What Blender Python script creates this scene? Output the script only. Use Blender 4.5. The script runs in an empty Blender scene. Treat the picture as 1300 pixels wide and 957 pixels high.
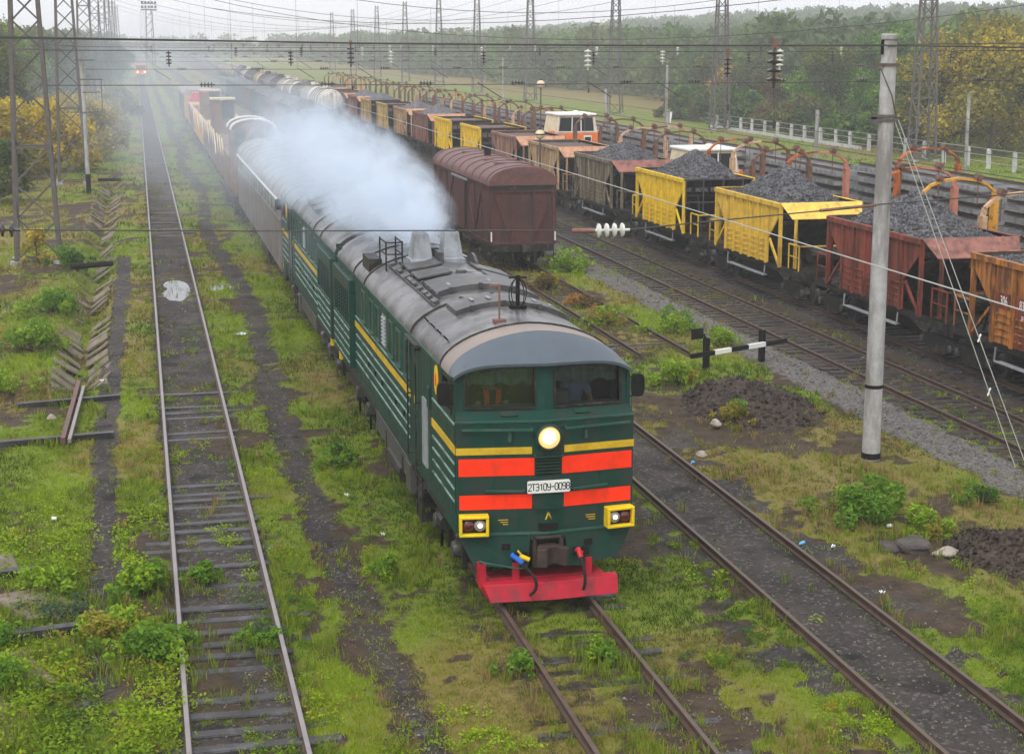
import bpy, bmesh, math, random
import numpy as np
from mathutils import Vector, Matrix
rnd = random.Random(7)
rng = np.random.default_rng(7)
C = bpy.context.scene.collection
SC = bpy.context.scene
R = math.radians

# ---------------------------------------------------------------- camera
CAM_H = 9.6
PITCH, YAW = R(11.588), R(12.687)
cam_d = bpy.data.cameras.new("camera")
cam = bpy.data.objects.new("camera", cam_d)
C.objects.link(cam)
cam_d.sensor_width = 36.0
cam_d.lens = 2080.0 / 1300.0 * 36.0
cam_d.clip_start = 0.5
cam_d.clip_end = 9000
cam.location = (0, 0, CAM_H)
cam.rotation_euler = (math.pi / 2 - PITCH, 0, -YAW)
SC.camera = cam

# ---------------------------------------------------------------- sky, sun, exposure
world = bpy.data.worlds.new("World")
SC.world = world
world.use_nodes = True
wn, wl = world.node_tree.nodes, world.node_tree.links
wn.clear()
SUN_EL, SUN_AZ = R(52), R(215)
sky = wn.new("ShaderNodeTexSky")
sky.sky_type = 'NISHITA'
sky.sun_disc = False
sky.sun_elevation = SUN_EL
sky.sun_rotation = SUN_AZ
sky.air_density = 1.0
sky.dust_density = 6.0
hs = wn.new("ShaderNodeHueSaturation")
hs.inputs["Saturation"].default_value = 0.15
mixw = wn.new("ShaderNodeMix")
mixw.data_type = 'RGBA'
mixw.inputs["Factor"].default_value = 0.55
bgn = wn.new("ShaderNodeBackground")
outw = wn.new("ShaderNodeOutputWorld")
wl.new(sky.outputs[0], hs.inputs["Color"])
wl.new(hs.outputs[0], mixw.inputs[6])
mixw.inputs[7].default_value = (13.6, 13.6, 14.6, 1)       # even cloud layer
wl.new(mixw.outputs[2], bgn.inputs["Color"])
bgn.inputs["Strength"].default_value = 0.10
wl.new(bgn.outputs[0], outw.inputs["Surface"])

sun_d = bpy.data.lights.new("sun", 'SUN')
sun_d.energy = 0.9
sun_d.angle = R(25)
sun_d.color = (1.0, 0.97, 0.93)
sun = bpy.data.objects.new("sun", sun_d)
C.objects.link(sun)
# light comes from behind the camera, a little from the left
sdir = Vector((math.sin(SUN_AZ) * math.cos(SUN_EL), math.cos(SUN_AZ) * math.cos(SUN_EL), math.sin(SUN_EL)))
sun.rotation_euler = sdir.to_track_quat('Z', 'Y').to_euler()

SC.render.engine = 'CYCLES'
SC.view_settings.view_transform = 'Standard'
SC.view_settings.look = 'None'
SC.view_settings.gamma = 1.0
SC.view_settings.exposure = 0.5
SC.view_settings.use_curve_mapping = False
cy = SC.cycles
cy.use_denoising = True
try:
    cy.denoiser = 'OPENIMAGEDENOISE'
except Exception:
    pass
cy.max_bounces = 8
cy.diffuse_bounces = 2
cy.glossy_bounces = 2
cy.transmission_bounces = 4
cy.transparent_max_bounces = 12
cy.volume_bounces = 4
cy.volume_step_rate = 1.0
cy.volume_max_steps = 160
cy.use_adaptive_sampling = True
cy.adaptive_threshold = 0.02

# ---------------------------------------------------------------- helpers
ORD = ("first second third fourth fifth sixth seventh eighth ninth tenth eleventh twelfth thirteenth fourteenth "
       "fifteenth sixteenth seventeenth eighteenth nineteenth twentieth").split()


def tag(o, label=None, cat=None, group=None, kind=None):
    if label: o['label'] = label
    if cat: o['category'] = cat
    if group: o['group'] = group
    if kind: o['kind'] = kind
    return o


def thing(name, label, cat, loc=(0, 0, 0), rz=0.0, group=None):
    o = bpy.data.objects.new(name, None)
    C.objects.link(o)
    o.empty_display_size = 0.2
    o.location = loc
    o.rotation_euler = (0, 0, rz)
    return tag(o, label, cat, group)


def children_of(o):
    return [c for c in o.children]


def copy_tree(o, parent=None):
    c = o.copy()
    C.objects.link(c)
    if parent is not None:
        c.parent = parent
    for ch in children_of(o):
        copy_tree(ch, c)
    return c


class MB:
    """collects shapes and links them as ONE mesh object"""
    def __init__(s):
        s.v, s.f, s.m, s.cur = [], [], [], 0

    def mi(s, i):
        s.cur = i
        return s

    def _add(s, vs, fs):
        n = len(s.v)
        s.v.extend([tuple(p) for p in vs])
        for f in fs:
            s.f.append(tuple(i + n for i in f))
            s.m.append(s.cur)
        return s

    def bx(s, x0, x1, y0, y1, z0, z1):
        vs = [(x0, y0, z0), (x1, y0, z0), (x1, y1, z0), (x0, y1, z0), (x0, y0, z1), (x1, y0, z1), (x1, y1, z1), (x0, y1, z1)]
        return s._add(vs, [(0, 3, 2, 1), (4, 5, 6, 7), (0, 1, 5, 4), (1, 2, 6, 5), (2, 3, 7, 6), (3, 0, 4, 7)])

    def box(s, c, d, rot=(0, 0, 0)):
        m = Matrix.Translation(c) @ (Matrix.Rotation(rot[2], 4, 'Z') @ Matrix.Rotation(rot[1], 4, 'Y') @ Matrix.Rotation(rot[0], 4, 'X'))
        x, y, z = d[0] / 2, d[1] / 2, d[2] / 2
        vs = [m @ Vector(p) for p in [(-x, -y, -z), (x, -y, -z), (x, y, -z), (-x, y, -z), (-x, -y, z), (x, -y, z), (x, y, z), (-x, y, z)]]
        return s._add(vs, [(0, 3, 2, 1), (4, 5, 6, 7), (0, 1, 5, 4), (1, 2, 6, 5), (2, 3, 7, 6), (3, 0, 4, 7)])

    def bar(s, p, q, w, h=None):
        p, q = Vector(p), Vector(q)
        h = h or w
        d = (q - p).normalized()
        up = Vector((0, 0, 1)) if abs(d.z) < 0.95 else Vector((0, 1, 0))
        a = d.cross(up).normalized() * (w / 2)
        b = a.cross(d).normalized() * (h / 2)
        vs = [p - a - b, p + a - b, p + a + b, p - a + b, q - a - b, q + a - b, q + a + b, q - a + b]
        return s._add(vs, [(0, 1, 2, 3), (4, 7, 6, 5), (0, 4, 5, 1), (1, 5, 6, 2), (2, 6, 7, 3), (3, 7, 4, 0)])

    def tube(s, pts, r, n=8, caps=True):
        pts = [Vector(p) for p in pts]
        k = len(pts)
        rs = r if isinstance(r, (list, tuple)) else [r] * k
        vs, fs = [], []
        prev = None
        for i, p in enumerate(pts):
            d = (pts[min(i + 1, k - 1)] - pts[max(i - 1, 0)])
            if d.length < 1e-9: d = Vector((0, 0, 1))
            d.normalize()
            if prev is None:
                ref = Vector((0, 0, 1)) if abs(d.z) < 0.9 else Vector((1, 0, 0))
                a = d.cross(ref).normalized()
            else:
                a = (prev - d * prev.dot(d))
                if a.length < 1e-6: a = d.orthogonal()
                a.normalize()
            prev = a
            b = d.cross(a)
            for j in range(n):
                t = 2 * math.pi * j / n
                vs.append(p + (a * math.cos(t) + b * math.sin(t)) * rs[i])
        for i in range(k - 1):
            for j in range(n):
                j2 = (j + 1) % n
                fs.append((i * n + j, i * n + j2, (i + 1) * n + j2, (i + 1) * n + j))
        if caps:
            fs.append(tuple(range(n - 1, -1, -1)))
            fs.append(tuple((k - 1) * n + j for j in range(n)))
        return s._add(vs, fs)

    def cyl(s, p, q, r, n=14):
        return s.tube([p, q], r, n)

    def lathe(s, prof, o, axis='z', n=16):
        """prof: list of (radius, t) along the axis from o"""
        o = Vector(o)
        ax = {'x': (Vector((1, 0, 0)), Vector((0, 1, 0)), Vector((0, 0, 1))),
              'y': (Vector((0, 1, 0)), Vector((0, 0, 1)), Vector((1, 0, 0))),
              'z': (Vector((0, 0, 1)), Vector((1, 0, 0)), Vector((0, 1, 0)))}[axis]
        vs, fs = [], []
        for r, t in prof:
            for j in range(n):
                a = 2 * math.pi * j / n
                vs.append(o + ax[0] * t + (ax[1] * math.cos(a) + ax[2] * math.sin(a)) * max(r, 1e-4))
        k = len(prof)
        for i in range(k - 1):
            for j in range(n):
                j2 = (j + 1) % n
                fs.append((i * n + j, i * n + j2, (i + 1) * n + j2, (i + 1) * n + j))
        fs.append(tuple(range(n - 1, -1, -1)))
        fs.append(tuple((k - 1) * n + j for j in range(n)))
        return s._add(vs, fs)

    def prism(s, poly, axis, a0, a1):
        n = len(poly)
        def P(p, a):
            return {'x': (a, p[0], p[1]), 'y': (p[0], a, p[1]), 'z': (p[0], p[1], a)}[axis]
        vs = [P(p, a0) for p in poly] + [P(p, a1) for p in poly]
        fs = [tuple(range(n)), tuple(range(2 * n - 1, n - 1, -1))]
        fs += [(i, i + n, (i + 1) % n + n, (i + 1) % n) for i in range(n)]
        return s._add(vs, fs)

    def slab(s, poly, t):
        """flat 3D polygon given thickness along vector t"""
        t = Vector(t)
        n = len(poly)
        vs = [Vector(p) for p in poly] + [Vector(p) + t for p in poly]
        fs = [tuple(range(n)), tuple(range(2 * n - 1, n - 1, -1))]
        fs += [(i, i + n, (i + 1) % n + n, (i + 1) % n) for i in range(n)]
        return s._add(vs, fs)

    def loft(s, rings, close=False, cap=True):
        """rings: list of equally long point lists (open or closed sections)"""
        k, n = len(rings), len(rings[0])
        vs = [p for r in rings for p in r]
        fs = []
        for i in range(k - 1):
            for j in range(n if close else n - 1):
                j2 = (j + 1) % n
                fs.append((i * n + j, i * n + j2, (i + 1) * n + j2, (i + 1) * n + j))
        if cap:
            fs.append(tuple(range(n - 1, -1, -1)))
            fs.append(tuple((k - 1) * n + j for j in range(n)))
        return s._add(vs, fs)

    def build(s, name, mats, parent=None, smooth=False, bevel=0.0, recalc=True):
        me = bpy.data.meshes.new(name)
        me.from_pydata(s.v, [], s.f)
        if not isinstance(mats, (list, tuple)): mats = [mats]
        for m in mats: me.materials.append(m)
        me.polygons.foreach_set("material_index", s.m)
        if recalc:
            bm = bmesh.new(); bm.from_mesh(me)
            bmesh.ops.recalc_face_normals(bm, faces=bm.faces)
            bm.to_mesh(me); bm.free()
        if smooth:
            me.shade_smooth()
            me.set_sharp_from_angle(angle=R(38))
        me.update()
        o = bpy.data.objects.new(name, me)
        C.objects.link(o)
        if parent is not None: o.parent = parent
        if bevel:
            b = o.modifiers.new("bevel", 'BEVEL')
            b.width = bevel; b.segments = 1; b.limit_method = 'ANGLE'; b.angle_limit = R(40)
        return o


def np_mesh(name, verts, faces, mat, parent=None, col=None, smooth=False):
    """verts Nx3, faces MxK (all the same K); col: per-face RGB -> corner colour 'tint'"""
    me = bpy.data.meshes.new(name)
    n, (m, k) = len(verts), faces.shape
    me.vertices.add(n)
    me.vertices.foreach_set("co", np.ascontiguousarray(verts, dtype=np.float32).ravel())
    me.loops.add(m * k)
    me.loops.foreach_set("vertex_index", np.ascontiguousarray(faces, dtype=np.int32).ravel())
    me.polygons.add(m)
    me.polygons.foreach_set("loop_start", np.arange(0, m * k, k, dtype=np.int32))
    me.polygons.foreach_set("loop_total", np.full(m, k, dtype=np.int32))
    if smooth:
        me.polygons.foreach_set("use_smooth", np.ones(m, dtype=bool))
    me.update(calc_edges=True)
    if col is not None:
        a = me.color_attributes.new("tint", 'FLOAT_COLOR', 'CORNER')
        c = np.ones((m, k, 4), dtype=np.float32)
        c[:, :, :3] = col[:, None, :]
        a.data.foreach_set("color", c.ravel())
    if mat is not None: me.materials.append(mat)
    o = bpy.data.objects.new(name, me)
    C.objects.link(o)
    if parent is not None: o.parent = parent
    return o


# value noise for masks and scattering
def _h(ix, iy, seed):
    v = np.sin(ix * 127.1 + iy * 311.7 + seed * 74.7) * 43758.5453
    return v - np.floor(v)


def vnoise(x, y, seed=0):
    ix, iy = np.floor(x), np.floor(y)
    fx, fy = x - ix, y - iy
    fx, fy = fx * fx * (3 - 2 * fx), fy * fy * (3 - 2 * fy)
    a, b = _h(ix, iy, seed), _h(ix + 1, iy, seed)
    c, d = _h(ix, iy + 1, seed), _h(ix + 1, iy + 1, seed)
    return (a * (1 - fx) + b * fx) * (1 - fy) + (c * (1 - fx) + d * fx) * fy


def fbm(x, y, seed=0, oct=4):
    s, a, t = 0.0, 0.5, 0.0
    for i in range(oct):
        s = s + a * vnoise(x, y, seed + i * 3.1)
        t += a; a *= 0.5
        x, y = x * 2.03 + 5.2, y * 2.03 + 1.3
    return s / t


def sstep(a, b, x):
    t = np.clip((x - a) / (b - a), 0, 1)
    return t * t * (3 - 2 * t)
# ---------------------------------------------------------------- materials
def nodes_of(name):
    m = bpy.data.materials.new(name)
    m.use_nodes = True
    nt = m.node_tree
    return m, nt, nt.nodes["Principled BSDF"]


def _coords(nt, scale=(1, 1, 1)):
    """object coordinates shifted at random for each object, so copies differ"""
    tc = nt.nodes.new("ShaderNodeTexCoord")
    oi = nt.nodes.new("ShaderNodeObjectInfo")
    mul = nt.nodes.new("ShaderNodeMath"); mul.operation = 'MULTIPLY'; mul.inputs[1].default_value = 57.0
    nt.links.new(oi.outputs["Random"], mul.inputs[0])
    mp = nt.nodes.new("ShaderNodeVectorMath"); mp.operation = 'ADD'
    nt.links.new(tc.outputs["Object"], mp.inputs[0])
    nt.links.new(mul.outputs[0], mp.inputs[1])
    sc = nt.nodes.new("ShaderNodeVectorMath"); sc.operation = 'MULTIPLY'
    nt.links.new(mp.outputs[0], sc.inputs[0])
    sc.inputs[1].default_value = scale
    return sc.outputs[0]


def _noise(nt, vec, scale, detail=5, rough=0.6):
    n = nt.nodes.new("ShaderNodeTexNoise")
    n.inputs["Scale"].default_value = scale
    n.inputs["Detail"].default_value = detail
    n.inputs["Roughness"].default_value = rough
    nt.links.new(vec, n.inputs["Vector"])
    return n.outputs["Fac"]


def _mix(nt, fac, a, b):
    mx = nt.nodes.new("ShaderNodeMix"); mx.data_type = 'RGBA'
    for sock, v in ((mx.inputs[0], fac), (mx.inputs[6], a), (mx.inputs[7], b)):
        if hasattr(v, "links") or hasattr(v, "is_linked"):
            nt.links.new(v, sock)
        elif isinstance(v, (int, float)):
            sock.default_value = v
        else:
            sock.default_value = (*v[:3], 1)
    return mx.outputs[2]


def _range(nt, v, a, b, c=0.0, d=1.0):
    r = nt.nodes.new("ShaderNodeMapRange")
    r.inputs[1].default_value, r.inputs[2].default_value = a, b
    r.inputs[3].default_value, r.inputs[4].default_value = c, d
    nt.links.new(v, r.inputs[0])
    return r.outputs[0]


def MAT(name, col, rough=0.6, metal=0.0, var=0.18, scale=4.0, dirt=None, dirt_amt=0.5, dirt_scale=1.5, streak=1.0, bump=0.0, bscale=30.0, spec=0.2):
    m, nt, p = nodes_of(name)
    vec = _coords(nt)
    n1 = _noise(nt, vec, scale, 6, 0.65)
    lo = [c * (1 - var) for c in col]
    hi = [min(1, c * (1 + var)) for c in col]
    c = _mix(nt, _range(nt, n1, 0.3, 0.7), lo, hi)
    rg = _range(nt, n1, 0.3, 0.7, max(0.05, rough - 0.08), min(1, rough + 0.1))
    if dirt is not None:
        vs = _coords(nt, (1, 1, 1 / streak))
        n2 = _noise(nt, vs, dirt_scale, 8, 0.7)
        t = 0.5 + 0.22 * (1 - 2 * dirt_amt)
        f = _range(nt, n2, t - 0.06, t + 0.10)
        c = _mix(nt, f, c, dirt)
    nt.links.new(c, p.inputs["Base Color"])
    nt.links.new(rg, p.inputs["Roughness"])
    p.inputs["Metallic"].default_value = metal
    p.inputs["Specular IOR Level"].default_value = spec
    if bump:
        n3 = _noise(nt, vec, bscale, 4, 0.6)
        b = nt.nodes.new("ShaderNodeBump")
        b.inputs["Strength"].default_value = bump
        b.inputs["Distance"].default_value = 0.02
        nt.links.new(n3, b.inputs["Height"])
        nt.links.new(b.outputs[0], p.inputs["Normal"])
    return m


def EMIT(name, col, strength):
    m, nt, p = nodes_of(name)
    p.inputs["Base Color"].default_value = (*col, 1)
    p.inputs["Emission Color"].default_value = (*col, 1)
    p.inputs["Emission Strength"].default_value = strength
    return m


def GLASS(name, tint=(0.8, 0.85, 0.85), a=0.25):
    m, nt, p = nodes_of(name)
    nt.nodes.remove(p)
    o = nt.nodes["Material Output"]
    t = nt.nodes.new("ShaderNodeBsdfTransparent"); t.inputs[0].default_value = (*tint, 1)
    g = nt.nodes.new("ShaderNodeBsdfGlossy"); g.inputs["Roughness"].default_value = 0.06
    fr = nt.nodes.new("ShaderNodeFresnel"); fr.inputs[0].default_value = 1.35
    ad = nt.nodes.new("ShaderNodeMath"); ad.operation = 'ADD'; ad.inputs[1].default_value = a
    mx = nt.nodes.new("ShaderNodeMixShader")
    nt.links.new(fr.outputs[0], ad.inputs[0]); nt.links.new(ad.outputs[0], mx.inputs[0])
    nt.links.new(t.outputs[0], mx.inputs[1]); nt.links.new(g.outputs[0], mx.inputs[2])
    nt.links.new(mx.outputs[0], o.inputs[0])
    return m


def LEAF(name, rough=0.6):
    """colour comes from each leaf's own tint"""
    m, nt, p = nodes_of(name)
    a = nt.nodes.new("ShaderNodeVertexColor"); a.layer_name = "tint"
    nt.links.new(a.outputs[0], p.inputs["Base Color"])
    p.inputs["Roughness"].default_value = rough
    p.inputs["Specular IOR Level"].default_value = 0.06
    o = nt.nodes["Material Output"]
    tr = nt.nodes.new("ShaderNodeBsdfTranslucent")
    nt.links.new(a.outputs[0], tr.inputs[0])
    mx = nt.nodes.new("ShaderNodeMixShader"); mx.inputs[0].default_value = 0.42
    nt.links.new(p.outputs[0], mx.inputs[1]); nt.links.new(tr.outputs[0], mx.inputs[2])
    nt.links.new(mx.outputs[0], o.inputs[0])
    return m


RUST = (0.13, 0.055, 0.03)
GRIME = (0.045, 0.04, 0.036)
M = dict(
    green=MAT("loco green paint", (0.007, 0.043, 0.031), 0.45, spec=0.16, dirt=(0.027, 0.040, 0.032), dirt_amt=0.45, dirt_scale=2.6, streak=5, bump=0.06, bscale=3),
    green_ridge=MAT("highlight painted green ridge", (0.22, 0.33, 0.28), 0.5, var=0.35, scale=6, dirt=(0.03, 0.09, 0.065), dirt_amt=0.4),  # pale tone paints the light catching the raised ribs into the colour
    green_ledge=MAT("dusty green ledge", (0.024, 0.08, 0.06), 0.5, dirt=(0.06, 0.1, 0.08), dirt_amt=0.4),
    loco_yellow=MAT("stripe yellow", (0.55, 0.36, 0.02), 0.45, dirt=(0.4, 0.24, 0.02), dirt_amt=0.3),
    lamp_yellow=MAT("lamp frame yellow", (0.72, 0.5, 0.01), 0.45),
    signal_red=MAT("signal red panel", (0.88, 0.035, 0.006), 0.5, var=0.08, dirt=(0.62, 0.04, 0.012), dirt_amt=0.3, dirt_scale=3, streak=3),
    crimson=MAT("crimson plow paint", (0.40, 0.014, 0.030), 0.42, dirt=(0.2, 0.03, 0.035), dirt_amt=0.4, dirt_scale=3, streak=2, bump=0.05),
    roof=MAT("sooty grey roof", (0.15, 0.146, 0.145), 0.32, spec=0.35, var=0.25, scale=2.0, dirt=(0.045, 0.042, 0.04), dirt_amt=0.55, dirt_scale=1.1, bump=0.08, bscale=4),
    roof_pale=MAT("dusty brown roof", (0.24, 0.195, 0.165), 0.45, var=0.2, scale=2.0, dirt=(0.22, 0.19, 0.17), dirt_amt=0.5, dirt_scale=1.1),
    roof_dark=MAT("dark roof hatch", (0.06, 0.06, 0.06), 0.38, var=0.3, dirt=(0.12, 0.115, 0.11), dirt_amt=0.35),
    visor=MAT("blue grey visor", (0.085, 0.105, 0.125), 0.42, var=0.08),
    grey_paint=MAT("grey paint", (0.24, 0.255, 0.265), 0.5, dirt=(0.2, 0.2, 0.2), dirt_amt=0.4),
    stack=MAT("exhaust stack grey", (0.27, 0.29, 0.31), 0.5, dirt=(0.12, 0.12, 0.12), dirt_amt=0.35, streak=3),
    black=MAT("grimy black", (0.012, 0.011, 0.011), 0.7, spec=0.1, var=0.4),
    under=MAT("oily underframe", (0.018, 0.017, 0.016), 0.5, spec=0.2, var=0.4, scale=8, dirt=(0.075, 0.06, 0.048), dirt_amt=0.35, dirt_scale=4),
    under_hi=MAT("greased steel", (0.07, 0.066, 0.063), 0.4, metal=0.3, var=0.35, scale=9),
    tank=MAT("fuel tank grey", (0.065, 0.064, 0.062), 0.45, var=0.3, dirt=(0.06, 0.055, 0.05), dirt_amt=0.45),
    rubber=MAT("black rubber", (0.012, 0.012, 0.012), 0.6),
    glass=GLASS("cab glass", (0.72, 0.78, 0.76), 0.03),
    dark_glass=MAT("dark window glass", (0.014, 0.018, 0.018), 0.12, spec=0.4),
    cab_inside=MAT("cab lining", (0.16, 0.165, 0.15), 0.7),
    blind=MAT("blind cloth", (0.12, 0.15, 0.13), 0.8, var=0.4, scale=6),
    headlight=EMIT("lit headlight", (1.0, 0.60, 0.22), 0.42), headlight_core=EMIT("headlight core", (1.0, 0.82, 0.5), 1.1),
    lamp_lit=EMIT("lit marker lamp", (1.0, 0.75, 0.5), 2.2),
    lens_red=MAT("red lens", (0.09, 0.012, 0.012), 0.15, spec=0.6),
    lens=MAT("clear lens", (0.25, 0.24, 0.23), 0.12, spec=0.7),
    white=MAT("white paint", (0.72, 0.72, 0.68), 0.5, var=0.08, dirt=(0.45, 0.43, 0.4), dirt_amt=0.25),
    ink=MAT("black lettering", (0.02, 0.02, 0.02), 0.6),
    blue=MAT("blue valve", (0.02, 0.12, 0.5), 0.4),
    red=MAT("red valve", (0.5, 0.02, 0.03), 0.4),
    coupler=MAT("brown coupler steel", (0.05, 0.036, 0.03), 0.55, var=0.4, scale=8),
    rail_bright=MAT("worn rail head", (0.27, 0.24, 0.235), 0.4, metal=0.45, var=0.2, scale=2),
    rail_rust=MAT("rusted rail", (0.07, 0.045, 0.034), 0.6, var=0.35, scale=5),
    rail_brown=MAT("brown rail head", (0.105, 0.075, 0.06), 0.5, metal=0.2, var=0.25, scale=3),
    sleeper=MAT("tarred sleeper", (0.03, 0.028, 0.029), 0.36, var=0.5, scale=5, dirt=(0.085, 0.082, 0.085), dirt_amt=0.35, dirt_scale=3, bump=0.3, bscale=25),
    concrete=MAT("weathered concrete", (0.36, 0.355, 0.34), 0.8, var=0.2, dirt=(0.2, 0.185, 0.17), dirt_amt=0.5, dirt_scale=1.5, streak=4, bump=0.15, bscale=40),
    concrete_old=MAT("mossy slab concrete", (0.19, 0.155, 0.125), 0.85, var=0.35, dirt=(0.13, 0.115, 0.07), dirt_amt=0.45, bump=0.2),
    fence_white=MAT("weathered white concrete", (0.46, 0.46, 0.45), 0.8, var=0.15, dirt=(0.28, 0.27, 0.26), dirt_amt=0.4, streak=3),
    concrete_pale=MAT("pale sleeper concrete", (0.20, 0.20, 0.20), 0.8, var=0.3, scale=3, dirt=(0.09, 0.115, 0.11), dirt_amt=0.45),
    steel=MAT("galvanised lattice", (0.11, 0.10, 0.096), 0.6, metal=0.2, var=0.3, dirt=(0.12, 0.09, 0.075), dirt_amt=0.35),
    wire=MAT("dark wire", (0.06, 0.055, 0.05), 0.5),
    wire_pale=MAT("copper green wire", (0.36, 0.38, 0.33), 0.45, var=0.1),
    insul=MAT("brown insulator glaze", (0.05, 0.035, 0.032), 0.25, spec=0.6),
    insul_pale=MAT("pale glass insulator", (0.62, 0.62, 0.55), 0.2, spec=0.6),
    boxcar=MAT("maroon planks", (0.085, 0.036, 0.032), 0.65, var=0.3, scale=6, dirt=(0.05, 0.03, 0.028), dirt_amt=0.45, streak=4, dirt_scale=2),
    boxroof=MAT("maroon roof sheet", (0.14, 0.065, 0.058), 0.5, var=0.25, dirt=(0.09, 0.055, 0.05), dirt_amt=0.4),
    coach=MAT("grey brown coach side", (0.20, 0.175, 0.16), 0.6, var=0.2, dirt=(0.11, 0.095, 0.085), dirt_amt=0.45, streak=5),
    coach_roof=MAT("grey coach roof", (0.27, 0.25, 0.24), 0.6, var=0.2, dirt=(0.2, 0.18, 0.17), dirt_amt=0.4),
    portal_o=MAT("orange portal paint", (0.48, 0.125, 0.02), 0.55, dirt=RUST, dirt_amt=0.5, dirt_scale=3),
    portal_y=MAT("amber portal paint", (0.6, 0.3, 0.03), 0.5, dirt=RUST, dirt_amt=0.35, dirt_scale=4),
    portal_p=MAT("faded pink portal paint", (0.42, 0.18, 0.12), 0.6, dirt=(0.3, 0.1, 0.06), dirt_amt=0.35, dirt_scale=3),
    portal_r=MAT("rusty portal steel", (0.15, 0.075, 0.05), 0.65, var=0.35, dirt=(0.09, 0.05, 0.04), dirt_amt=0.4, dirt_scale=3),
    portal_t=MAT("tan portal paint", (0.5, 0.33, 0.19), 0.6, dirt=(0.3, 0.17, 0.1), dirt_amt=0.4, dirt_scale=3),
    mach_orange=MAT("machine orange", (0.72, 0.17, 0.03), 0.45, dirt=(0.5, 0.13, 0.04), dirt_amt=0.3),
    cream=MAT("cream paint", (0.62, 0.52, 0.33), 0.5, dirt=(0.45, 0.36, 0.24), dirt_amt=0.3),
    beige=MAT("beige machine paint", (0.21, 0.115, 0.055), 0.6, var=0.35, dirt=(0.08, 0.045, 0.03), dirt_amt=0.5, dirt_scale=2),
    amber=MAT("amber machine paint", (0.58, 0.34, 0.09), 0.55, dirt=(0.35, 0.2, 0.1), dirt_amt=0.4),
    rust=MAT("rust brown steel", (0.19, 0.10, 0.075), 0.7, var=0.3, dirt=(0.12, 0.07, 0.055), dirt_amt=0.4),
    bark=MAT("bark", (0.07, 0.055, 0.045), 0.85, var=0.35, scale=8, bump=0.3),
    leaf=LEAF("leaf"), blade=LEAF("grass blade", 0.7),
    litter_white=MAT("white litter", (0.7, 0.72, 0.72), 0.5, var=0.1),
    litter_blue=MAT("blue plastic", (0.12, 0.35, 0.6), 0.3),
    stone=MAT("pale stone", (0.32, 0.28, 0.23), 0.8, var=0.3, bump=0.3),
    darkstone=MAT("dark stone", (0.075, 0.065, 0.058), 0.8, var=0.4, bump=0.4),
    skin=MAT("skin", (0.42, 0.24, 0.17), 0.5, var=0.08),
    hair=MAT("dark hair", (0.02, 0.016, 0.013), 0.6),
    shirt=MAT("blue shirt cloth", (0.27, 0.32, 0.48), 0.8, var=0.1),
    dark_cloth=MAT("dark cloth", (0.03, 0.03, 0.035), 0.8),
    hivis=MAT("orange vest cloth", (0.9, 0.1, 0.02), 0.6, var=0.05),
)


def gravel_mat(name, dark, light, s=14.0):
    m, nt, p = nodes_of(name)
    tc = nt.nodes.new("ShaderNodeTexCoord")
    vo = nt.nodes.new("ShaderNodeTexVoronoi"); vo.inputs["Scale"].default_value = s
    nt.links.new(tc.outputs["Object"], vo.inputs["Vector"])
    bw = nt.nodes.new("ShaderNodeRGBToBW"); nt.links.new(vo.outputs["Color"], bw.inputs[0])
    n = _noise(nt, tc.outputs["Object"], 1.2, 4)
    c = _mix(nt, bw.outputs[0], dark, light)
    c2 = _mix(nt, _range(nt, n, 0.35, 0.7, 0.0, 0.45), c, dark)
    nt.links.new(c2, p.inputs["Base Color"])
    p.inputs["Roughness"].default_value = 0.75
    p.inputs["Specular IOR Level"].default_value = 0.15
    b = nt.nodes.new("ShaderNodeBump"); b.inputs["Strength"].default_value = 1.0; b.inputs["Distance"].default_value = 0.06
    iv = _range(nt, vo.outputs["Distance"], 0.0, 0.8, 1.0, 0.0)
    nt.links.new(iv, b.inputs["Height"]); nt.links.new(b.outputs[0], p.inputs["Normal"])
    return m


M['gravel'] = gravel_mat("crushed grey gravel", (0.035, 0.035, 0.038), (0.22, 0.22, 0.23), 9)
M['gravel_brown'] = gravel_mat("rusty fines", (0.11, 0.07, 0.055), (0.24, 0.165, 0.13), 16)
M['mound'] = gravel_mat("dark cinder heap", (0.022, 0.016, 0.013), (0.095, 0.072, 0.055), 11)


STROKES = {  # polylines on a 0..1 x 0..1 cell
    '2': [[(0, .82), (.2, 1), (.8, 1), (1, .82), (1, .6), (0, .0), (1, .0)]], 'T': [[(0, 1), (1, 1)], [(.5, 1), (.5, 0)]],
    'E': [[(0, .85), (.2, 1), (.8, 1), (1, .8), (1, .2), (.8, 0), (.2, 0), (0, .15)], [(.3, .5), (1, .5)]], '1': [[(.2, .75), (.6, 1), (.6, 0)]],
    'O': [[(.2, 0), (0, .15), (0, .85), (.2, 1), (.8, 1), (1, .85), (1, .15), (.8, 0), (.2, 0)]], 'U': [[(0, 1), (.05, .55), (.25, .42), (1, .42)], [(1, 1), (1, .15), (.8, 0), (.1, 0)]],
    '-': [[(.1, .5), (.9, .5)]], '9': [[(1, .5), (.2, .5), (0, .6), (0, .88), (.2, 1), (.8, 1), (1, .88), (1, .15), (.8, 0), (.1, 0)]],
    '8': [[(.2, .52), (0, .4), (0, .12), (.2, 0), (.8, 0), (1, .12), (1, .4), (.8, .52), (.2, .52), (.05, .64), (.05, .88), (.2, 1), (.8, 1), (.95, .88), (.95, .64), (.8, .52)]]}


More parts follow.
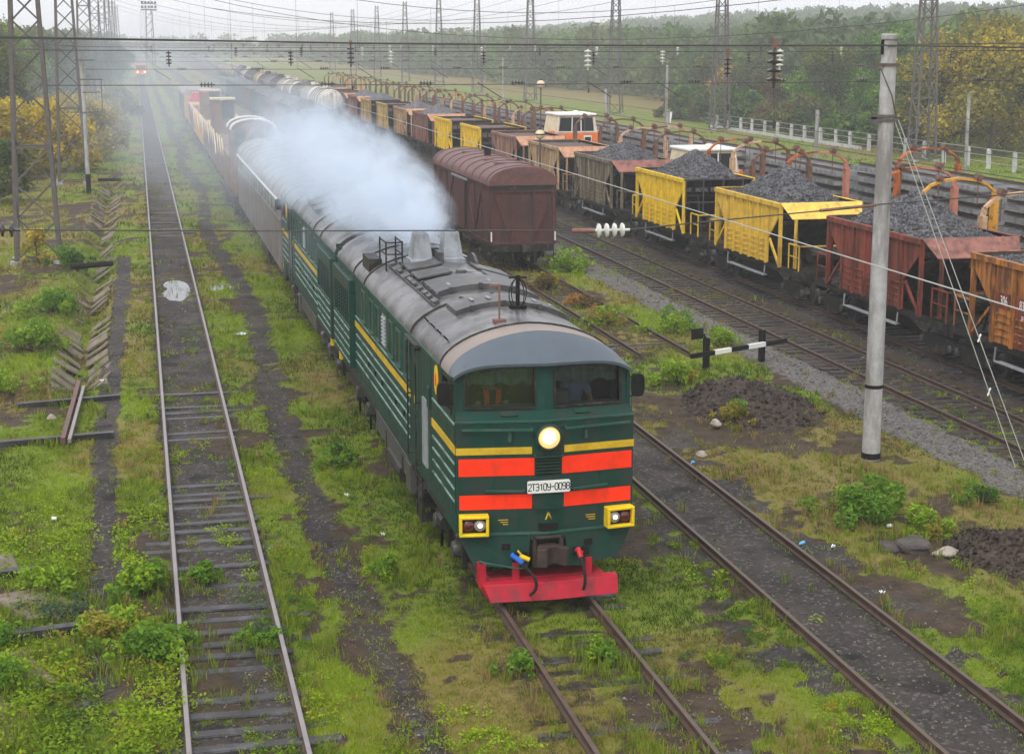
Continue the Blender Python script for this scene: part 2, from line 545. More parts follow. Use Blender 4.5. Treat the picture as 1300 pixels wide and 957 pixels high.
def stroke_text(name, s, w, h, th, mat, parent, y=-.037):
    """block lettering of straight strokes lying on the plate"""
    b = MB(); adv = w * 1.28; x = -adv * len(s) / 2 + (adv - w) / 2
    for ch in s:
        for pl in STROKES[ch]:
            for p, q in zip(pl[:-1], pl[1:]):
                P, Q = Vector((x + p[0] * w, y, (p[1] - .5) * h)), Vector((x + q[0] * w, y, (q[1] - .5) * h))
                d = (Q - P).normalized() * th * .4
                b.bar(P - d, Q + d, .004, th) if abs((Q - P).z) < 1e-6 else b.slab([P + Vector((-th / 2, 0, 0)), P + Vector((th / 2, 0, 0)), Q + Vector((th / 2, 0, 0)), Q + Vector((-th / 2, 0, 0))], (0, .004, 0))
        x += adv
    return b.build(name, mat, parent)


def text_mesh(name, s, size, mat, parent, loc, rot, sx=1.0, bold=0.0):
    cu = bpy.data.curves.new(name, 'FONT')
    cu.body = s; cu.size = size; cu.align_x = 'CENTER'; cu.align_y = 'CENTER'
    cu.extrude = 0.002; cu.offset = bold
    t = bpy.data.objects.new(name, cu)
    C.objects.link(t)
    dg = bpy.context.evaluated_depsgraph_get()
    me = bpy.data.meshes.new_from_object(t.evaluated_get(dg))
    bpy.data.objects.remove(t)
    me.materials.clear(); me.materials.append(mat)
    o = bpy.data.objects.new(name, me)
    C.objects.link(o)
    o.parent = parent; o.location = loc; o.rotation_euler = rot; o.scale = (sx, 1, 1)
    return o
# ---------------------------------------------------------------- ground
TRACKS = dict(T1=1.08, T2=6.47, T3=11.08, T3B=15.55, T4=20.85, T5=24.4, T6=28.9, T7=33.4)
BLOBS = [  # extra bare or dark patches: x, y, rx, ry, strength
    (15.2, 39.6, 2.3, 3.2, 1.0), (15.6, 26.8, 1.6, 2.0, 1.0), (13.0, 37.0, 1.4, 1.8, .7), (14.6, 31.6, 1.0, 1.0, .8),
    (12.9, 25.0, .9, 1.6, .8), (9.2, 24.3, .7, 1.6, .7), (3.9, 30.0, 1.2, 4.0, .6), (4.6, 26.0, 0.8, 2.0, .5), (-2.9, 27.5, .8, 2.6, 1.0),
    (-2.4, 33.5, .9, 1.5, .6), (8.4, 23.0, .6, 1.5, .6), (13.0, 30.6, .8, 1.2, .6), (-4.0, 47.0, .8, 2.2, .7), (-4.6, 66, 1.6, 7, .55), (16.2, 49.5, 1.6, 2.5, .6)]


def masks(x, y):
    """(grass, cinder, gravel, dry) on the ground at x, y"""
    n = fbm(x * .55, y * .33, 3, 4)
    n2 = fbm(x * 1.7, y * 1.2, 11, 3)
    n3 = fbm(x * 4.5, y * 3.7, 17, 2)
    m = n * .55 + n2 * .3 + n3 * .15
    g = sstep(.42, .52, m + .04)
    cin = np.zeros_like(x); gra = np.zeros_like(x)

    def band(c, h, soft):
        return 1 - sstep(h - soft, h + soft, np.abs(x - c + (n2 - .5) * .45))
    p1 = band(-1.05 + .1 * np.sin(y * .11), .27, .22) * sstep(20, 26, y) * (1 - sstep(72, 80, y))
    p2 = band(3.45 + .25 * np.sin(y * .13), .36, .34) * sstep(12, 20, y) * sstep(.36, .5, n2 * .5 + n3 * .5 + .08) * (1 - .35 * sstep(33, 25, y))
    t1 = band(1.08, .9, .25) * (.35 + .65 * sstep(.40, .55, n * .6 + n2 * .4))
    t3 = band(11.08, .72, .12)
    t3e = band(11.08, 1.9, .6) * sstep(.5, .6, n2)
    cin = np.maximum.reduce([p1, p2 * .95, t1, t3, t3e * .8, band(24.4, 1.7, .4), band(28.9, 2.6, .5), band(33.4, 2.6, .6)])
    t2 = band(6.47, 1.5, .4)
    bare = np.maximum(t2 * .75, np.maximum(band(22.4, 1.4, .5), band(20.85, 1.4, .2)))
    gra = np.maximum(band(18.7, .75, .5) * .95, .55 * band(20.85, 1.5, .2))
    gra = np.maximum(gra * (1 - .5 * band(20.85, 1.3, .2)), .5 * p2 * sstep(36, 24, y))
    for bx, by, rx, ry, s in BLOBS:
        d = ((x - bx) / rx) ** 2 + ((y - by) / ry) ** 2
        bare = np.maximum(bare, s * (1 - sstep(.5, 1.2, d + (n2 - .5) * .9)))
    far = sstep(36.5, 39, x)
    g = g * (1 - far) + far * .92
    g = g * (1 - cin * .93) * (1 - gra * .9) * (1 - bare * .85)
    g = g * (1 - .7 * band(15.55, 1.0, .3) * sstep(48, 52, y))
    g = np.clip(g + .55 * (1 - cin) * sstep(.5, .58, n3) * (n > .4), 0, 1) * (1 - cin * .9) * (1 - gra * .8)
    dry = np.clip(sstep(.48, .68, fbm(x * .25 + 9, y * .18, 23, 3)) + .9 * band(15.55, .9, .3) * sstep(48, 54, y) + 0 * .8 * sstep(190, 215, y) * (x < 60) + sstep(63, 70, x) * sstep(185, 215, y) + .6 * sstep(-4, -6, x) * sstep(50, 60, y), 0, 1)
    return g, cin, gra, dry


def hill(x, y):
    """wooded rise beyond the yard fence"""
    a = sstep(95, 330, x - 0.02 * y) * 12 * (0.8 + .4 * fbm(x * .006, y * .006, 5, 2)) * sstep(60, 300, y + x)
    b = sstep(-30, -160, x) * 8
    return a + b


def ground_z(x, y):
    z = (fbm(x * .9, y * .7, 31, 3) - .5) * .10 * (1 - sstep(90, 200, y))
    dx = np.abs(x + 2.05)
    pud = (.25 + 1.5 * fbm(x * 1.7, y * .7, 77, 3)) * (-.06 * np.exp(-(((x - 1.12) / .55) ** 2 + ((y - 65.3) / 3.2) ** 2) ** 2) - .06 * np.exp(-(((x - 1.25) / .4) ** 2 + ((y - 57.6) / 1.3) ** 2) ** 2) - .05 * np.exp(-(((x - 2.75) / .4) ** 2 + ((y - 65.5) / .8) ** 2) ** 2))
    ditch = -.55 * (1 - sstep(.1, .85, dx)) * sstep(46.0, 48.5, y) * (1 - sstep(120, 124, y))
    trk = np.zeros_like(x)
    for c in TRACKS.values():
        trk = np.maximum(trk, 1 - sstep(1.2, 1.6, np.abs(x - c)))
    z = z * (1 - .75 * trk)
    z = z + .075 * sstep(.42, .56, fbm(x * .8, y * .9, 47, 2)) * (sstep(.9, 1.0, np.abs(x - 1.08)) - sstep(1.7, 2.0, np.abs(x - 1.08))) * (y < 60)
    return z + pud + ditch + hill(x, y)


def build_ground():
    xs = np.concatenate([[-2400, -1500, -900, -450, -260], np.arange(-180, -20, 8), np.arange(-20, -6, 1.0), np.arange(-6, 0, .22), np.arange(0, 3.2, .11), np.arange(3.2, 26, .22), np.arange(26, 64, 1.0), np.arange(64, 420, 9), [450, 600, 900, 1500, 2400]])
    ys = np.concatenate([[-150, -60, -20, 0, 8], np.arange(13, 60, .28), np.arange(60, 72, .25), np.arange(72, 130, .8), np.arange(130, 300, 4), np.arange(300, 900, 16), [950, 1100, 1400, 2000, 2600]])
    X, Y = np.meshgrid(xs, ys)
    x, y = X.ravel(), Y.ravel()
    z = ground_z(x, y)
    g, cin, gra, dry = masks(x, y)
    nx, ny = len(xs), len(ys)
    i = np.arange(nx * ny).reshape(ny, nx)
    f = np.stack([i[:-1, :-1].ravel(), i[:-1, 1:].ravel(), i[1:, 1:].ravel(), i[1:, :-1].ravel()], 1)
    m, nt, p = nodes_of("yard ground")
    o = np_mesh("ground", np.stack([x, y, z], 1), f, m, smooth=True)
    o['kind'] = 'structure'
    for nm, v in (("grass", g), ("cinder", cin), ("gravel", gra), ("dry", dry)):
        a = o.data.attributes.new(nm, 'FLOAT', 'POINT')
        a.data.foreach_set("value", v.astype(np.float32))
    tc = nt.nodes.new("ShaderNodeTexCoord"); V = tc.outputs["Object"]

    def at(nm):
        a = nt.nodes.new("ShaderNodeAttribute"); a.attribute_name = nm
        return a.outputs["Fac"]

    def math_(op, a, b):
        k = nt.nodes.new("ShaderNodeMath"); k.operation = op
        for s_, v in zip(k.inputs, (a, b)):
            if isinstance(v, (int, float)): s_.default_value = v
            else: nt.links.new(v, s_)
        return k.outputs[0]
    nf = _noise(nt, V, 2.6, 6, .7); nh = _noise(nt, V, 11, 5, .7); nl = _noise(nt, V, .5, 4, .6)
    vo = nt.nodes.new("ShaderNodeTexVoronoi"); vo.inputs["Scale"].default_value = 16; nt.links.new(V, vo.inputs["Vector"])
    bw = nt.nodes.new("ShaderNodeRGBToBW"); nt.links.new(vo.outputs["Color"], bw.inputs[0])
    soil = _mix(nt, _range(nt, nf, .3, .7), (.025, .018, .013), (.088, .062, .040))
    soil = _mix(nt, _range(nt, nh, .62, .72, 0, .7), soil, (.2, .17, .13))
    grass = _mix(nt, _range(nt, nl, .35, .65), (.055, .095, .012), (.15, .21, .016))
    grass = _mix(nt, _range(nt, nh, .35, .65), grass, (.145, .18, .022))
    dryc = _mix(nt, nf, (.15, .105, .035), (.215, .165, .06))
    grass = _mix(nt, math_('MULTIPLY', at("dry"), .85), grass, dryc)
    cind = _mix(nt, _range(nt, nh, .3, .7), (.02, .018, .018), (.062, .055, .053))
    cind = _mix(nt, _range(nt, nl, .4, .6, 0, .7), cind, (.055, .044, .035))
    cind = _mix(nt, _range(nt, bw.outputs[0], .72, .82, 0, .6), cind, (.14, .13, .12))
    cind = _mix(nt, _range(nt, _noise(nt, V, .9, 3, .5), .56, .66, 0, .75), cind, (.016, .014, .013))
    grav = _mix(nt, bw.outputs[0], (.045, .042, .04), (.22, .205, .19))
    jit = math_('MULTIPLY', math_('SUBTRACT', nf, .5), 1.3)
    gm = _range(nt, math_('ADD', at("grass"), jit), .35, .6)
    cm = _range(nt, math_('ADD', at("cinder"), math_('MULTIPLY', jit, .7)), .38, .58)
    vm = _range(nt, math_('ADD', at("gravel"), math_('MULTIPLY', jit, .9)), .4, .6)
    c = _mix(nt, cm, soil, cind)
    c = _mix(nt, vm, c, grav)
    c = _mix(nt, gm, c, grass)
    nt.links.new(c, p.inputs["Base Color"])
    wet = _range(nt, nl, .4, .62, .95, .62)
    nt.links.new(wet, p.inputs["Roughness"])
    p.inputs["Specular IOR Level"].default_value = .1
    hgt = math_('ADD', math_('MULTIPLY', nh, .6), math_('MULTIPLY', math_('MULTIPLY', vo.outputs["Distance"], vm), -1.0))
    b = nt.nodes.new("ShaderNodeBump"); b.inputs["Strength"].default_value = .8; b.inputs["Distance"].default_value = .06
    nt.links.new(hgt, b.inputs["Height"]); nt.links.new(b.outputs[0], p.inputs["Normal"])
    return o


build_ground()

# puddles lying between the rails
mp_, nt_, pp_ = nodes_of("puddle water")
pp_.inputs["Base Color"].default_value = (.09, .085, .08, 1); pp_.inputs["Roughness"].default_value = .04
pp_.inputs["Specular IOR Level"].default_value = 1.0
for (px_, py_, rx_, ry_, z_) in ((1.12, 65.3, .72, 4.6, -.028), (2.75, 65.5, .55, 1.3, -.02)):
    b_ = MB(); N_ = 24
    b_.prism([(px_ + rx_ * math.cos(2 * math.pi * k_ / N_), py_ + ry_ * math.sin(2 * math.pi * k_ / N_)) for k_ in range(N_)], 'z', -.12, z_)
    tag(b_.build("puddle", mp_), kind='structure')

# ---------------------------------------------------------------- railway tracks
RAIL_SEC = [(-.065, .02), (.065, .02), (.062, .035), (.014, .06), (.012, .125), (.036, .135), (.036, .165), (.028, .17), (-.028, .17), (-.036, .165), (-.036, .135), (-.012, .125), (-.014, .06), (-.062, .035)]


def rail_mesh(y0, y1, mat_body, mat_head):
    b = MB()
    n = len(RAIL_SEC)
    k = max(2, int((y1 - y0) / 40))
    rings = [[(x, y0 + (y1 - y0) * i / (k - 1), z) for x, z in RAIL_SEC] for i in range(k)]
    b.loft(rings, close=True)
    idx = 0
    for i in range(k - 1):
        for j in range(n):
            b.m[idx] = 1 if j in (6, 7, 8) else 0
            idx += 1
    return b.build("rail", [mat_body, mat_head])


def sleeper_mesh(mat, L=2.7, w=.24, h=.16):
    b = MB()
    b.prism([(-w / 2, -h), (w / 2, -h), (w / 2, -.02), (w / 2 - .025, 0), (-w / 2 + .025, 0), (-w / 2, -.02)], 'x', -L / 2, L / 2)
    return b.build("sleeper", mat)


def track(name_label, key, y0, y1, body, head, sleepers=(), top=.03, buried=.0, group="yard tracks"):
    x = TRACKS[key]
    t = thing("railway_track", name_label, "railway track", (x, 0, 0), 0, group)
    r1 = rail_mesh(y0, y1, body, head); r1.parent = t; r1.location.x = -.795
    r2 = r1.copy(); C.objects.link(r2); r2.location.x = .795
    first = None
    for (a, b_, step, skip) in sleepers:
        yy = a
        while yy < b_:
            if rnd.random() >= skip:
                if first is None:
                    s = sleeper_mesh(M['sleeper']); s.parent = t; first = s
                else:
                    s = first.copy(); C.objects.link(s)
                s.location = (rnd.uniform(-.06, .06), yy + rnd.uniform(-.04, .04), top - rnd.uniform(0, buried))
                s.rotation_euler = (rnd.uniform(-.02, .02), rnd.uniform(-.012, .012), rnd.uniform(-.025, .025))
            yy += step
    return t


track("pale-railed track with half buried sleepers beside the drain", 'T1', 8, 760, M['rail_rust'], M['rail_bright'], [(14, 35.5, .58, .12), (40, 46, .58, .4), (84, 96, 1.4, .3)], top=.05, buried=.055)
track("track carrying the green diesel with dark sleepers showing in front", 'T2', 8, 420, M['rail_rust'], M['rail_brown'], [(12, 27.5, .56, .1)], top=.04, buried=.05)
track("brown track filled with smooth dark cinder beside the green diesel", 'T3', 8, 760, M['rail_rust'], M['rail_brown'], [(12.0, 14.0, .6, .5)], top=.0, buried=.02)
track("rusty stub track overgrown with dry weeds in front of the maroon boxcar", 'T3B', 47.5, 420, M['rail_rust'], M['rail_rust'], [(48, 66, .6, .55)], top=.04, buried=.05)
t4 = track("empty track with full rows of dark sleepers beside the hopper train", 'T4', 8, 760, M['rail_rust'], M['rail_brown'], [(26.5, 81.5, .55, .0)], top=.045, buried=.02)
b_ = MB()
for k_ in range(170):
    yy = 82 + k_ * .55
    b_.bx(-1.35, 1.35, yy - .12, yy + .12, -.1, .04)
tag(b_.build("sleeper_rows", M['sleeper'], t4), kind='stuff')
track("oily track under the train of coloured ballast hoppers", 'T5', 8, 760, M['rail_rust'], M['rail_brown'], [(30, 66, .6, .0)], top=.03, buried=.03)
track("track under the flat cars with painted portals", 'T6', 20, 760, M['rail_rust'], M['rail_brown'])
track("track under the stacked concrete track panels", 'T7', 20, 760, M['rail_rust'], M['rail_brown'])
# ---------------------------------------------------------------- the green diesel locomotive
# local frame of a section: origin on the ground under the middle of its nose, +y runs back along the train
EAVE, RH, HW = 4.05, .70, 1.55


def roofz(x, e=EAVE, h=RH, w=HW):
    u = min(1.0, abs(x) / w)
    return e + h * (1 - u ** 1.8) ** .55


def roof_ring(y, n=22, e=EAVE, h=RH, w=HW, off=0.0, x0=-1, x1=1):
    pts = []
    for i in range(n + 1):
        t = x0 + (x1 - x0) * i / n
        x = math.sin(t * math.pi / 2) * w if (x0, x1) == (-1, 1) else t * w
        pts.append((x * (1 + off / w * .6), y, roofz(x, e, h, w) + off))
    return pts


def wedge(x):
    """nose line: sides swept back"""
    return .19 * (abs(x) / 1.54)


def loco_section(label, front=True):
    t = thing("diesel_locomotive", label, "locomotive", (6.48, 25.98, 0), 0, "coupled sections of the green diesel")
    # ---- underframe and sill
    b = MB()
    b.bx(-1.5, 1.5, 1.2, 16.9, 1.42, 1.74)
    b.mi(1)
    b.bx(-1.44, 1.44, .9, 17.0, 1.2, 1.43)
    b.build("underframe", [M['green'], M['under']], t, bevel=.02)
    # ---- body sides (behind the cab), pieces around door recess
    b = MB()
    for s in (-1, 1):
        xo, xi = s * 1.54, s * 1.46
        xa, xb = min(xo, xi), max(xo, xi)
        b.bx(xa, xb, 2.62, 16.85, 1.74, EAVE + .02)
    b.bx(-1.5, 1.5, 16.75, 16.85, 1.74, 4.3)
    b.bx(-1.46, 1.46, 2.62, 2.7, 1.9, 4.25)
    b.build("body", M['green'], t)
    # ---- ribs along the side
    for s in (-1, 1):
        for (y0, y1) in ((5.05, 13.3), (.35, 2.5)):
            b = MB()
            for z in (1.95, 2.17, 2.39, 2.61, 3.05):
                if y0 < 1 and z > 3: 
                    z = 3.3
                yy = y0
                while yy < y1 - .1:
                    ye = min(y1, yy + rnd.uniform(1.5, 3.2) if y0 > 1 else yy + 1.0)
                    b.bx(min(s * 1.54, s * 1.565), max(s * 1.54, s * 1.565), yy, ye - .05, z - .014, z + .014)
                    yy = ye
            b.build("side_rib", M['green_ridge'], t)
    # ---- yellow side stripe
    for s in (-1, 1):
        b = MB()
        b.bx(min(s * 1.54, s * 1.553), max(s * 1.54, s * 1.553), 4.95, 13.4, 2.78, 2.92)
        b.bx(min(s * 1.54, s * 1.553), max(s * 1.54, s * 1.553), 4.25, 4.5, 2.78, 2.92)
        b.bx(min(s * 1.54, s * 1.553), max(s * 1.54, s * 1.553), .3, 2.55, 2.78, 2.92)
        b.build("side_stripe", M['loco_yellow'], t)
    # ---- cab shell: sides with a window opening, front with two windows
    b = MB()
    for s in (-1, 1):
        xo, xi = s * 1.54, s * 1.48
        xa, xb = min(xo, xi), max(xo, xi)
        b.bx(xa, xb, .3, 2.62, 1.74, 3.42)          # below window
        b.bx(xa, xb, .42, .62, 3.42, EAVE - .02)
        b.bx(xa, xb, 1.45, 2.62, 3.42, EAVE + .02)
        b.bx(xa, xb, .62, 1.45, 3.98, EAVE + .0)
    # nose: lower vertical face, ledge and windscreen plane, each half swept back
    def face(x0, x1, z0, z1, yb0, yb1, th=.06):
        """wedge-shaped panel between x0,x1 and z0,z1; yb = y at the bottom/top"""
        p = [(x0, wedge(x0) + yb0, z0), (x1, wedge(x1) + yb0, z0), (x1, wedge(x1) + yb1, z1), (x0, wedge(x0) + yb1, z1)]
        b.slab(p, (0, th, 0))
    for s in (-1, 1):
        e = s * 1.54
        face(0, e, 1.42, 3.36, .0, .0)                # lower nose
        # ledge sloping back to the windscreen
        face(0, e, 3.36, 3.50, .0, .24, .05)
        # windscreen frame strips
        face(0, s * .17, 3.50, 4.33, .24, .30)
        b.slab([(s * 1.36, wedge(1.36) + .24, 3.5), (e, wedge(e) + .24, 3.5), (e, wedge(e) + .285, 4.09), (s * 1.36, wedge(1.36) + .29, 4.2)], (0, .06, 0))
        face(s * .17, s * 1.36, 3.50, 3.545, .24, .243)
        b.slab([(s * .17, wedge(.17) + .29, 4.24), (s * 1.36, wedge(1.36) + .29, 4.18), (s * 1.36, wedge(1.36) + .29, 4.2), (s * .17, wedge(.17) + .297, 4.33)], (0, .06, 0))
    # skirt below, tapering in
    for s in (-1, 1):
        p = [(0, -.02, 1.42), (s * 1.54, wedge(1.54) - .02, 1.42), (s * 1.24, wedge(1.24) - .05, .86), (s * .36, -.02, .80), (0, -.03, .80)]
        # opening for the coupler in the middle
        q = [(s * .30, .02, 1.42), (s * 1.54, wedge(1.54), 1.42), (s * 1.27, wedge(1.27) - .05, .88), (s * .42, .0, .80), (s * .36, .0, .80)]
        b.slab(q, (0, .06, 0))
        b.slab([(s * 1.54, wedge(1.54), 1.42), (s * 1.27, wedge(1.27) - .05, .88), (s * 1.22, 1.3, .95), (s * 1.5, 1.4, 1.42)], (-s * .05, 0, 0))
        b.bx(min(s * 1.54, s * 1.48), max(s * 1.54, s * 1.48), .2, 1.3, 1.40, 1.76)
    b.bx(-.30, .30, .0, .06, 1.30, 1.43)
    shell = b.build("cab_shell", M['green'], t)
    # horizontal break between nose and skirt
    for s in (-1, 1):
        b = MB()
        p = [(0, -.035, 1.40), (s * 1.56, wedge(1.56) - .035, 1.40), (s * 1.56, wedge(1.56) - .035, 1.44), (0, -.035, 1.44)]
        b.slab(p, (0, .05, 0))
        p = [(0, -.02, 3.345), (s * 1.56, wedge(1.56) - .02, 3.345), (s * 1.56, wedge(1.56) - .02, 3.375), (0, -.02, 3.375)]
        b.slab(p, (0, .05, 0))
        b.build("nose_moulding", M['green_ledge'], t)
    b = MB()
    for s in (-1, 1):
        for xx in (.92,):
            b.slab([(s * xx - .004, wedge(xx) - .006, 1.46), (s * xx + .004, wedge(xx) - .006, 1.46), (s * xx + .004, wedge(xx) - .006, 3.33), (s * xx - .004, wedge(xx) - .006, 3.33)], (0, .012, 0))
        for yy in (.32, 2.6, 5.0, 7.9, 10.85, 13.3):
            b.bx(min(s * 1.538, s * 1.548), max(s * 1.538, s * 1.548), yy - .006, yy + .006, 1.76, EAVE)
        for k in range(13):
            for z in (1.47, 1.82, 2.14, 2.42, 2.76, 3.32):
                xx = .08 + k * .12
                b.box((s * xx, wedge(xx) - .003, z), (.016, .014, .016))
    b.build("panel_seam", M['green'], t)
    # cab interior box and blinds
    b = MB()
    b.bx(-1.46, 1.46, .4, 2.6, 2.70, 2.76)
    b.bx(-1.46, 1.46, 2.52, 2.58, 2.76, 4.2)
    b.bx(-1.15, 1.15, .75, 2.6, 4.28, 4.31)
    b.bx(-1.40, 1.40, .45, .85, 2.76, 3.50)      # desk
    b.bx(.15, .5, .6, .9, 3.5, 3.72)
    b.bx(-.25, .1, 1.9, 2.45, 2.76, 3.9)
    b.build("cab_interior", M['cab_inside'], t)
    for s in (-1, 1):
        b = MB()
        n = 26
        for i in range(n):
            xa = .2 + 1.1 * i / n; xb = .2 + 1.1 * (i + 1) / n
            da, db = .02 * math.sin(i * 1.9), .02 * math.sin((i + 1) * 1.9)
            zl = 3.93 + .03 * math.sin(i * .7 + s)
            b.slab([(s * xa, .36 + wedge(xa) + da, zl), (s * xb, .36 + wedge(xb) + db, zl), (s * xb, .39 + wedge(xb) + db, 4.25), (s * xa, .39 + wedge(xa) + da, 4.25)], (0, .008, 0))
        b.build("window_blind", M['blind'], t)
        # windscreen glass with rubber
        b = MB()
        def W(x, z, o=0.0):
            f = (z - 3.5) / .9
            return (s * x, .24 + .06 * f + wedge(x) + o, z)
        c = [W(.17, 3.545, .02), W(1.36, 3.545, .02), W(1.36, 4.24, .02), W(.17, 4.24, .02)]
        b.slab(c, (0, .012, 0))
        g = b.build("windscreen", M['glass'], t)
        b = MB()
        fr = [(.17, 3.545), (1.36, 3.545), (1.36, 4.24), (.17, 4.24)]
        for i in range(4):
            a_, c_ = fr[i], fr[(i + 1) % 4]
            b.bar(W(*a_, -.012), W(*c_, -.012), .035, .035)
        b.build("rubber_seal", M['under'], g)
        b = MB()
        if front:
            b.bar(W(.55, 4.22, -.03), W(1.1, 4.12, -.03), .015)
            b.build("wiper", M['under_hi'], g)
        # cab side window glass
        b = MB(); b.bx(min(s * 1.5, s * 1.51), max(s * 1.5, s * 1.51), .62, 1.45, 3.42, 3.98)
        w = b.build("cab_side_window", M['glass'], t)
        b = MB()
        for (y0, y1, z0, z1) in ((.6, 1.47, 3.40, 3.44), (.6, 1.47, 3.96, 4.0), (.6, .64, 3.4, 4.0), (1.43, 1.47, 3.4, 4.0)):
            b.bx(min(s * 1.53, s * 1.555), max(s * 1.53, s * 1.555), y0, y1, z0, z1)
        b.build("frame", M['under'], w)
        # mirror
        b = MB(); b.prism([(.115 * math.copysign(abs(math.cos(a)) ** .6, math.cos(a)), .2 * math.copysign(abs(math.sin(a)) ** .6, math.sin(a))) for a in np.linspace(0, 2 * math.pi, 21)[:-1]], 'y', -.03, .06)
        mo = b.build("mirror", M['black'], t, bevel=.01); mo.location = (s * 1.70, .48, 3.80)
        b = MB(); b.bar((s * 1.54, .5, 3.95), (s * 1.7, .5, 3.93), .025); b.bar((s * 1.54, .5, 3.6), (s * 1.7, .5, 3.63), .025)
        b.build("mirror_arm", M['black'], t)
    # ---- front stripes, red panels
    def flat(mat, name, x0, x1, z0, z1, d=.012, yb=0.0):
        b = MB()
        p = [(x0, wedge(x0) + yb - d, z0), (x1, wedge(x1) + yb - d, z0), (x1, wedge(x1) + yb - d, z1), (x0, wedge(x0) + yb - d, z1)]
        b.slab(p, (0, d + .006, 0))
        return b.build(name, mat, t)
    for s in (-1, 1):
        flat(M['loco_yellow'], "front_stripe", s * .28, s * 1.55, 2.80, 2.92)
        flat(M['signal_red'], "red_panel", s * .24, s * 1.51, 2.43, 2.73)
        flat(M['signal_red'], "red_panel", s * .28, s * 1.50, 1.85, 2.10)
        b = MB()
        b.bar((s * .42, wedge(.42) - .07, 2.17), (s * 1.05, wedge(1.05) - .07, 2.19), .03)
        for xx in (.42, 1.05): b.bar((s * xx, wedge(xx), 2.17), (s * xx, wedge(xx) - .07, 2.18), .025)
        b.build("lower_handrail", M['green_ledge'], t)
        b = MB()
        b.bar((s * .28, wedge(.28) - .08, 3.23), (s * 1.46, wedge(1.46) - .08, 3.25), .035)
        for xx in (.3, .62, 1.44): b.bar((s * xx, wedge(xx), 3.24), (s * xx, wedge(xx) - .08, 3.24), .03)
        b.box((s * .66, wedge(.66) - .03, 3.10), (.05, .05, .16))
        b.build("nose_handrail", M['green_ledge'], t)
        b = MB()
        p = [(s * .5, wedge(.5) + .09, 3.425), (s * .78, wedge(.78) + .09, 3.425), (s * .78, wedge(.78) + .2, 3.49), (s * .5, wedge(.5) + .2, 3.49)]
        b.slab(p, (0, -.012, .02)); b.build("ledge_hatch", M['green'], t, bevel=.005)
        # lamp unit
        L = thing("buffer_lamp", None, None); L.parent = t
        pass
        b = MB()
        w_, h_ = .25, .18
        for (x0, x1, z0, z1) in ((-w_, w_, h_ - .05, h_), (-w_, w_, -h_, -h_ + .05), (-w_, -w_ + .05, -h_ + .05, h_ - .05), (w_ - .05, w_, -h_ + .05, h_ - .05)):
            b.bx(x0, x1, -.13, .1, z0, z1)
        fo = b.build("lamp_frame", M['lamp_yellow'], L, bevel=.012)
        b = MB(); b.bx(-.2, .2, -.03, .0, -.13, .13); b.build("lamp_back", M['black'], L)
        b = MB(); b.lathe([(.0, -.075), (.06, -.07), (.098, -.04), (.105, .0)], (-.1 * s * -1, -.02, 0), 'y', 18)
        b.build("red_lens", M['lens_red'], L, smooth=True)
        b = MB(); b.lathe([(.0, -.075), (.06, -.07), (.098, -.04), (.105, .0)], (-.1 * s, -.02, 0), 'y', 18)
        b.build("clear_lens", M['lens'], L, smooth=True)
        if front:
            b = MB(); b.lathe([(.0, -.1), (.035, -.09), (.045, -.06)], (-.1 * s, -.02, .01), 'y', 12)
            b.build("lit_bulb", M['lamp_lit'], L, smooth=True)
        L.location = (s * 1.27, wedge(1.27) - .06, 1.60)
        L.rotation_euler = (0, 0, math.atan2(.19, 1.54) * s)
        # small slots in the skirt
        b = MB(); b.box((s * .72, wedge(.72) - .02, 1.19), (.14, .05, .10)); b.build("skirt_slot", M['black'], t)
        b = MB()
        for k in range(3):
            b.box((s * .75 + .02 * k, wedge(.75) - .004, 1.66 - .04 * k), (.2 - .04 * k, .01, .012))
        b.build("stencil_mark", M['loco_yellow'], t)
    # headlight
    b = MB(); b.lathe([(.235, .05), (.235, -.07), (.20, -.09), (.20, -.04)], (0, 0, 3.08), 'y', 28)
    hl = b.build("headlight_housing", M['green'], t, smooth=True)
    b = MB(); b.lathe([(.0, -.11), (.1, -.10), (.175, -.075), (.195, -.03)], (0, 0, 3.08), 'y', 28)
    b.build("headlight_glass", M['headlight'] if front else M['lens'], hl, smooth=True)
    b = MB(); b.lathe([(.0, -.125), (.06, -.122), (.115, -.10), (.12, -.09)], (-.01, 0, 3.095), 'y', 24); b.build("headlight_core", M['headlight_core'], hl, smooth=True)
    # louvres under the headlight, number plate, steps
    b = MB()
    b.bx(-.2, .2, -.012, .0, 2.44, 2.72)
    b.build("vent_back", M['black'], t)
    b = MB()
    for k in range(5): b.box((0, -.022, 2.47 + k * .055), (.4, .02, .022), (.5, 0, 0))
    b.bar((-.24, -.05, 2.75), (.24, -.05, 2.75), .025); b.bar((-.24, -.05, 1.87), (.24, -.05, 1.87), .025)
    for xx in (-.24, .24):
        b.bar((xx, .0, 2.79), (xx, -.05, 2.75), .02); b.bar((xx, .0, 1.92), (xx, -.05, 1.87), .02)
    b.build("vent_slat", M['green'], t)
    b = MB(); b.prism([(-.37, -.09), (-.35, -.105), (.35, -.105), (.37, -.09), (.37, .09), (.35, .105), (-.35, .105), (-.37, .09)], 'y', -.035, -.005)
    pl = b.build("number_plate", M['white'], t); pl.location = (0, 0, 2.23)
    stroke_text("plate_lettering", "2TE1OU-OO98", .052, .115, .017, M['ink'], pl)
    text_mesh("yellow_letter", "А", .16, M['loco_yellow'], t, (0, -.003, 1.70), (math.pi / 2, 0, 0), 1, .006)
    # coupler pocket and hoses
    b = MB(); b.bx(-.36, .36, .1, .5, .78, 1.42); b.bx(-.16, .16, -.03, .02, 1.46, 1.58)
    b.build("coupler_pocket", M['black'], t)
    b = MB()
    b.bx(-.16, .16, -.12, .3, .92, 1.2)
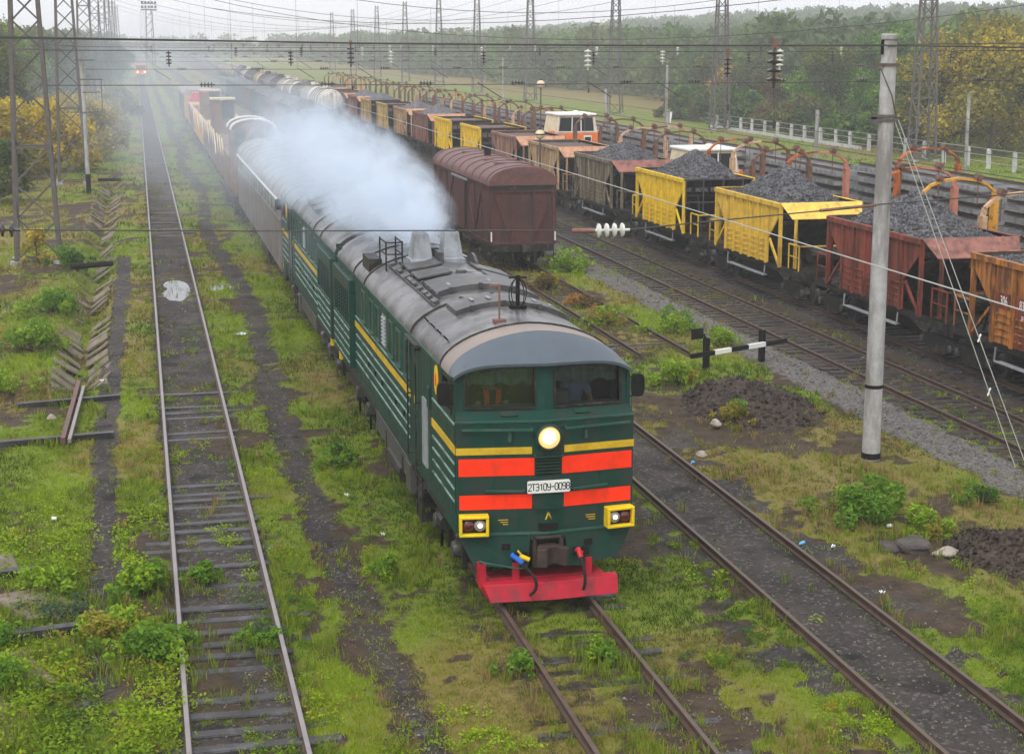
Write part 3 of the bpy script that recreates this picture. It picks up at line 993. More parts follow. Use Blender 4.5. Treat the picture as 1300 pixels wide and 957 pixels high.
    b.prism([(-.2, -.05), (-.28, -.32), (-.10, -.34), (.0, -.16), (.08, -.14), (.22, -.34), (.30, -.28), (.2, -.05)], 'z', .90, 1.22)
    b.bx(-.26, -.2, -.02, .1, .8, 1.36); b.bx(.2, .27, -.02, .1, .8, 1.36); b.bx(-.26, .27, -.02, .08, 1.3, 1.36)
    b.build("coupler", M['coupler'], t, bevel=.015)
    def hose(name, x, zt, zb, valve, dx, L2=.0):
        b = MB()
        pts = [(x, -.05, zt), (x + dx * .4, -.2, zt - .08), (x + dx, -.33, (zt + zb) / 2), (x + dx * 1.05, -.34, zb + .12), (x + dx * .7, -.30, zb)]
        sm = []
        for i in range(len(pts) - 1):
            p0, p1, p2, p3 = (Vector(pts[max(0, min(len(pts) - 1, i + q))]) for q in (-1, 0, 1, 2))
            for f in (0, .25, .5, .75):
                sm.append(.5 * (2 * p1 + (p2 - p0) * f + (2 * p0 - 5 * p1 + 4 * p2 - p3) * f ** 2 + (3 * p1 - p0 - 3 * p2 + p3) * f ** 3))
        sm.append(Vector(pts[-1]))
        b.tube(sm, .028, 8)
        h = b.build(name, M['rubber'], t, smooth=True)
        b = MB(); b.cyl((x - dx * .3, -.06, zt + .07), (x + dx * .35, -.18, zt - .06), .045, 10); b.box((x, -.1, zt + .03), (.14, .05, .05), (0, .5, 0))
        b.build("valve", valve, h)
        return h
    hose("brake_hose", -.58, 1.02, .42, M['blue'], .27)
    hose("brake_hose", .52, 1.05, .46, M['red'], .04)
    b = MB(); b.cyl((-.52, -.1, 1.07), (-.36, -.14, 1.0), .04, 10); b.bar((-.5, -.13, 1.1), (-.56, -.13, 1.17), .03)
    b.build("yellow_valve", M['lamp_yellow'], t)
    b = MB(); b.bx(-.62, -.36, -.0, .03, .94, 1.09); b.bx(.44, .72, -.0, .03, .98, 1.12); b.build("hose_recess", M['black'], t)
    b = MB(); b.tube([(-1.2, -.02, 1.0), (-1.15, -.07, .98), (-.55, -.09, .84), (-.40, -.09, .84), (-.36, -.06, .95)], .018, 6)
    b.build("uncoupling_lever", M['green_ledge'], t)
    # snow plow
    b = MB()
    b.slab([(-1.05, -.28, .34), (1.16, -.28, .34), (1.30, .12, .72), (1.20, .12, .72), (-1.24, .12, .72)], (0, .02, .03))
    b.slab([(-1.05, -.28, .34), (-1.24, .12, .72), (-1.30, .16, .80), (-1.02, .0, .30)], (.03, .02, 0))
    b = MB()
    # swept blade: lower edge ahead of the upper edge
    lo = [(-1.04, -.20, .30), (0, -.27, .30), (1.20, -.17, .30)]
    hi = [(-1.14, -.10, .56), (0, -.17, .56), (1.22, -.07, .56)]
    for i in range(2):
        b.slab([lo[i], lo[i + 1], hi[i + 1], hi[i]], (0, .04, .01))
        b.slab([hi[i], hi[i + 1], (hi[i + 1][0], hi[i + 1][1] + .13, .585), (hi[i][0], hi[i][1] + .13, .585)], (0, .02, .03))
    b.slab([lo[0], hi[0], (-1.22, .3, .58), (-1.1, .25, .34)], (.03, .0, 0))
    for x in (-1.2, -.62, .66): b.bx(x, x + .12, .0, .06, .5, .92)
    b.bar((-1.2, .1, .56), (-1.2, .1, .95), .04)
    b.bx(-1.0, 1.0, .1, .5, .5, .62)
    b.build("snow_plow", M['crimson'], t, bevel=.006)
    # ---- roof
    b = MB()
    rings = [roof_ring(y) for y in (1.55, 4.8, 8, 11.5, 13.35, 15, 16.85)]
    b.loft(rings)
    b.build("roof", M['roof'], t, smooth=True)
    b = MB()
    r0 = roof_ring(.85); r1 = roof_ring(1.57, off=.004)
    b.loft([r0, r1], cap=False)
    b.build("cab_roof", M['roof_pale'], t, smooth=True)
    # visor: from the arc of the roof down to the straight swept eave
    b = MB()
    arc = roof_ring(.86)
    low = [(p[0] * 1.01, .16 + wedge(p[0]) * .9 + .0, 4.31 - .21 * (abs(p[0]) / 1.55) ** 6) for p in arc]
    mid = [(p[0], p[1] * .55 + l[1] * .45, p[2] * .72 + l[2] * .28) for p, l in zip(arc, low)]
    b.loft([arc, mid, low], cap=False)
    b.loft([low, [(p[0] * .99, p[1] + .01, p[2] - .05) for p in low]], cap=False)
    b.loft([[(p[0] * .99, p[1] + .01, p[2] - .05) for p in low], [(p[0] * .97, p[1] + .3, p[2] - .03) for p in low]], cap=False)
    b.build("cab_visor", M['visor'], t, smooth=True)
    # seams
    for y in (1.58, 4.8, 11.5, 13.4):
        b = MB(); b.tube(roof_ring(y, 22, off=.015), .022, 6); b.build("roof_seam", M['under'], t)
    # drip rail
    b = MB()
    for s in (-1, 1):
        b.bar((s * 1.555, 1.7, EAVE + .01), (s * 1.555, 16.85, EAVE + .01), .03, .035)
    b.build("drip_rail", M['green_ledge'], t)
    # raised roof covers
    def cover(y0, y1, x0, x1, h, mat):
        b = MB()
        top = lambda y: [(x0 + (x1 - x0) * i / 12, y, roofz(x0 + (x1 - x0) * i / 12) + h) for i in range(13)]
        low = lambda y: [(x0 + (x1 - x0) * i / 12, y, roofz(x0 + (x1 - x0) * i / 12) - .03) for i in range(13)]
        def ring(y): return top(y) + low(y)[::-1]
        b.loft([ring(y0), ring(y1)], close=True)
        return b.build("roof_cover", mat, t)
    cover(3.55, 4.55, -.9, 1.28, .10, M['roof_dark'])
    cover(5.7, 7.2, -.88, 1.2, .12, M['roof_dark'])
    for (y, x) in ((7.9, -.52), (9.2, -.5), (7.6, .95), (9.0, .98)):
        b = MB(); b.box((x, y + .45, roofz(x) + .05), (.75, .95, .05), (0, .28 if x > 0 else -.16, 0))
        b.build("roof_hatch", M['roof_dark'], t, bevel=.01)
    b = MB()
    for k in range(10):
        y = 5.3 + k * .62 + rnd.uniform(-.12, .12)
        b.box((-.98, y, roofz(-.98) + .04), (rnd.uniform(.08, .2), rnd.uniform(.2, .5), .07), (0, -.35, 0))
        b.box((-.86, y + .3, roofz(-.86) + .04), (.05, .1, .14), (0, -.35, 0))
    b.bar((-1.06, 4.9, roofz(-1.06) + .05), (-1.06, 11.3, roofz(-1.06) + .05), .025)
    for x in (-.6, 0, .7): 
        b.box((x, 4.58, roofz(x) + .07), (.07, .08, .1))
        b.box((x, 5.66, roofz(x) + .1), (.07, .08, .1))
        b.box((x, 3.52, roofz(x) + .07), (.07, .08, .1))
    b.box((.1, 8.2, roofz(.1) + .03), (.2, .2, .06)); b.box((.25, 7.5, roofz(.25) + .03), (.3, .1, .05))
    b.build("roof_fitting", M['roof_dark'], t)
    b = MB()
    for (x, y) in ((.35, 8.4), (.4, 8.0), (-.55, 6.2), (.3, 6.3), (.85, 6.4), (1.0, 4.0), (.7, 4.0), (-.5, 4.1), (-.2, 4.0)):
        b.box((x, y, roofz(x) + (.11 if y < 7 else .015) + .008), (.06 if y < 7 else .22, .3 if y < 7 else .16, .012), (0, .2 * x, .0))
    b.build("roof_label", M['grey_paint'], t)
    b = MB()
    for k in range(4):
        x = -1.30
        b.box((x, 2.25 + k * .68, roofz(x) + .0), (.03, .07, .2), (0, -.75, 0))
    b.build("vent_slot", M['black'], t)
    # aerials
    b = MB(); b.cyl((-.4, 2.05, roofz(-.4)), (-.4, 2.05, roofz(-.4) + .66), .018, 6); b.box((-.4, 2.05, roofz(-.4) + .02), (.22, .16, .06)); b.box((-.47, 2.05, roofz(-.4) + .66), (.2, .03, .03))
    b.build("whip_aerial", M['rust'], t)
    b = MB()
    zc = roofz(.22)
    b.cyl((.22, 3.3, zc), (.22, 3.3, zc + .62), .04, 8)
    for k in range(4):
        a = k * math.pi / 2 + .4
        pts = [(.22 + .20 * math.sin(u) * math.cos(a), 3.3 + .20 * math.sin(u) * math.sin(a), zc + .28 - .28 * math.cos(u)) for u in np.linspace(.25, math.pi, 9)]
        b.tube(pts, .01, 5)
    b.box((.22, 3.3, zc + .03), (.3, .2, .06)); b.bar((.05, 3.3, zc + .58), (.39, 3.3, zc + .58), .03)
    b.build("loop_aerial", M['black'], t)
    # exhaust stacks, railing cage, arch shield
    for x in (-.42, .27):
        b = MB()
        y = 10.35
        def rect(w, d, z, o=0): return [(x - w / 2, y - d / 2 + o, z), (x + w / 2, y - d / 2 + o, z), (x + w / 2, y + d / 2 + o, z), (x - w / 2, y + d / 2 + o, z)]
        zb = roofz(x) - .08
        b.loft([rect(.54, .8, zb), rect(.54, .8, zb + .16), rect(.46, .66, zb + .17), rect(.30, .5, zb + .74), rect(.26, .44, zb + .74), rect(.26, .44, zb + .4)], close=True)
        b.build("exhaust_stack", M['stack'], t, bevel=.01)
    b = MB()
    for (x, y) in ((-1.15, 11.7), (-1.15, 10.7), (-.78, 10.7), (-.78, 11.7)):
        b.bar((x, y, roofz(x) - .05), (x, y, 5.15), .035)
    for z in (5.12, 4.85):
        b.bar((-1.15, 10.7, z), (-1.15, 11.7, z), .03); b.bar((-1.15, 10.7, z), (-.78, 10.7, z), .03); b.bar((-.78, 10.7, z), (-.78, 11.7, z), .03)
    b.bx(-1.4, -1.1, 11.75, 12.9, 4.2, 4.62)
    b.build("roof_cage", M['under'], t)
    b = MB()
    for s in (1,):
        pts = [(.75 + .0, 9.6 + .25 * i, roofz(.75) - .05 + .3 * math.sin(math.pi * i / 6)) for i in range(7)]
        b.slab(pts + [(.75, 11.1, roofz(.75) - .1), (.75, 9.6, roofz(.75) - .1)], (.06, 0, 0))
    b.bx(-.12, .0, 9.7, 10.2, 4.7, 5.0); b.bx(-.15, .1, 10.9, 11.3, 4.6, 4.95)
    b.build("roof_shield", M['roof_dark'], t)
    # ---- side windows and louvre
    for s in (-1, 1):
        for k, y in enumerate((11.75, 10.35, 9.4, 8.45, 7.4, 6.4, 5.2)):
            b = MB()
            xa, xb = min(s * 1.535, s * 1.548), max(s * 1.535, s * 1.548)
            if k == 3:
                for j in range(8): b.box((s * 1.56, y, 3.22 + j * .08), (.05, .5, .02), (0, .6 * s, 0))
                b.bx(xa, xb, y - .27, y + .27, 3.15, 3.85)
                b.build("side_louvre", M['grey_paint'], t)
                continue
            b.bx(xa, xb, y - .27, y + .27, 3.18, 3.84)
            w = b.build("side_window", M['dark_glass'], t)
            b = MB()
            for (y0, y1, z0, z1) in ((y - .31, y + .31, 3.84, 3.88), (y - .31, y - .27, 3.14, 3.84), (y + .27, y + .31, 3.14, 3.84)):
                b.bx(min(s * 1.54, s * 1.57), max(s * 1.54, s * 1.57), y0, y1, z0, z1)
            b.bx(min(s * 1.54, s * 1.60), max(s * 1.54, s * 1.60), y - .33, y + .33, 3.12, 3.16)
            b.build("frame", M['green_ledge'], w)
        # door recess with rails
        b = MB(); b.bx(min(s * 1.50, s * 1.545), max(s * 1.50, s * 1.545), 4.0, 4.75, 1.85, 3.9)
        d = b.build("engine_door", M['green'], t, bevel=.01)
        b = MB()
        for y in (3.9, 4.85): b.bar((s * 1.62, y, 1.6), (s * 1.62, y, 3.95), .03)
        for y, z in ((3.9, 3.93), (4.85, 3.93), (3.9, 1.7), (4.85, 1.7), (3.9, 2.9), (4.85, 2.9)): b.bar((s * 1.54, y, z), (s * 1.62, y, z), .03)
        b.bar((s * 1.60, 3.7, 4.02), (s * 1.60, 5.0, 4.02), .12, .05)
        b.build("door_handrail", M['under'], t)
        b = MB(); b.bx(min(s * 1.54, s * 1.57), max(s * 1.54, s * 1.57), 3.0, 3.5, 1.85, 3.12); b.build("grey_side_panel", M['grey_paint'], t)
        b = MB(); b.bx(min(s * 1.54, s * 1.58), max(s * 1.54, s * 1.58), 2.65, 2.9, 3.05, 3.45); b.build("side_locker", M['green'], t, bevel=.01)
        b = MB()
        for y in (5.8, 6.9, 8.8, 9.9, 11.0): b.box((s * 1.55, y, 2.28), (.03, .1, .1))
        b.build("side_port", M['black'], t)
        # oval emblem
        b = MB()
        el = [(2.05 + .17 * math.cos(2 * math.pi * i / 20), 3.72 + .27 * math.sin(2 * math.pi * i / 20)) for i in range(20)]
        b.prism(el, 'x', s * 1.54, s * 1.556)
        e = b.build("oval_emblem", M['lamp_yellow'], t)
        b = MB()
        el = [(2.05 + .08 * math.cos(2 * math.pi * i / 16), 3.72 + .12 * math.sin(2 * math.pi * i / 16)) for i in range(16)]
        b.prism(el, 'x', s * 1.556, s * 1.562)
        b.build("emblem_centre", M['signal_red'], e)
        # radiator block at the rear
        b = MB()
        x0, x1 = s * 1.5, s * 1.68
        xa, xb = min(x0, x1), max(x0, x1)
        b.bx(xa, xb, 13.42, 16.8, 3.55, 3.9)
        b.bx(xa, xb, 13.42, 16.8, 1.72, 2.75)
        b.bx(xa, xb, 13.42, 13.6, 2.75, 3.55); b.bx(xa, xb, 16.6, 16.8, 2.75, 3.55)
        rb = b.build("radiator_block", M['green'], t, bevel=.015)
        b = MB(); b.bx(min(s * 1.5, s * 1.55), max(s * 1.5, s * 1.55), 13.6, 16.6, 2.75, 3.55); b.build("grille_back", M['black'], rb)
        b = MB()
        for k in range(9): b.box((s * 1.62, 15.1, 2.8 + k * .09), (.012, 3.0, .05), (0, .7 * s, 0))
        for k in range(7): b.bx(min(s * 1.655, s * 1.675), max(s * 1.655, s * 1.675), 13.9 + k * .42, 13.94 + k * .42, 2.75, 3.55)
        b.build("grille", M['green'], rb)
        b = MB()
        for z in (1.85, 2.05, 2.25, 2.45, 2.65):
            for k in range(3): b.bx(min(s * 1.68, s * 1.70), max(s * 1.68, s * 1.70), 13.5 + k * 1.1, 14.45 + k * 1.1, z - .014, z + .014)
        b.build("block_rib", M['green_ridge'], rb)
        b = MB(); b.bx(min(s * 1.55, s * 1.62), max(s * 1.55, s * 1.62), 16.0, 16.3, 1.45, 1.62); b.build("yellow_tag", M['lamp_yellow'], t)
    # ---- fuel tank, boxes
    b = MB()
    b.prism([(-1.25, .62), (1.25, .62), (1.45, .85), (1.45, 1.3), (-1.45, 1.3), (-1.45, .85)], 'y', 6.0, 10.6)
    b.bx(-1.5, -1.1, 5.4, 6.0, .7, 1.3); b.bx(1.1, 1.5, 5.4, 6.0, .7, 1.3)
    b.mi(1)
    b.cyl((-1.3, 6.8, .75), (-1.3, 8.6, .75), .22, 12); b.bx(-1.47, -1.45, 6.6, 6.7, .8, 1.2); b.bx(-1.47, -1.45, 8.9, 9.0, .8, 1.2)
    tk = b.build("fuel_tank", [M['tank'], M['under']], t, bevel=.03)
    b = MB(); b.slab([(-1.455, 6.1, .92), (-1.455, 6.25, .92), (-1.455, 6.175, 1.06)], (-.01, 0, 0)); b.build("warning_sign", M['lamp_yellow'], tk)
    # ---- three-axle bogies
    for y in (3.55, 13.2):
        bg = MB()
        for s in (-1, 1):
            bg.bx(min(s * 1.02, s * 1.16), max(s * 1.02, s * 1.16), y - 2.5, y + 2.5, .72, .95)
            for k in (-1, 0, 1):
                yy = y + k * 1.85
                bg.bx(min(s * .98, s * 1.2), max(s * .98, s * 1.2), yy - .2, yy + .2, .48, .92)
            for yy in (-2.3, -.95, .95, 2.3):
                bg.tube([(s * 1.22, y + yy - .25, .95), (s * 1.3, y + yy, 1.02), (s * 1.22, y + yy + .25, .95)], .05, 6)
                bg.bx(min(s * 1.16, s * 1.26), max(s * 1.16, s * 1.26), y + yy - .05, y + yy + .05, .45, 1.1)
        bg.bx(-1.0, 1.0, y - 2.2, y + 2.2, .7, 1.1)
        B = bg.build("bogie", M['under'], t, bevel=.015)
        for k in (-1, 0, 1):
            yy = y + k * 1.85
            w = MB()
            for s in (-1, 1): w.lathe([(.52, s * .70), (.525, s * .76), (.53, s * .82), (.2, s * .84), (.12, s * .9)], (0, yy, .69), 'x', 24)
            w.cyl((-.8, yy, .69), (.8, yy, .69), .1, 10)
            w.build("wheelset", M['under_hi'], B, smooth=True)
            for s in (-1, 1):
                w = MB(); w.lathe([(.0, s * 1.36), (.14, s * 1.35), (.17, s * 1.28), (.17, s * 1.16)], (0, yy, .69), 'x', 14)
                w.build("axle_box", M['under_hi'], B, smooth=True)
            w = MB()
            for s in (-1, 1):
                for d in (-.36, .36):
                    for q in range(5):
                        w.lathe([(.07, .0), (.11, .02), (.11, .05), (.07, .07)], (s * 1.12, yy + d, .88 + q * .085), 'z', 10)
            w.build("spring", M['under'], B)
        w = MB()
        for s in (-1, 1):
            for d in (-1.0, 1.0):
                w.cyl((s * 1.34, y + d - .3, 1.0), (s * 1.34, y + d + .12, 1.0), .13, 12)
                w.bar((s * 1.34, y + d + .12, 1.0), (s * 1.3, y + d + .45, .6), .05)
                w.bar((s * 1.3, y + d + .45, .35), (s * 1.3, y + d + .45, 1.1), .05)
            w.build("brake_gear", M['under_hi'], B)
    # steps by the cab
    b = MB()
    for s in (-1, 1):
        for k in range(4): b.bx(min(s * 1.2, s * 1.5), max(s * 1.2, s * 1.5), 4.1, 4.65, .5 + k * .27, .53 + k * .27)
        for y in (4.08, 4.67): b.bar((s * 1.48, y, .5), (s * 1.48, y, 1.5), .03)
    b.build("steps", M['under'], t)
    return t


loco1 = loco_section("leading green diesel section with lit headlight, red panels and crimson plow")
loco2 = copy_tree(loco1)
loco2.rotation_euler = (0, 0, math.pi)
loco2.location = (6.48, 25.98 + 17.15 + 17.15, 0)
loco2['label'] = "trailing green diesel section coupled behind the leading one in the smoke"
# ---------------------------------------------------------------- two people in the leading cab
def skin_body(name, chains, mat, parent, root=0, sub=2):
    """chains: list of [(x,y,z,r),...]; a chain may start at an existing point (same coordinates)"""
    vs, rs, es, key = [], [], [], {}
    for ch in chains:
        prev = None
        for (x, y, z, r) in ch:
            k = (round(x, 3), round(y, 3), round(z, 3))
            if k not in key:
                key[k] = len(vs); vs.append((x, y, z)); rs.append(r)
            i = key[k]
            if prev is not None and prev != i: es.append((prev, i))
            prev = i
    me = bpy.data.meshes.new(name)
    me.from_pydata(vs, es, [])
    o = bpy.data.objects.new(name, me); C.objects.link(o); o.parent = parent
    o.modifiers.new("skin", 'SKIN')
    if not me.skin_vertices: me.skin_vertices.new(name="skin")
    for i, r in enumerate(rs):
        r = r if isinstance(r, tuple) else (r, r)
        me.skin_vertices[0].data[i].radius = r
        me.skin_vertices[0].data[i].use_root = (i == root)
    s = o.modifiers.new("sub", 'SUBSURF'); s.levels = sub; s.render_levels = sub
    me.materials.append(mat)
    dg = bpy.context.evaluated_depsgraph_get()
    m2 = bpy.data.meshes.new_from_object(o.evaluated_get(dg))
    o.modifiers.clear(); o.data = m2
    m2.materials.clear(); m2.materials.append(mat); m2.shade_smooth()
    return o


def seated_person(label, loc, lean, hands, shirt, vest=False):
    """local: seat surface at z=0, faces -y"""
    t = thing("person", label, "person", loc, 0)
    hz = .62
    pel = (0, .05, .10, (.15, .12)); bel = (0, .03 - lean * .3, .26, (.155, .11)); che = (0, -lean * .7, .44, (.17, .115)); nb = (0, -lean, .56, (.09, .08))
    nk = (0, -lean - .02, .62, .052); hb = (0, -lean - .05, .70, (.07, .08)); hm = (0, -lean - .06, .79, (.078, .095)); ht = (0, -lean - .05, .87, (.055, .065))
    body = [[pel, bel, che, nb, nk, hb, hm, ht]]
    arms, sl = [], []
    for s in (-1, 1):
        sh = (s * .19, -lean, .53, .055); el = (s * .27, -lean - .10, .27, .043); hd = hands[0 if s < 0 else 1]
        wr = (hd[0], hd[1], hd[2], .027); pm = (hd[0] - s * .02, hd[1] - .07, hd[2], (.035, .018))
        body.append([nb, sh, el, wr, pm])
        for k in range(4):
            fx = pm[0] + (k - 1.5) * .02
            L = (.055, .07, .066, .05)[k]
            body.append([pm, (fx, pm[1] - .035, pm[2] + .002, .0095), (fx, pm[1] - .035 - L * .5, pm[2] - .012, .009), (fx, pm[1] - .035 - L * .8, pm[2] - .035, .008)])
        body.append([wr, (wr[0] - s * .045, wr[1] - .03, wr[2] + .005, .011), (wr[0] - s * .058, wr[1] - .07, wr[2] - .01, .0095)])
        hp = (s * .10, .02, .08, .085); kn = (s * .14, -.42, .10, .062); an = (s * .14, -.45, -.32, .042); to = (s * .14, -.58, -.35, .035)
        body.append([pel, hp, kn, an, to])
    b = skin_body("body", body, M['skin'], t)
    # clothes follow the same skeleton, a little thicker, ending at neck, elbows and ankles
    g = .018
    def up(p, e=g):
        r = p[3]
        return (*p[:3], (r[0] + e, r[1] + e) if isinstance(r, tuple) else r + e)
    ch = [[up((*pel[:3], pel[3])), up(bel), up(che), (nb[0], nb[1], nb[2] + .0, (.10, .085))]]
    tr = []
    for s in (-1, 1):
        sh = (s * .19, -lean, .53, .075); md = (s * .25, -lean - .06, .36, .068)
        ch.append([(nb[0], nb[1], nb[2], (.10, .085)), sh, md])
        hp = (s * .10, .02, .08, .10); kn = (s * .14, -.42, .10, .078); an = (s * .14, -.45, -.28, .062)
        tr.append([(0, .05, .10, (.17, .14)), hp, kn, an])
    skin_body("shirt", ch, M[shirt], t)
    skin_body("trousers", tr, M['dark_cloth'], t)
    bb = MB()
    hc = Vector((0, -lean - .045, .80))
    rings = []
    for i in range(7):
        a = i / 6 * math.pi * .52
        rings.append([(hc.x + .094 * math.sin(a) * math.cos(2 * math.pi * j / 16), hc.y + .115 * math.sin(a) * math.sin(2 * math.pi * j / 16) + .012, hc.z + .02 + .105 * math.cos(a)) for j in range(16)])
    bb.loft(rings, close=True); bb.build("hair", M['hair'], t, smooth=True)
    f = MB(); fy = -lean - .06 - .098
    for s in (-1, 1):
        f.lathe([(.0, .0), (.012, .004), (.014, .012)], (s * .032, fy + .006, .795), 'y', 8)
    f.build("eye", M['ink'], t)
    f = MB(); f.slab([(-.012, fy + .01, .765), (.012, fy + .01, .765), (0, fy + .012, .80)], (0, -.02, -.005)); f.bar((-.025, fy + .012, .735), (.025, fy + .012, .735), .01)
    for s in (-1, 1): f.box((s * .082, -lean - .05, .79), (.018, .035, .06))
    f.build("face_feature", M['skin'], t)
    if vest:
        for s in (-1, 1):
            v = MB()
            pts = [(s * .10, -lean + .12, .50), (s * .11, -lean, .615), (s * .11, -lean * .95 - .115, .54), (s * .10, -lean * .7 - .155, .42), (s * .09, -.15 - lean * .3, .26), (s * .09, -.11, .12)]
            for a, c in zip(pts[:-1], pts[1:]): v.bar(a, c, .085, .02)
            v.build("vest_strap", M['hivis'], t)
    # seat under the person
    return t


def cab_seat(label, loc):
    t = thing("driver_seat", label, "seat", loc)
    b = MB(); b.bx(-.24, .24, -.2, .26, -.1, 0.0); b.build("seat", M['dark_cloth'], t, bevel=.03)
    b = MB(); b.box((0, .27, .28), (.44, .09, .55), (.12, 0, 0)); b.build("backrest", M['dark_cloth'], t, bevel=.03)
    b = MB(); b.cyl((0, 0, -.44), (0, 0, -.1), .05, 10); b.build("pedestal", M['under'], t)
    return t


cab_seat("dark seat under the driver in the blue shirt", (7.22, 27.3, 3.19))
seated_person("person in a blue shirt leaning on the desk behind the windscreen nearer the cinder track", (7.22, 27.27, 3.20), .16, ((-.17, -.40, .29), (.22, -.42, .29)), 'shirt')
cab_seat("dark seat under the person with the orange straps", (5.72, 27.25, 3.14))
seated_person("person in dark clothes with bright orange vest straps behind the cab windscreen", (5.72, 27.22, 3.15), .20, ((-.20, -.36, .29), (.16, -.40, .29)), 'dark_cloth', True)
# ---------------------------------------------------------------- goods wagons
def bogie(parent, y, detail=True, zc=.62):
    b = MB()
    for s in (-1, 1):
        b.prism([(y - 1.25, zc + .02), (y - 1.05, zc + .22), (y - .4, zc + .28), (y + .4, zc + .28), (y + 1.05, zc + .22), (y + 1.25, zc + .02), (y + .9, zc - .1), (y + .35, zc - .3), (y - .35, zc - .3), (y - .9, zc - .1)], 'x', min(s * .98, s * 1.14), max(s * .98, s * 1.14))
    b.bx(-1.0, 1.0, y - .25, y + .25, zc - .1, zc + .35)
    if not detail:
        for yy in (y - .92, y + .92):
            for s in (-1, 1): b.lathe([(.46, s * .71), (.46, s * .85)], (0, yy, .62), 'x', 12)
        return b.build("bogie", M['under'], parent)
    B = b.build("bogie", M['under'], parent, bevel=.02)
    for yy in (y - .92, y + .92):
        w = MB()
        for s in (-1, 1): w.lathe([(.47, s * .70), (.455, s * .74), (.45, s * .84), (.36, s * .85), (.3, s * .8), (.12, s * .86)], (0, yy, .62), 'x', 20)
        w.cyl((-.8, yy, .62), (.8, yy, .62), .08, 8)
        w.build("wheelset", M['under_hi'], B, smooth=True)
        for s in (-1, 1):
            w = MB(); w.lathe([(.13, s * 1.13), (.13, s * 1.22), (.08, s * 1.25)], (0, yy, .62), 'x', 10)
            w.build("axle_box", M['under_hi'], B)
    w = MB()
    for s in (-1, 1):
        for d in (-.15, .15):
            for q in range(4): w.lathe([(.06, 0), (.09, .02), (.09, .05), (.06, .065)], (s * 1.06, y + d, zc - .2 + q * .09), 'z', 8)
    w.build("spring", M['under'], B)
    return B


def coupler(b, y, s):
    b.bx(-.12, .12, min(y, y + s * .55), max(y, y + s * .55), .98, 1.2)
    b.box((0, y + s * .6, 1.09), (.34, .2, .28))


def heap(name, label, x, y, hx, hy, z0, peak, mat, group, flat=False, rocks=0):
    n, m = 24, 44
    u = np.linspace(-1, 1, n); v = np.linspace(-1, 1, m)
    U, V = np.meshgrid(u, v)

    def zf(U, V):
        xx, yy = U * hx, V * hy
        if flat: return peak * (fbm(xx * 1.5 + y, yy * 1.5, 3, 3) - .2)
        V2 = V + .12 * np.sin(y)
        d = (np.abs(U) ** 1.9 + np.abs(V2) ** 1.9) ** (1 / 1.9)
        return peak * np.clip(1.03 - d, 0, 1) ** .85 * (.88 + .3 * fbm(xx * .6 + y, yy * .6, 5, 2)) + (fbm(xx * 2.3 + y, yy * 2.3 + x, 9, 3) - .5) * .2
    zz = zf(U, V)
    edge = (np.abs(U) > .999) | (np.abs(V) > .999)
    zz = np.where(edge, -.45, zz)
    i = np.arange(n * m).reshape(m, n)
    f = np.stack([i[:-1, :-1].ravel(), i[:-1, 1:].ravel(), i[1:, 1:].ravel(), i[1:, :-1].ravel()], 1)
    f = np.concatenate([f[:, [0, 1, 2]], f[:, [0, 2, 3]]])
    P = np.stack([(U * hx).ravel(), (V * hy).ravel(), zz.ravel()], 1)
    if rocks:
        ru, rv = rng.uniform(-.97, .97, rocks), rng.uniform(-.97, .97, rocks)
        rz = zf(ru, rv)
        base = np.array([(1, 0, 0), (-1, 0, 0), (0, 1, 0), (0, -1, 0), (0, 0, 1), (0, 0, -.6)], float)
        fc = np.array([(0, 2, 4), (2, 1, 4), (1, 3, 4), (3, 0, 4), (2, 0, 5), (1, 2, 5), (3, 1, 5), (0, 3, 5)])
        sz = rng.uniform(.03, .085, rocks)
        J = base[None] * (1 + rng.normal(0, .35, (rocks, 6, 1))) * sz[:, None, None]
        J = J + np.stack([ru * hx, rv * hy, rz], 1)[:, None]
        f = np.concatenate([f, (fc[None] + (np.arange(rocks) * 6)[:, None, None] + n * m).reshape(-1, 3)])
        P = np.concatenate([P, J.reshape(-1, 3)])
    o = np_mesh(name, P, f, mat, smooth=False)
    o.location = (x, y, z0)
    tag(o, label, "gravel load", group)
    return o


def paint(nm, c, amt=.35, d=RUST):
    return MAT(nm, c, .6, var=.25, scale=3, dirt=tuple(v * .75 for v in d), dirt_amt=amt + .1, dirt_scale=3.2, streak=6, bump=.08, bscale=6)


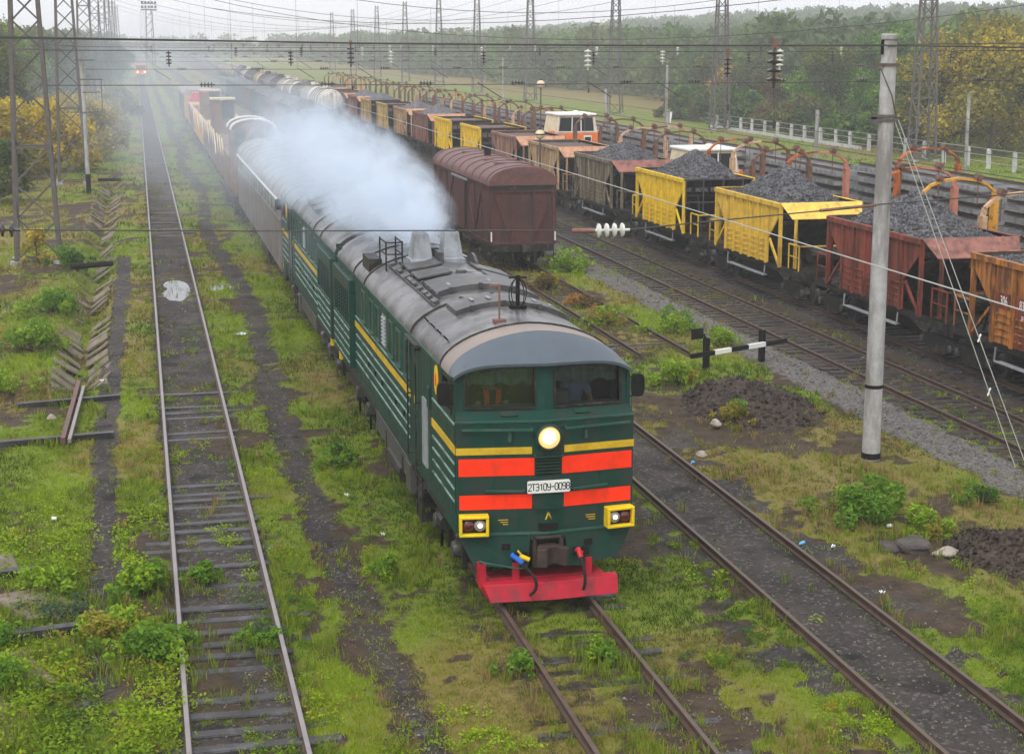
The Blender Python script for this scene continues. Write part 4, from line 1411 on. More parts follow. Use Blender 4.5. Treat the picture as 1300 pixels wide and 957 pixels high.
def hopper(label, Y_far, body, apron, detail=True, ribs=6, rim=None):
    """ballast hopper; Y_far is its far post; length runs along y"""
    t = thing("hopper_wagon", label, "hopper wagon", (TRACKS['T5'], Y_far - 3.45, 0), 0, "train of ballast hoppers")
    rim = rim or body
    xs_ = 1.58
    poly = [(-3.42, 3.74), (3.42, 3.74), (3.30, 3.25), (2.28, 2.35), (2.28, 1.45), (-2.28, 1.45), (-2.28, 2.35), (-3.30, 3.25)]
    for s in (-1, 1):
        b = MB()
        b.prism(poly, 'x', min(s * xs_, s * (xs_ - .05)), max(s * xs_, s * (xs_ - .05)))
        b.build("side_sheet", body, t)
    for s in (-1, 1):
        b = MB()
        for k in range(ribs):
            y = -2.2 + 4.4 * k / (ribs - 1)
            b.bx(min(s * xs_, s * (xs_ + .07)), max(s * xs_, s * (xs_ + .07)), y - .06, y + .06, 1.42, 3.62)
            if k < ribs - 1 and detail:
                for z in (1.65, 1.85, 2.05, 2.25):
                    b.bx(min(s * xs_, s * (xs_ + .03)), max(s * xs_, s * (xs_ + .03)), y + .16, y + 4.4 / (ribs - 1) - .16, z - .02, z + .02)
        b.build("side_rib", body, t)
    for s in (-1, 1):
        b = MB()
        b.bx(min(s * (xs_ - .05), s * (xs_ + .10)), max(s * (xs_ - .05), s * (xs_ + .10)), -3.46, 3.46, 3.60, 3.76)
        for y in (-3.45, 3.45):
            b.bar((s * (xs_ - .02), y, 1.4), (s * (xs_ - .02), y, 3.66), .13, .10)
            b.bar((s * (xs_ - .02), y * .97, 1.5), (s * (xs_ - .02), y * .70, 2.35), .07, .09)
        b.build("rim_and_posts", rim, t)
    # sloping ends, dark outside
    for s in (-1, 1):
        b = MB()
        b.slab([(-1.52, s * 3.45, 3.72), (1.52, s * 3.45, 3.72), (1.52, s * 1.5, 1.6), (-1.52, s * 1.5, 1.6)], (0, s * .05, -.04))
        for x in (-1.1, -.4, .4, 1.1):
            b.slab([(x, s * 3.5, 3.6), (x, s * 1.6, 1.6), (x, s * 1.9, 1.55), (x, s * 3.5, 3.2)], (.04, 0, 0))
        b.bx(-1.5, 1.5, s * 3.45 - .05, s * 3.45 + .05, 3.0, 3.08)
        b.build("end_sheet", M['black'] if not apron else M['under'], t)
    if apron:
        for s in (-1, 1):
            b = MB()
            b.slab([(-1.6, s * 3.5, 3.75), (1.6, s * 3.5, 3.75), (1.36, s * 4.1, 3.22), (-1.36, s * 4.1, 3.22)], (0, 0, .03))
            b.build("end_apron", apron, t)
            for x in (-1.2, 1.2):
                b = MB(); b.bar((x, s * 4.05, 1.4), (x, s * 4.05, 3.22), .10); b.build("apron_post", rim, t)
    else:
        for s in (-1, 1):
            b = MB()
            b.bar((-1.58, s * 3.5, 3.72), (1.58, s * 3.5, 3.72), .06)
            for x in (-1.5, -.7, .2, 1.1, 1.5): b.bar((x, s * 3.52, 3.7), (x, s * 3.52, 2.2), .05)
            b.bar((-1.5, s * 3.53, 2.75), (1.5, s * 3.53, 2.75), .05)
            b.build("end_frame", M['under_hi'], t)
    # frame, chutes, steps, rails
    b = MB()
    b.bx(-1.4, 1.4, -4.95, -4.75, 1.05, 1.42); b.bx(-1.4, 1.4, 4.75, 4.95, 1.05, 1.42)
    b.bx(-.3, .3, -4.8, 4.8, 1.0, 1.36)
    for s in (-1, 1):
        b.bx(min(s * 1.3, s * 1.42), max(s * 1.3, s * 1.42), -4.8, 4.8, 1.22, 1.42)
        b.slab([(s * 1.45, -2.2, 1.45), (s * 1.45, 2.2, 1.45), (s * .7, 1.9, .62), (s * .7, -1.9, .62)], (-s * .05, 0, 0))
        coupler(b, s * 4.9, s)
        b.bx(-1.4, 1.4, min(s * 3.6, s * 4.8), max(s * 3.6, s * 4.8), 1.36, 1.42)
        b.cyl((-.6, s * 3.9, 1.9), (.6, s * 3.9, 1.9), .28, 12)
        b.bar((s * .9, 3.9, 1.4), (s * .9, 3.4, 3.0), .06); b.bar((s * .9, -3.9, 1.4), (s * .9, -3.4, 3.0), .06)
    b.build("underframe", M['under'], t)
    if detail:
        for s in (-1, 1):
            b = MB()
            b.tube([(s * 1.55, -2.0, 1.3), (s * 1.58, -2.0, .92), (s * 1.58, 2.0, .92), (s * 1.55, 2.0, 1.3)], .03, 6)
            b.bx(min(s * 1.4, s * 1.62), max(s * 1.4, s * 1.62), -1.9, 1.9, .90, .93)
            b.build("footboard", M['grey_paint'], t)
        for s in (-1, 1):
            b = MB()
            for y in (-4.8, 4.8):
                b.bar((s * 1.36, y, 1.4), (s * 1.36, y, 2.35), .045)
                b.bar((s * 1.36, y, 2.33), (s * 1.36, y * .8, 2.33), .045)
                b.bar((s * 1.36, y * .8, 1.4), (s * 1.36, y * .8, 2.33), .045)
                b.bar((s * 1.36, y, 1.9), (s * 1.36, y * .8, 1.9), .03)
            b.bar((-1.36, s * 4.86, 2.33), (1.36, s * 4.86, 2.33), .04)
            b.build("platform_railing", rim, t)
    for y in (-3.9, 3.9): bogie(t, y, detail)
    return t


H_ORANGE = paint("hopper orange", (0.45, .17, .03), .45)
H_RED = paint("hopper brick red", (.22, .05, .03), .4, (.10, .035, .025))
H_YEL = paint("hopper yellow", (.66, .42, .045), .3, (.4, .25, .05))
H_YEL2 = paint("hopper clean yellow", (.70, .46, .015), .2, (.5, .31, .03))
H_OLIVE = paint("hopper olive", (.27, .235, .14), .55, (.13, .10, .07))
H_TAN = paint("hopper tan", (.47, .32, .17), .45, (.28, .17, .1))
H_PINK = paint("hopper faded brown", (.32, .18, .125), .45, (.2, .10, .075))
H_BROWN = paint("hopper red brown", (.24, .105, .075), .45, (.15, .07, .055))
H_DYEL = paint("hopper dusty yellow", (.52, .37, .12), .4, (.3, .2, .09))
A_PINK = paint("apron rust pink", (.26, .115, .09), .35, (.17, .08, .06))
A_YEL = paint("apron yellow", (.72, .47, .09), .2, (.5, .32, .08))
A_TAN = paint("apron salmon", (.46, .25, .15), .3, (.33, .17, .11))
HOP = [("rusty orange", H_ORANGE, A_TAN, 'h'), ("brick red", H_RED, A_PINK, 'h'), ("yellow", H_YEL, A_YEL, 'h'), ("clean bright yellow", H_YEL2, None, 'h'), ("weathered olive", H_OLIVE, A_PINK, 'h'),
       ("tan", H_TAN, A_TAN, 'f'), ("faded pinkish brown", H_PINK, A_TAN, 'f'), ("yellow", H_YEL2, None, 'f'), ("yellow", H_YEL2, None, 'f'), ("red brown", H_BROWN, A_TAN, 'h'), ("tan orange", H_TAN, A_TAN, 'h'),
       ("dusty yellow", H_DYEL, None, 'f'), ("dusty yellow", H_DYEL, None, 'h'), ("red brown", H_BROWN, A_TAN, 'h'), ("red brown", H_BROWN, A_TAN, 'f'), ("dusty yellow", H_DYEL, None, 'f'), ("faded brown", H_PINK, A_TAN, 'h'),
       ("tan", H_TAN, A_TAN, 'f'), ("faded brown", H_PINK, A_TAN, 'f'), ("dusty yellow", H_DYEL, None, 'f')]
HL = {0: "rusty orange ballast hopper with white number at the frame edge", 1: "brick red ballast hopper behind the concrete pole, gravel heaped over its pink end",
      2: "yellow ballast hopper with yellow end apron and heaped grey gravel", 3: "clean bright yellow ballast hopper with black end and heaped gravel",
      4: "weathered olive ballast hopper with rust pink end apron", 5: "tan ballast hopper between the olive and the pinkish one", 6: "faded pinkish brown ballast hopper in front of the orange cab"}
yf = [42.0, 52.1, 63.4, 74.5, 85.8, 96.6, 107.3, 118.2, 129.1, 139.7, 150.6, 161.7, 173.3]
while len(yf) < len(HOP): yf.append(yf[-1] + 10.95)
for i, (nm, bm_, ap, ld) in enumerate(HOP):
    lab = HL.get(i, f"{nm} ballast hopper, {ORD[i]} in the hopper train counting away from the bridge")
    hp_ = hopper(lab, yf[i], bm_, ap, detail=i < 7, ribs=6 if i != 0 else 5)
    yc = yf[i] - 3.45
    if ld == 'h':
        heap("gravel_heap", "grey gravel heaped in the " + (nm + " hopper " if i < 5 else f"{nm} hopper that is {ORD[i]} from the near end"), TRACKS['T5'] + .02, yc, 1.5, 3.25, 3.62, 1.12 if i in (1, 2, 3) else .8, M['gravel'], "gravel heaps on the hopper train", rocks=4500 if i < 5 else 0)
    else:
        heap("gravel_heap", f"flat brown fines filling the {nm} hopper that is {ORD[i]} from the near end", TRACKS['T5'], yc, 1.5, 3.35, 3.55, .12, M['gravel_brown'], "gravel heaps on the hopper train", True)
    if i == 0:
        b = MB(); b.bx(-1.596, -1.581, 1.2, 2.1, 2.42, 2.86); b.bx(-1.596, -1.581, .1, 1.0, 2.22, 2.86); b.bx(-1.594, -1.581, .1, 1.0, 1.5, 1.95)
        b.build("number_patch", H_RED, hp_)
        text_mesh("wagon_number", "306", .36, M['white'], hp_, (-1.602, 1.63, 2.64), (math.pi / 2, 0, -math.pi / 2), .72)
        text_mesh("wagon_number", "8308", .36, M['white'], hp_, (-1.602, .55, 2.64), (math.pi / 2, 0, -math.pi / 2), .72)
        text_mesh("wagon_number", "20", .16, M['white'], hp_, (-1.602, .62, 2.32), (math.pi / 2, 0, -math.pi / 2), .8)

# ---------------------------------------------------------------- maroon boxcar on the stub track
def boxcar():
    t = thing("boxcar", "maroon plank boxcar with arched roof standing on the stub track", "boxcar", (TRACKS['T3B'], 67.0, 0))
    L, w = 13.3, 1.375
    b = MB()
    b.bx(-w, w, 0, L, 1.28, 3.72)
    b.build("body", M['boxcar'], t, bevel=.01)
    b = MB()
    rings = []
    for y in (-.12, .02, 3, 6, 9, L + .1):
        rings.append([((w + .10) * math.sin(a), y, 3.68 + .78 * max(0, math.cos(a)) ** .8) for a in np.linspace(-math.pi / 2, math.pi / 2, 21)])
    b.loft(rings); rf = b.build("roof", M['boxroof'], t, smooth=True)
    b = MB()
    for y in np.linspace(.4, L - .4, 9): b.tube([((w + .11) * math.sin(a), y, 3.70 + .78 * max(0, math.cos(a)) ** .8) for a in np.linspace(-1.5, 1.5, 15)], .018, 5)
    b.build("roof_seam", M['boxroof'], rf)
    b = MB(); b.cyl((.0, 7.2, 4.3), (.0, 7.2, 4.85), .16, 12); b.lathe([(.24, 4.8), (.2, 4.95), (.05, 5.0)], (0, 7.2, 0), 'z', 12); b.build("stove_pipe", M['black'], rf)
    b = MB()
    for y in (2.2, 4.4, 9.5): b.lathe([(.26, 4.36), (.26, 4.46), (.2, 4.49)], (.45, y, 0), 'z', 14); b.lathe([(.26, 4.36), (.26, 4.46), (.2, 4.49)], (-.45, y + .3, 0), 'z', 14)
    b.build("roof_hatch", M['boxroof'], rf)
    # side framing
    b = MB()
    for s in (-1, 1):
        xa, xb = min(s * w, s * (w + .06)), max(s * w, s * (w + .06))
        for y in np.linspace(.06, L - .06, 9): b.bx(xa, xb, y - .05, y + .05, 1.2, 3.66)
        b.bx(xa, xb, 0, L, 1.18, 1.3); b.bx(xa, xb, 0, L, 3.56, 3.68)
        step = (L - .12) / 8
        for k in (0, 1, 2, 5, 6, 7):
            y = .06 + k * step
            z0, z1 = (1.3, 3.56) if k % 2 == 0 else (3.56, 1.3)
            b.bar((s * (w + .025), y, z0), (s * (w + .025), y + step, z1), .05, .09)
    for x in (-.46, .46): b.bx(x - .05, x + .05, -.06, 0, 1.25, 3.42)
    for x in (-w + .05, w - .05): b.bx(x - .05, x + .05, -.065, 0, 1.2, 3.7)
    b.bx(-w, w, -.07, 0, 3.40, 3.50); b.bx(-w, w, -.07, 0, 1.18, 1.30)
    for s in (-1, 1): b.bar((s * (w - .1), -.03, 3.4), (s * .5, -.03, 1.32), .09, .05)
    b.build("framing", M['boxcar'], t)
    b = MB()
    b.prism([((w) * math.sin(a), 3.5 + .86 * max(0, math.cos(a)) ** .8) for a in np.linspace(-math.pi / 2, math.pi / 2, 21)], 'y', -.09, -.05)
    b.build("end_gable", M['under'], t)
    for s in (1, -1):
        b = MB()
        b.bx(min(s * (w + .06), s * (w + .12)), max(s * (w + .06), s * (w + .12)), 5.2, 7.6, 1.3, 3.5)
        d = b.build("sliding_door", M['boxcar'], t, bevel=.01)
    b = MB(); b.bx(-w - .16, -w - .08, 4.6, 8.2, 3.52, 3.6); b.build("door_rail", M['grey_paint'], d)
    b = MB()
    for (x, y) in ((-w, .3), (w, .3)): b.bar((x, -.1, 1.35), (x, -.1, 1.75), .05)
    b.build("white_handle", M['white'], t)
    b = MB()
    b.bx(-1.35, 1.35, .0, L, 1.0, 1.24); b.bx(-1.3, 1.3, -.1, .1, .9, 1.22)
    coupler(b, 0, -1); coupler(b, L, 1)
    b.bx(-.6, .6, 5, 8, .6, 1.0)
    for s in (-1, 1):
        for k in range(3): b.bx(s * 1.2 - .15, s * 1.2 + .15, -.06, .16, .4 + k * .28, .43 + k * .28)
        b.bar((s * 1.32, -.05, .4), (s * 1.32, -.05, 1.2), .03)
        b.bar((s * .5, -.1, 1.0), (s * .45, -.25, .5), .05)
    b.build("underframe", M['under'], t)
    for y in (2.2, L - 2.2): bogie(t, y)
    return t


boxcar()

# ---------------------------------------------------------------- gondolas and tank cars far behind, in the smoke
G_MATS = [paint("gondola blue grey", (.09, .105, .12), .3, (.06, .055, .05)), paint("gondola brown", (.17, .10, .075), .3, (.1, .06, .05)), paint("gondola dark green", (.05, .09, .07), .3, (.06, .055, .045)), paint("gondola pale green", (.2, .3, .25), .3)]


def gondola_proto(mat):
    b = MB()
    b.bx(-1.5, -1.43, -6.1, 6.1, 1.35, 3.5); b.bx(1.43, 1.5, -6.1, 6.1, 1.35, 3.5)
    b.bx(-1.43, 1.43, -6.1, -6.03, 1.35, 3.5); b.bx(-1.43, 1.43, 6.03, 6.1, 1.35, 3.5)
    b.bx(-1.43, 1.43, -6.03, 6.03, 1.3, 1.4)
    for s in (-1, 1):
        for k in range(9): b.bx(min(s * 1.5, s * 1.58), max(s * 1.5, s * 1.58), -6.0 + k * 1.5 - .07, -6.0 + k * 1.5 + .07, 1.3, 3.45)
        b.bx(min(s * 1.48, s * 1.6), max(s * 1.48, s * 1.6), -6.15, 6.15, 3.44, 3.56)
    for x in (-1.3, -.45, .45, 1.3): b.bx(x - .06, x + .06, -6.18, -6.1, 1.35, 3.5)
    t = thing("gondola_wagon", "x", "gondola wagon")
    b.build("body", mat, t)
    b = MB(); b.bx(-.4, .4, -6.3, 6.3, .95, 1.3); b.bx(-1.4, 1.4, -6.2, -6, 1, 1.35); coupler(b, -6.2, -1); coupler(b, 6.2, 1); b.build("underframe", M['under'], t)
    for y in (-4.3, 4.3): bogie(t, y, False)
    return t


gon_p = [gondola_proto(m) for m in G_MATS]
used_ = set()
for i in range(11):
    k = (0, 0, 1, 0, 2, 1, 0, 2, 0, 3, 3)[i]
    g = gon_p[k] if k not in used_ else copy_tree(gon_p[k])
    used_.add(k)
    yc = 147 + 6.95 + i * 13.92
    g.location = (TRACKS['T3B'], yc, 0)
    tag(g, ("blue grey", "brown", "dark green", "pale green")[k] + f" gondola wagon in the smoke behind the boxcar, {ORD[i]} of its row", None, "gondolas standing behind the boxcar")
    if i < 9:
        heap("coal_heap", f"dark coal heaped in the {ORD[i]} gondola behind the boxcar", TRACKS['T3B'], yc, 1.42, 6.0, 3.4, .75, M['gravel'], "coal heaps on the gondolas")

T_MATS = [paint("tank pale cream", (.56, .53, .46), .35, (.3, .27, .22)), paint("tank grey", (.25, .25, .25), .4, (.14, .13, .12)), paint("tank black", (.055, .055, .058), .3, (.1, .09, .08)), paint("tank amber", (.55, .42, .22), .35, (.3, .23, .14))]


def tank_proto(mat):
    t = thing("tank_wagon", "x", "tank wagon")
    b = MB(); b.lathe([(.35, -5.42), (1.0, -5.35), (1.33, -5.1), (1.42, -4.8), (1.42, 4.8), (1.33, 5.1), (1.0, 5.35), (.35, 5.42)], (0, 0, 2.92), 'y', 28)
    b.build("tank", mat, t, smooth=True)
    b = MB(); b.cyl((0, 0, 4.2), (0, 0, 4.75), .45, 14); b.bar((.5, 0, 4.4), (1.45, 0, 3.4), .05)
    b.bx(-.7, .7, -.9, .9, 4.32, 4.36)
    b.build("dome", mat, t)
    b = MB()
    for y in (-3.6, -1.2, 1.2, 3.6): b.tube([(1.45 * math.sin(a), y, 2.92 - 1.45 * math.cos(a)) for a in np.linspace(0, 2 * math.pi, 25)], .05, 5)
    b.build("tank_strap", M['under'], t)
    b = MB(); b.bx(-1.35, 1.35, -5.9, -5.6, 1.05, 1.4); b.bx(-1.35, 1.35, 5.6, 5.9, 1.05, 1.4); b.bx(-.35, .35, -5.9, 5.9, 1.0, 1.5); coupler(b, -5.9, -1); coupler(b, 5.9, 1)
    b.build("underframe", M['under'], t)
    for y in (-3.9, 3.9): bogie(t, y, False)
    return t


tp = [tank_proto(m) for m in T_MATS]
used_ = set()
for i in range(20):
    k = (0, 0, 1, 0, 0, 2, 1, 2, 3, 2, 2, 0, 2, 1, 0, 3, 0, 0, 0, 0)[i]
    g = tp[k] if k not in used_ else copy_tree(tp[k])
    used_.add(k)
    g.location = (TRACKS['T4'], 189 + i * 12.02, 0)
    tag(g, ("pale cream", "grey", "black", "amber")[k] + f" tank wagon in the row behind the gondolas, {ORD[i]} from its near end", None, "row of tank wagons")

# ---------------------------------------------------------------- T2 train behind the diesel: coach, works wagons
def coach():
    t = thing("passenger_coach", "grey brown old coach with ribbed sides coupled behind the green diesel", "coach", (6.48, 60.9, 0))
    L, w = 26.3, 1.53
    b = MB(); b.bx(-w, w, 0, L, 1.2, 3.78)
    for s in (-1, 1):
        for k in range(66): b.bx(min(s * w, s * (w + .03)), max(s * w, s * (w + .03)), .3 + k * .395, .42 + k * .395, 1.3, 3.0)
        b.bx(min(s * w, s * (w + .04)), max(s * w, s * (w + .04)), 0, L, 3.05, 3.12)
    b.build("body", M['coach'], t)
    b = MB()
    rings = [[((w + .03) * math.sin(a), y, 3.76 + .88 * max(0, math.cos(a)) ** .75) for a in np.linspace(-math.pi / 2, math.pi / 2, 19)] for y in (0, .3, L / 2, L)]
    b.loft(rings); rf = b.build("roof", M['coach_roof'], t, smooth=True)
    b = MB()
    for k in range(12): b.tube([((w + .05) * math.sin(a), 1 + k * 2.2, 3.78 + .88 * max(0, math.cos(a)) ** .75) for a in np.linspace(-1.5, 1.5, 13)], .02, 5)
    for k in range(6): b.lathe([(.2, 4.6), (.22, 4.75), (.1, 4.85)], (0, 3 + k * 4.1, 0), 'z', 10)
    b.build("roof_vent", M['coach_roof'], rf)
    b = MB()
    for s in (-1, 1): b.bar((s * (w + .05), 0, 3.79), (s * (w + .05), L, 3.79), .07, .05)
    b.build("pale_drip_rail", M['litter_white'], t)
    for s in (-1, 1):
        for k in range(14):
            b = MB(); b.bx(min(s * w, s * (w + .015)), max(s * w, s * (w + .015)), 2.2 + k * 1.7, 2.9 + k * 1.7, 3.16, 3.62)
            b.build("window", M['dark_glass'], t)
    b = MB(); b.bx(-1.2, 1.2, .2, L - .2, .85, 1.2); coupler(b, 0, -1); coupler(b, L, 1); b.bx(-1.3, 1.3, 10, 14, .4, .9); b.build("underframe", M['under'], t)
    for y in (4.0, L - 4.0): bogie(t, y, False)
    # canvas gangway
    b = MB(); b.bx(-.6, .6, -.35, 0, 1.3, 3.9); b.build("gangway", M['rubber'], t)
    return t


coach()


def works_end():
    t = thing("track_machine", "pale track machine with an arched cab roof and jib coupled behind the coach", "track machine", (6.0, 88.6, 0))
    b = MB(); b.bx(-1.4, 1.9, .3, 11.5, 1.15, 1.45); coupler(b, .3, -1); b.bx(-1.2, 1.6, 3, 9, .7, 1.15); b.build("underframe", M['under'], t)
    b = MB()
    arch = [(-1.15, 1.45), (-1.15, 4.9)] + [(1.15 * math.sin(a) , 4.9 + .5 * math.cos(a)) for a in np.linspace(-math.pi / 2, math.pi / 2, 13)][1:-1] + [(1.15, 4.9), (1.15, 1.45)]
    b.prism(arch, 'y', 2.0, 5.2)
    b.bx(-1.2, 1.2, 5.2, 11.2, 1.45, 3.3)
    b.build("cab", M['beige'], t)
    b = MB()
    for s in (1.95, 5.2): b.tube([(1.22 * math.sin(a), s, 4.9 + .55 * math.cos(a)) for a in np.linspace(-math.pi / 2, math.pi / 2, 13)], .07, 6)
    b.build("roof_rim", M['white'], t)
    for x in (-.7, .1):
        b = MB(); b.bx(x - .3, x + .3, 1.97, 2.0, 3.9, 4.75); b.build("window", M['dark_glass'], t)
    b = MB(); b.bar((-1.1, .9, 3.2), (.1, 1.7, 5.1), .14); b.bar((.1, 1.7, 5.1), (1.2, 1.5, 4.2), .12); b.bar((-.6, 1.2, 3.8), (.6, 1.5, 4.3), .1)
    b.cyl((.1, 1.5, 5.1), (.1, 1.9, 5.1), .18, 12); b.bar((-1.1, .6, 1.45), (-1.1, .9, 3.2), .14)
    b.build("jib", M['beige'], t)
    for y in (2.0, 9.6): bogie(t, y, False)
    return t


works_end()


def spoil_wagon(label, y, cab, mat, L=10.4):
    t = thing("spoil_wagon", label, "spoil wagon", (6.48, y, 0), 0, "works train behind the coach")
    b = MB(); b.bx(-1.4, 1.4, 0, L, 1.1, 1.4); coupler(b, 0, -1); coupler(b, L, 1); b.bx(-1.2, 1.2, 3, 7, .7, 1.1); b.build("underframe", M['under'], t)
    b = MB()
    # body with sloping gable seen from the side, ribbed
    for (y0, y1) in ((.5, 3.4), (3.7, 6.6), (6.9, 9.8)):
        for s in (-1, 1):
            b.prism([(y0, 1.4), (y1, 1.4), (y1, 3.6), (y0, 2.1)], 'x', min(s * 1.5, s * 1.42), max(s * 1.5, s * 1.42))
            for k in range(3):
                yy = y0 + .1 + k * 1.3
                b.bx(min(s * 1.5, s * 1.58), max(s * 1.5, s * 1.58), yy, yy + .1, 1.4, 2.1 + 1.45 * (yy - y0) / 2.9)
        b.slab([(-1.42, y0, 2.1), (1.42, y0, 2.1), (1.42, y0 + .1, 1.5), (-1.42, y0 + .1, 1.5)], (0, .06, 0))
        b.slab([(-1.42, y0, 1.9), (1.42, y0, 1.9), (1.42, y1, 3.1), (-1.42, y1, 3.1)], (0, 0, .05))
    b.build("sloped_body", mat, t)
    b = MB()
    for (y0, y1) in ((.5, 3.4), (3.7, 6.6), (6.9, 9.8)):
        for s in (-1, 1): b.bar((s * 1.5, y0, 2.12), (s * 1.5, y1, 3.62), .07, .06)
    b.build("pale_rim", M['cream'], t)
    if cab:
        b = MB(); y0 = 6.9
        x0, x1 = -1.45, .2
        b.bx(x0, x1, y0, y0 + 1.8, 1.4, 4.1)
        for (a, c) in ((x0, x0 + .09), (x1 - .09, x1)):
            b.bx(a, c, y0, y0 + .09, 4.1, 5.5); b.bx(a, c, y0 + 1.71, y0 + 1.8, 4.1, 5.5)
        b.bx(x0, x0 + .75, y0 + .02, y0 + .08, 4.1, 5.4)
        k = b.build("operator_cab", M['beige'], t)
        b = MB(); b.bx(x0 - .06, x1 + .06, y0 - .12, y0 + 1.9, 5.5, 5.62); b.build("cab_roof", M['cream'], k)
        b = MB(); b.bx(x0 + .75, x1 - .09, y0 + .03, y0 + .05, 4.15, 5.45); b.bx(x1 - .06, x1 - .04, y0 + .1, y0 + 1.7, 4.15, 5.45); b.build("cab_window", M['dark_glass'], k)
    for y in (2.0, L - 2.0): bogie(t, y, False)
    return t


spoil_wagon("rust brown spoil wagon with sloping sides next to the track machine", 101.5, False, M['rust'])
spoil_wagon("beige spoil wagon carrying the nearer square operator cab", 112.6, True, M['beige'])
spoil_wagon("amber spoil wagon carrying the farther square operator cab", 133.5, True, M['amber'])
spoil_wagon("faded beige spoil wagon with sloping sides between the two operator cabs", 123.0, False, M['beige'])
spoil_wagon("amber spoil wagon just behind the farther operator cab", 144.6, False, M['amber'])
spoil_wagon("rust brown spoil wagon ahead of the striped machine", 155.7, False, M['rust'])


def striped_machine():
    t = thing("ballast_cleaner", "amber and black striped machine with a red hood in the works train", "track machine", (6.48, 167, 0), 0, "works train behind the coach")
    b = MB(); b.bx(-1.4, 1.4, 0, 22, 1.1, 1.5); b.build("underframe", M['under'], t)
    b = MB(); b.bx(-1.5, 1.5, .4, 8, 1.5, 3.4); b.bx(-1.5, 1.5, 12, 21.5, 1.5, 3.9); b.build("body", M['amber'], t)
    b = MB()
    for k in range(5): b.slab([(-1.52, .3 + k * .5, 2.0), (-1.52, .55 + k * .5, 2.0), (-1.52, .95 + k * .5, 3.4), (-1.52, .7 + k * .5, 3.4)], (-.02, 0, 0)); b.slab([(-1.3 + k * .6, .38, 1.8), (-1.0 + k * .6, .38, 1.8), (-.7 + k * .6, .38, 3.2), (-1.0 + k * .6, .38, 3.2)], (0, -.02, 0))
    b.build("hazard_stripe", M['ink'], t)
    b = MB(); b.prism([(-1.3, 3.4), (1.3, 3.4), (.9, 4.3), (-.9, 4.3)], 'y', 8.2, 12); b.build("red_hood", M['red'], t)
    b = MB(); b.prism([(-1.5, 3.9), (1.5, 3.9), (1.2, 4.5), (-1.2, 4.5)], 'y', 12, 21.5); b.build("grey_roof", M['coach_roof'], t)
    for y in (3, 19): bogie(t, y, False)
    return t


striped_machine()


def rear_van():
    t = thing("works_van", "grey roofed dark van at the far end of the works train", "van", (6.48, 192, 0), 0, "works train behind the coach")
    b = MB(); b.bx(-1.5, 1.5, 0, 20, 1.2, 3.6); b.build("body", M['under_hi'], t)
    b = MB(); b.loft([[(1.55 * math.sin(a), y, 3.6 + .7 * math.cos(a)) for a in np.linspace(-math.pi / 2, math.pi / 2, 13)] for y in (-.1, 20.1)]); b.build("roof", M['coach_roof'], t, smooth=True)
    for y in (3, 17): bogie(t, y, False)
    return t


rear_van()

# distant vehicle with two warm lamps on the far end of the pale-railed track
t = thing("inspection_trolley", "tiny distant orange rail vehicle with glowing lamps on the pale-railed track", "rail vehicle", (1.08, 440, 0))
b = MB(); b.bx(-1.4, 1.4, 0, 9, 1.0, 2.4); b.prism([(0, 2.4), (9, 2.4), (8.4, 3.7), (.5, 3.7)], 'x', -1.35, 1.35); b.build("body", M['mach_orange'], t)
b = MB(); b.bx(-1.2, 1.2, -.02, .02, 2.5, 3.4); b.build("windscreen", M['dark_glass'], t)
for s in (-1, 1):
    b = MB(); b.lathe([(.0, -.1), (.25, -.05), (.25, 0)], (s * .9, 0, 1.7), 'y', 12); b.build("lamp", EMIT("warm lamp" if s < 0 else "warm lamp two", (1, .3, .12), 4), t)
for y in (2, 7): bogie(t, y, False)
# ---------------------------------------------------------------- flat wagons with portals (T6)
def portal(mat_a, mat_b, parent, y, top=4.75):
    b = MB()
    for s, mi in ((-1, 0), (1, 1)):
        b.mi(mi)
        x = s * 1.42
        b.bx(x - .04, x + .04, y - .16, y + .16, 1.36, top - .75)
        for d in (-.16, .16): b.bx(x - .09, x + .09, y + d - .02, y + d + .02, 1.36, top - .75)
        pts = [(x, top - .78), (x - s * .05, top - .48), (x - s * .32, top - .24), (x - s * .75, top - .08), (0, top)]
        for p, q in zip(pts[:-1], pts[1:]):
            b.bar((p[0], y, p[1]), (q[0], y, q[1]), .18, .085)
    b.mi(2)
    for x in (-.78, .74):
        b.box((x, y, top + .03), (.22, .30, .2), (0, .5, 0)); b.cyl((x, y - .2, top + .05), (x, y + .2, top + .05), .09, 10)
        b.bar((x, y, top - .1), (x, y, top - 1.0), .03)
    o = b.build("portal", [mat_a, mat_b, M['portal_r']], parent)
    o.location.y = y; o.data.transform(Matrix.Translation((0, -y, 0))); o.rotation_euler = (rnd.uniform(-.03, .03), 0, rnd.uniform(-.05, .05))
    return o


def flat_wagon(label, y0, L, portals, group, key):
    t = thing("flat_wagon", label, "flat wagon", (TRACKS[key], y0, 0), 0, group)
    b = MB(); b.bx(-1.45, 1.45, 0, L, 1.18, 1.36)
    b.build("deck", M['rust'], t)
    b = MB(); b.bx(-.3, .3, 0, L, .85, 1.18)
    for s in (-1, 1):
        b.bx(min(s * 1.25, s * 1.42), max(s * 1.25, s * 1.42), .1, L - .1, .9, 1.18)
    coupler(b, 0, -1); coupler(b, L, 1)
    b.build("underframe", M['under'], t)
    b = MB()
    for k in range(int(L / 1.2)):
        for x in (-.8, .8): b.cyl((x - .2, .6 + k * 1.2, 1.44), (x + .2, .6 + k * 1.2, 1.44), .09, 8)
    b.build("deck_roller", M['under_hi'], t)
    for (yy, ma, mb_, tp_) in portals: portal(M[ma], M[mb_], t, yy - y0, tp_)
    for y in (2.3, L - 2.3): bogie(t, y, y0 < 75)
    return t


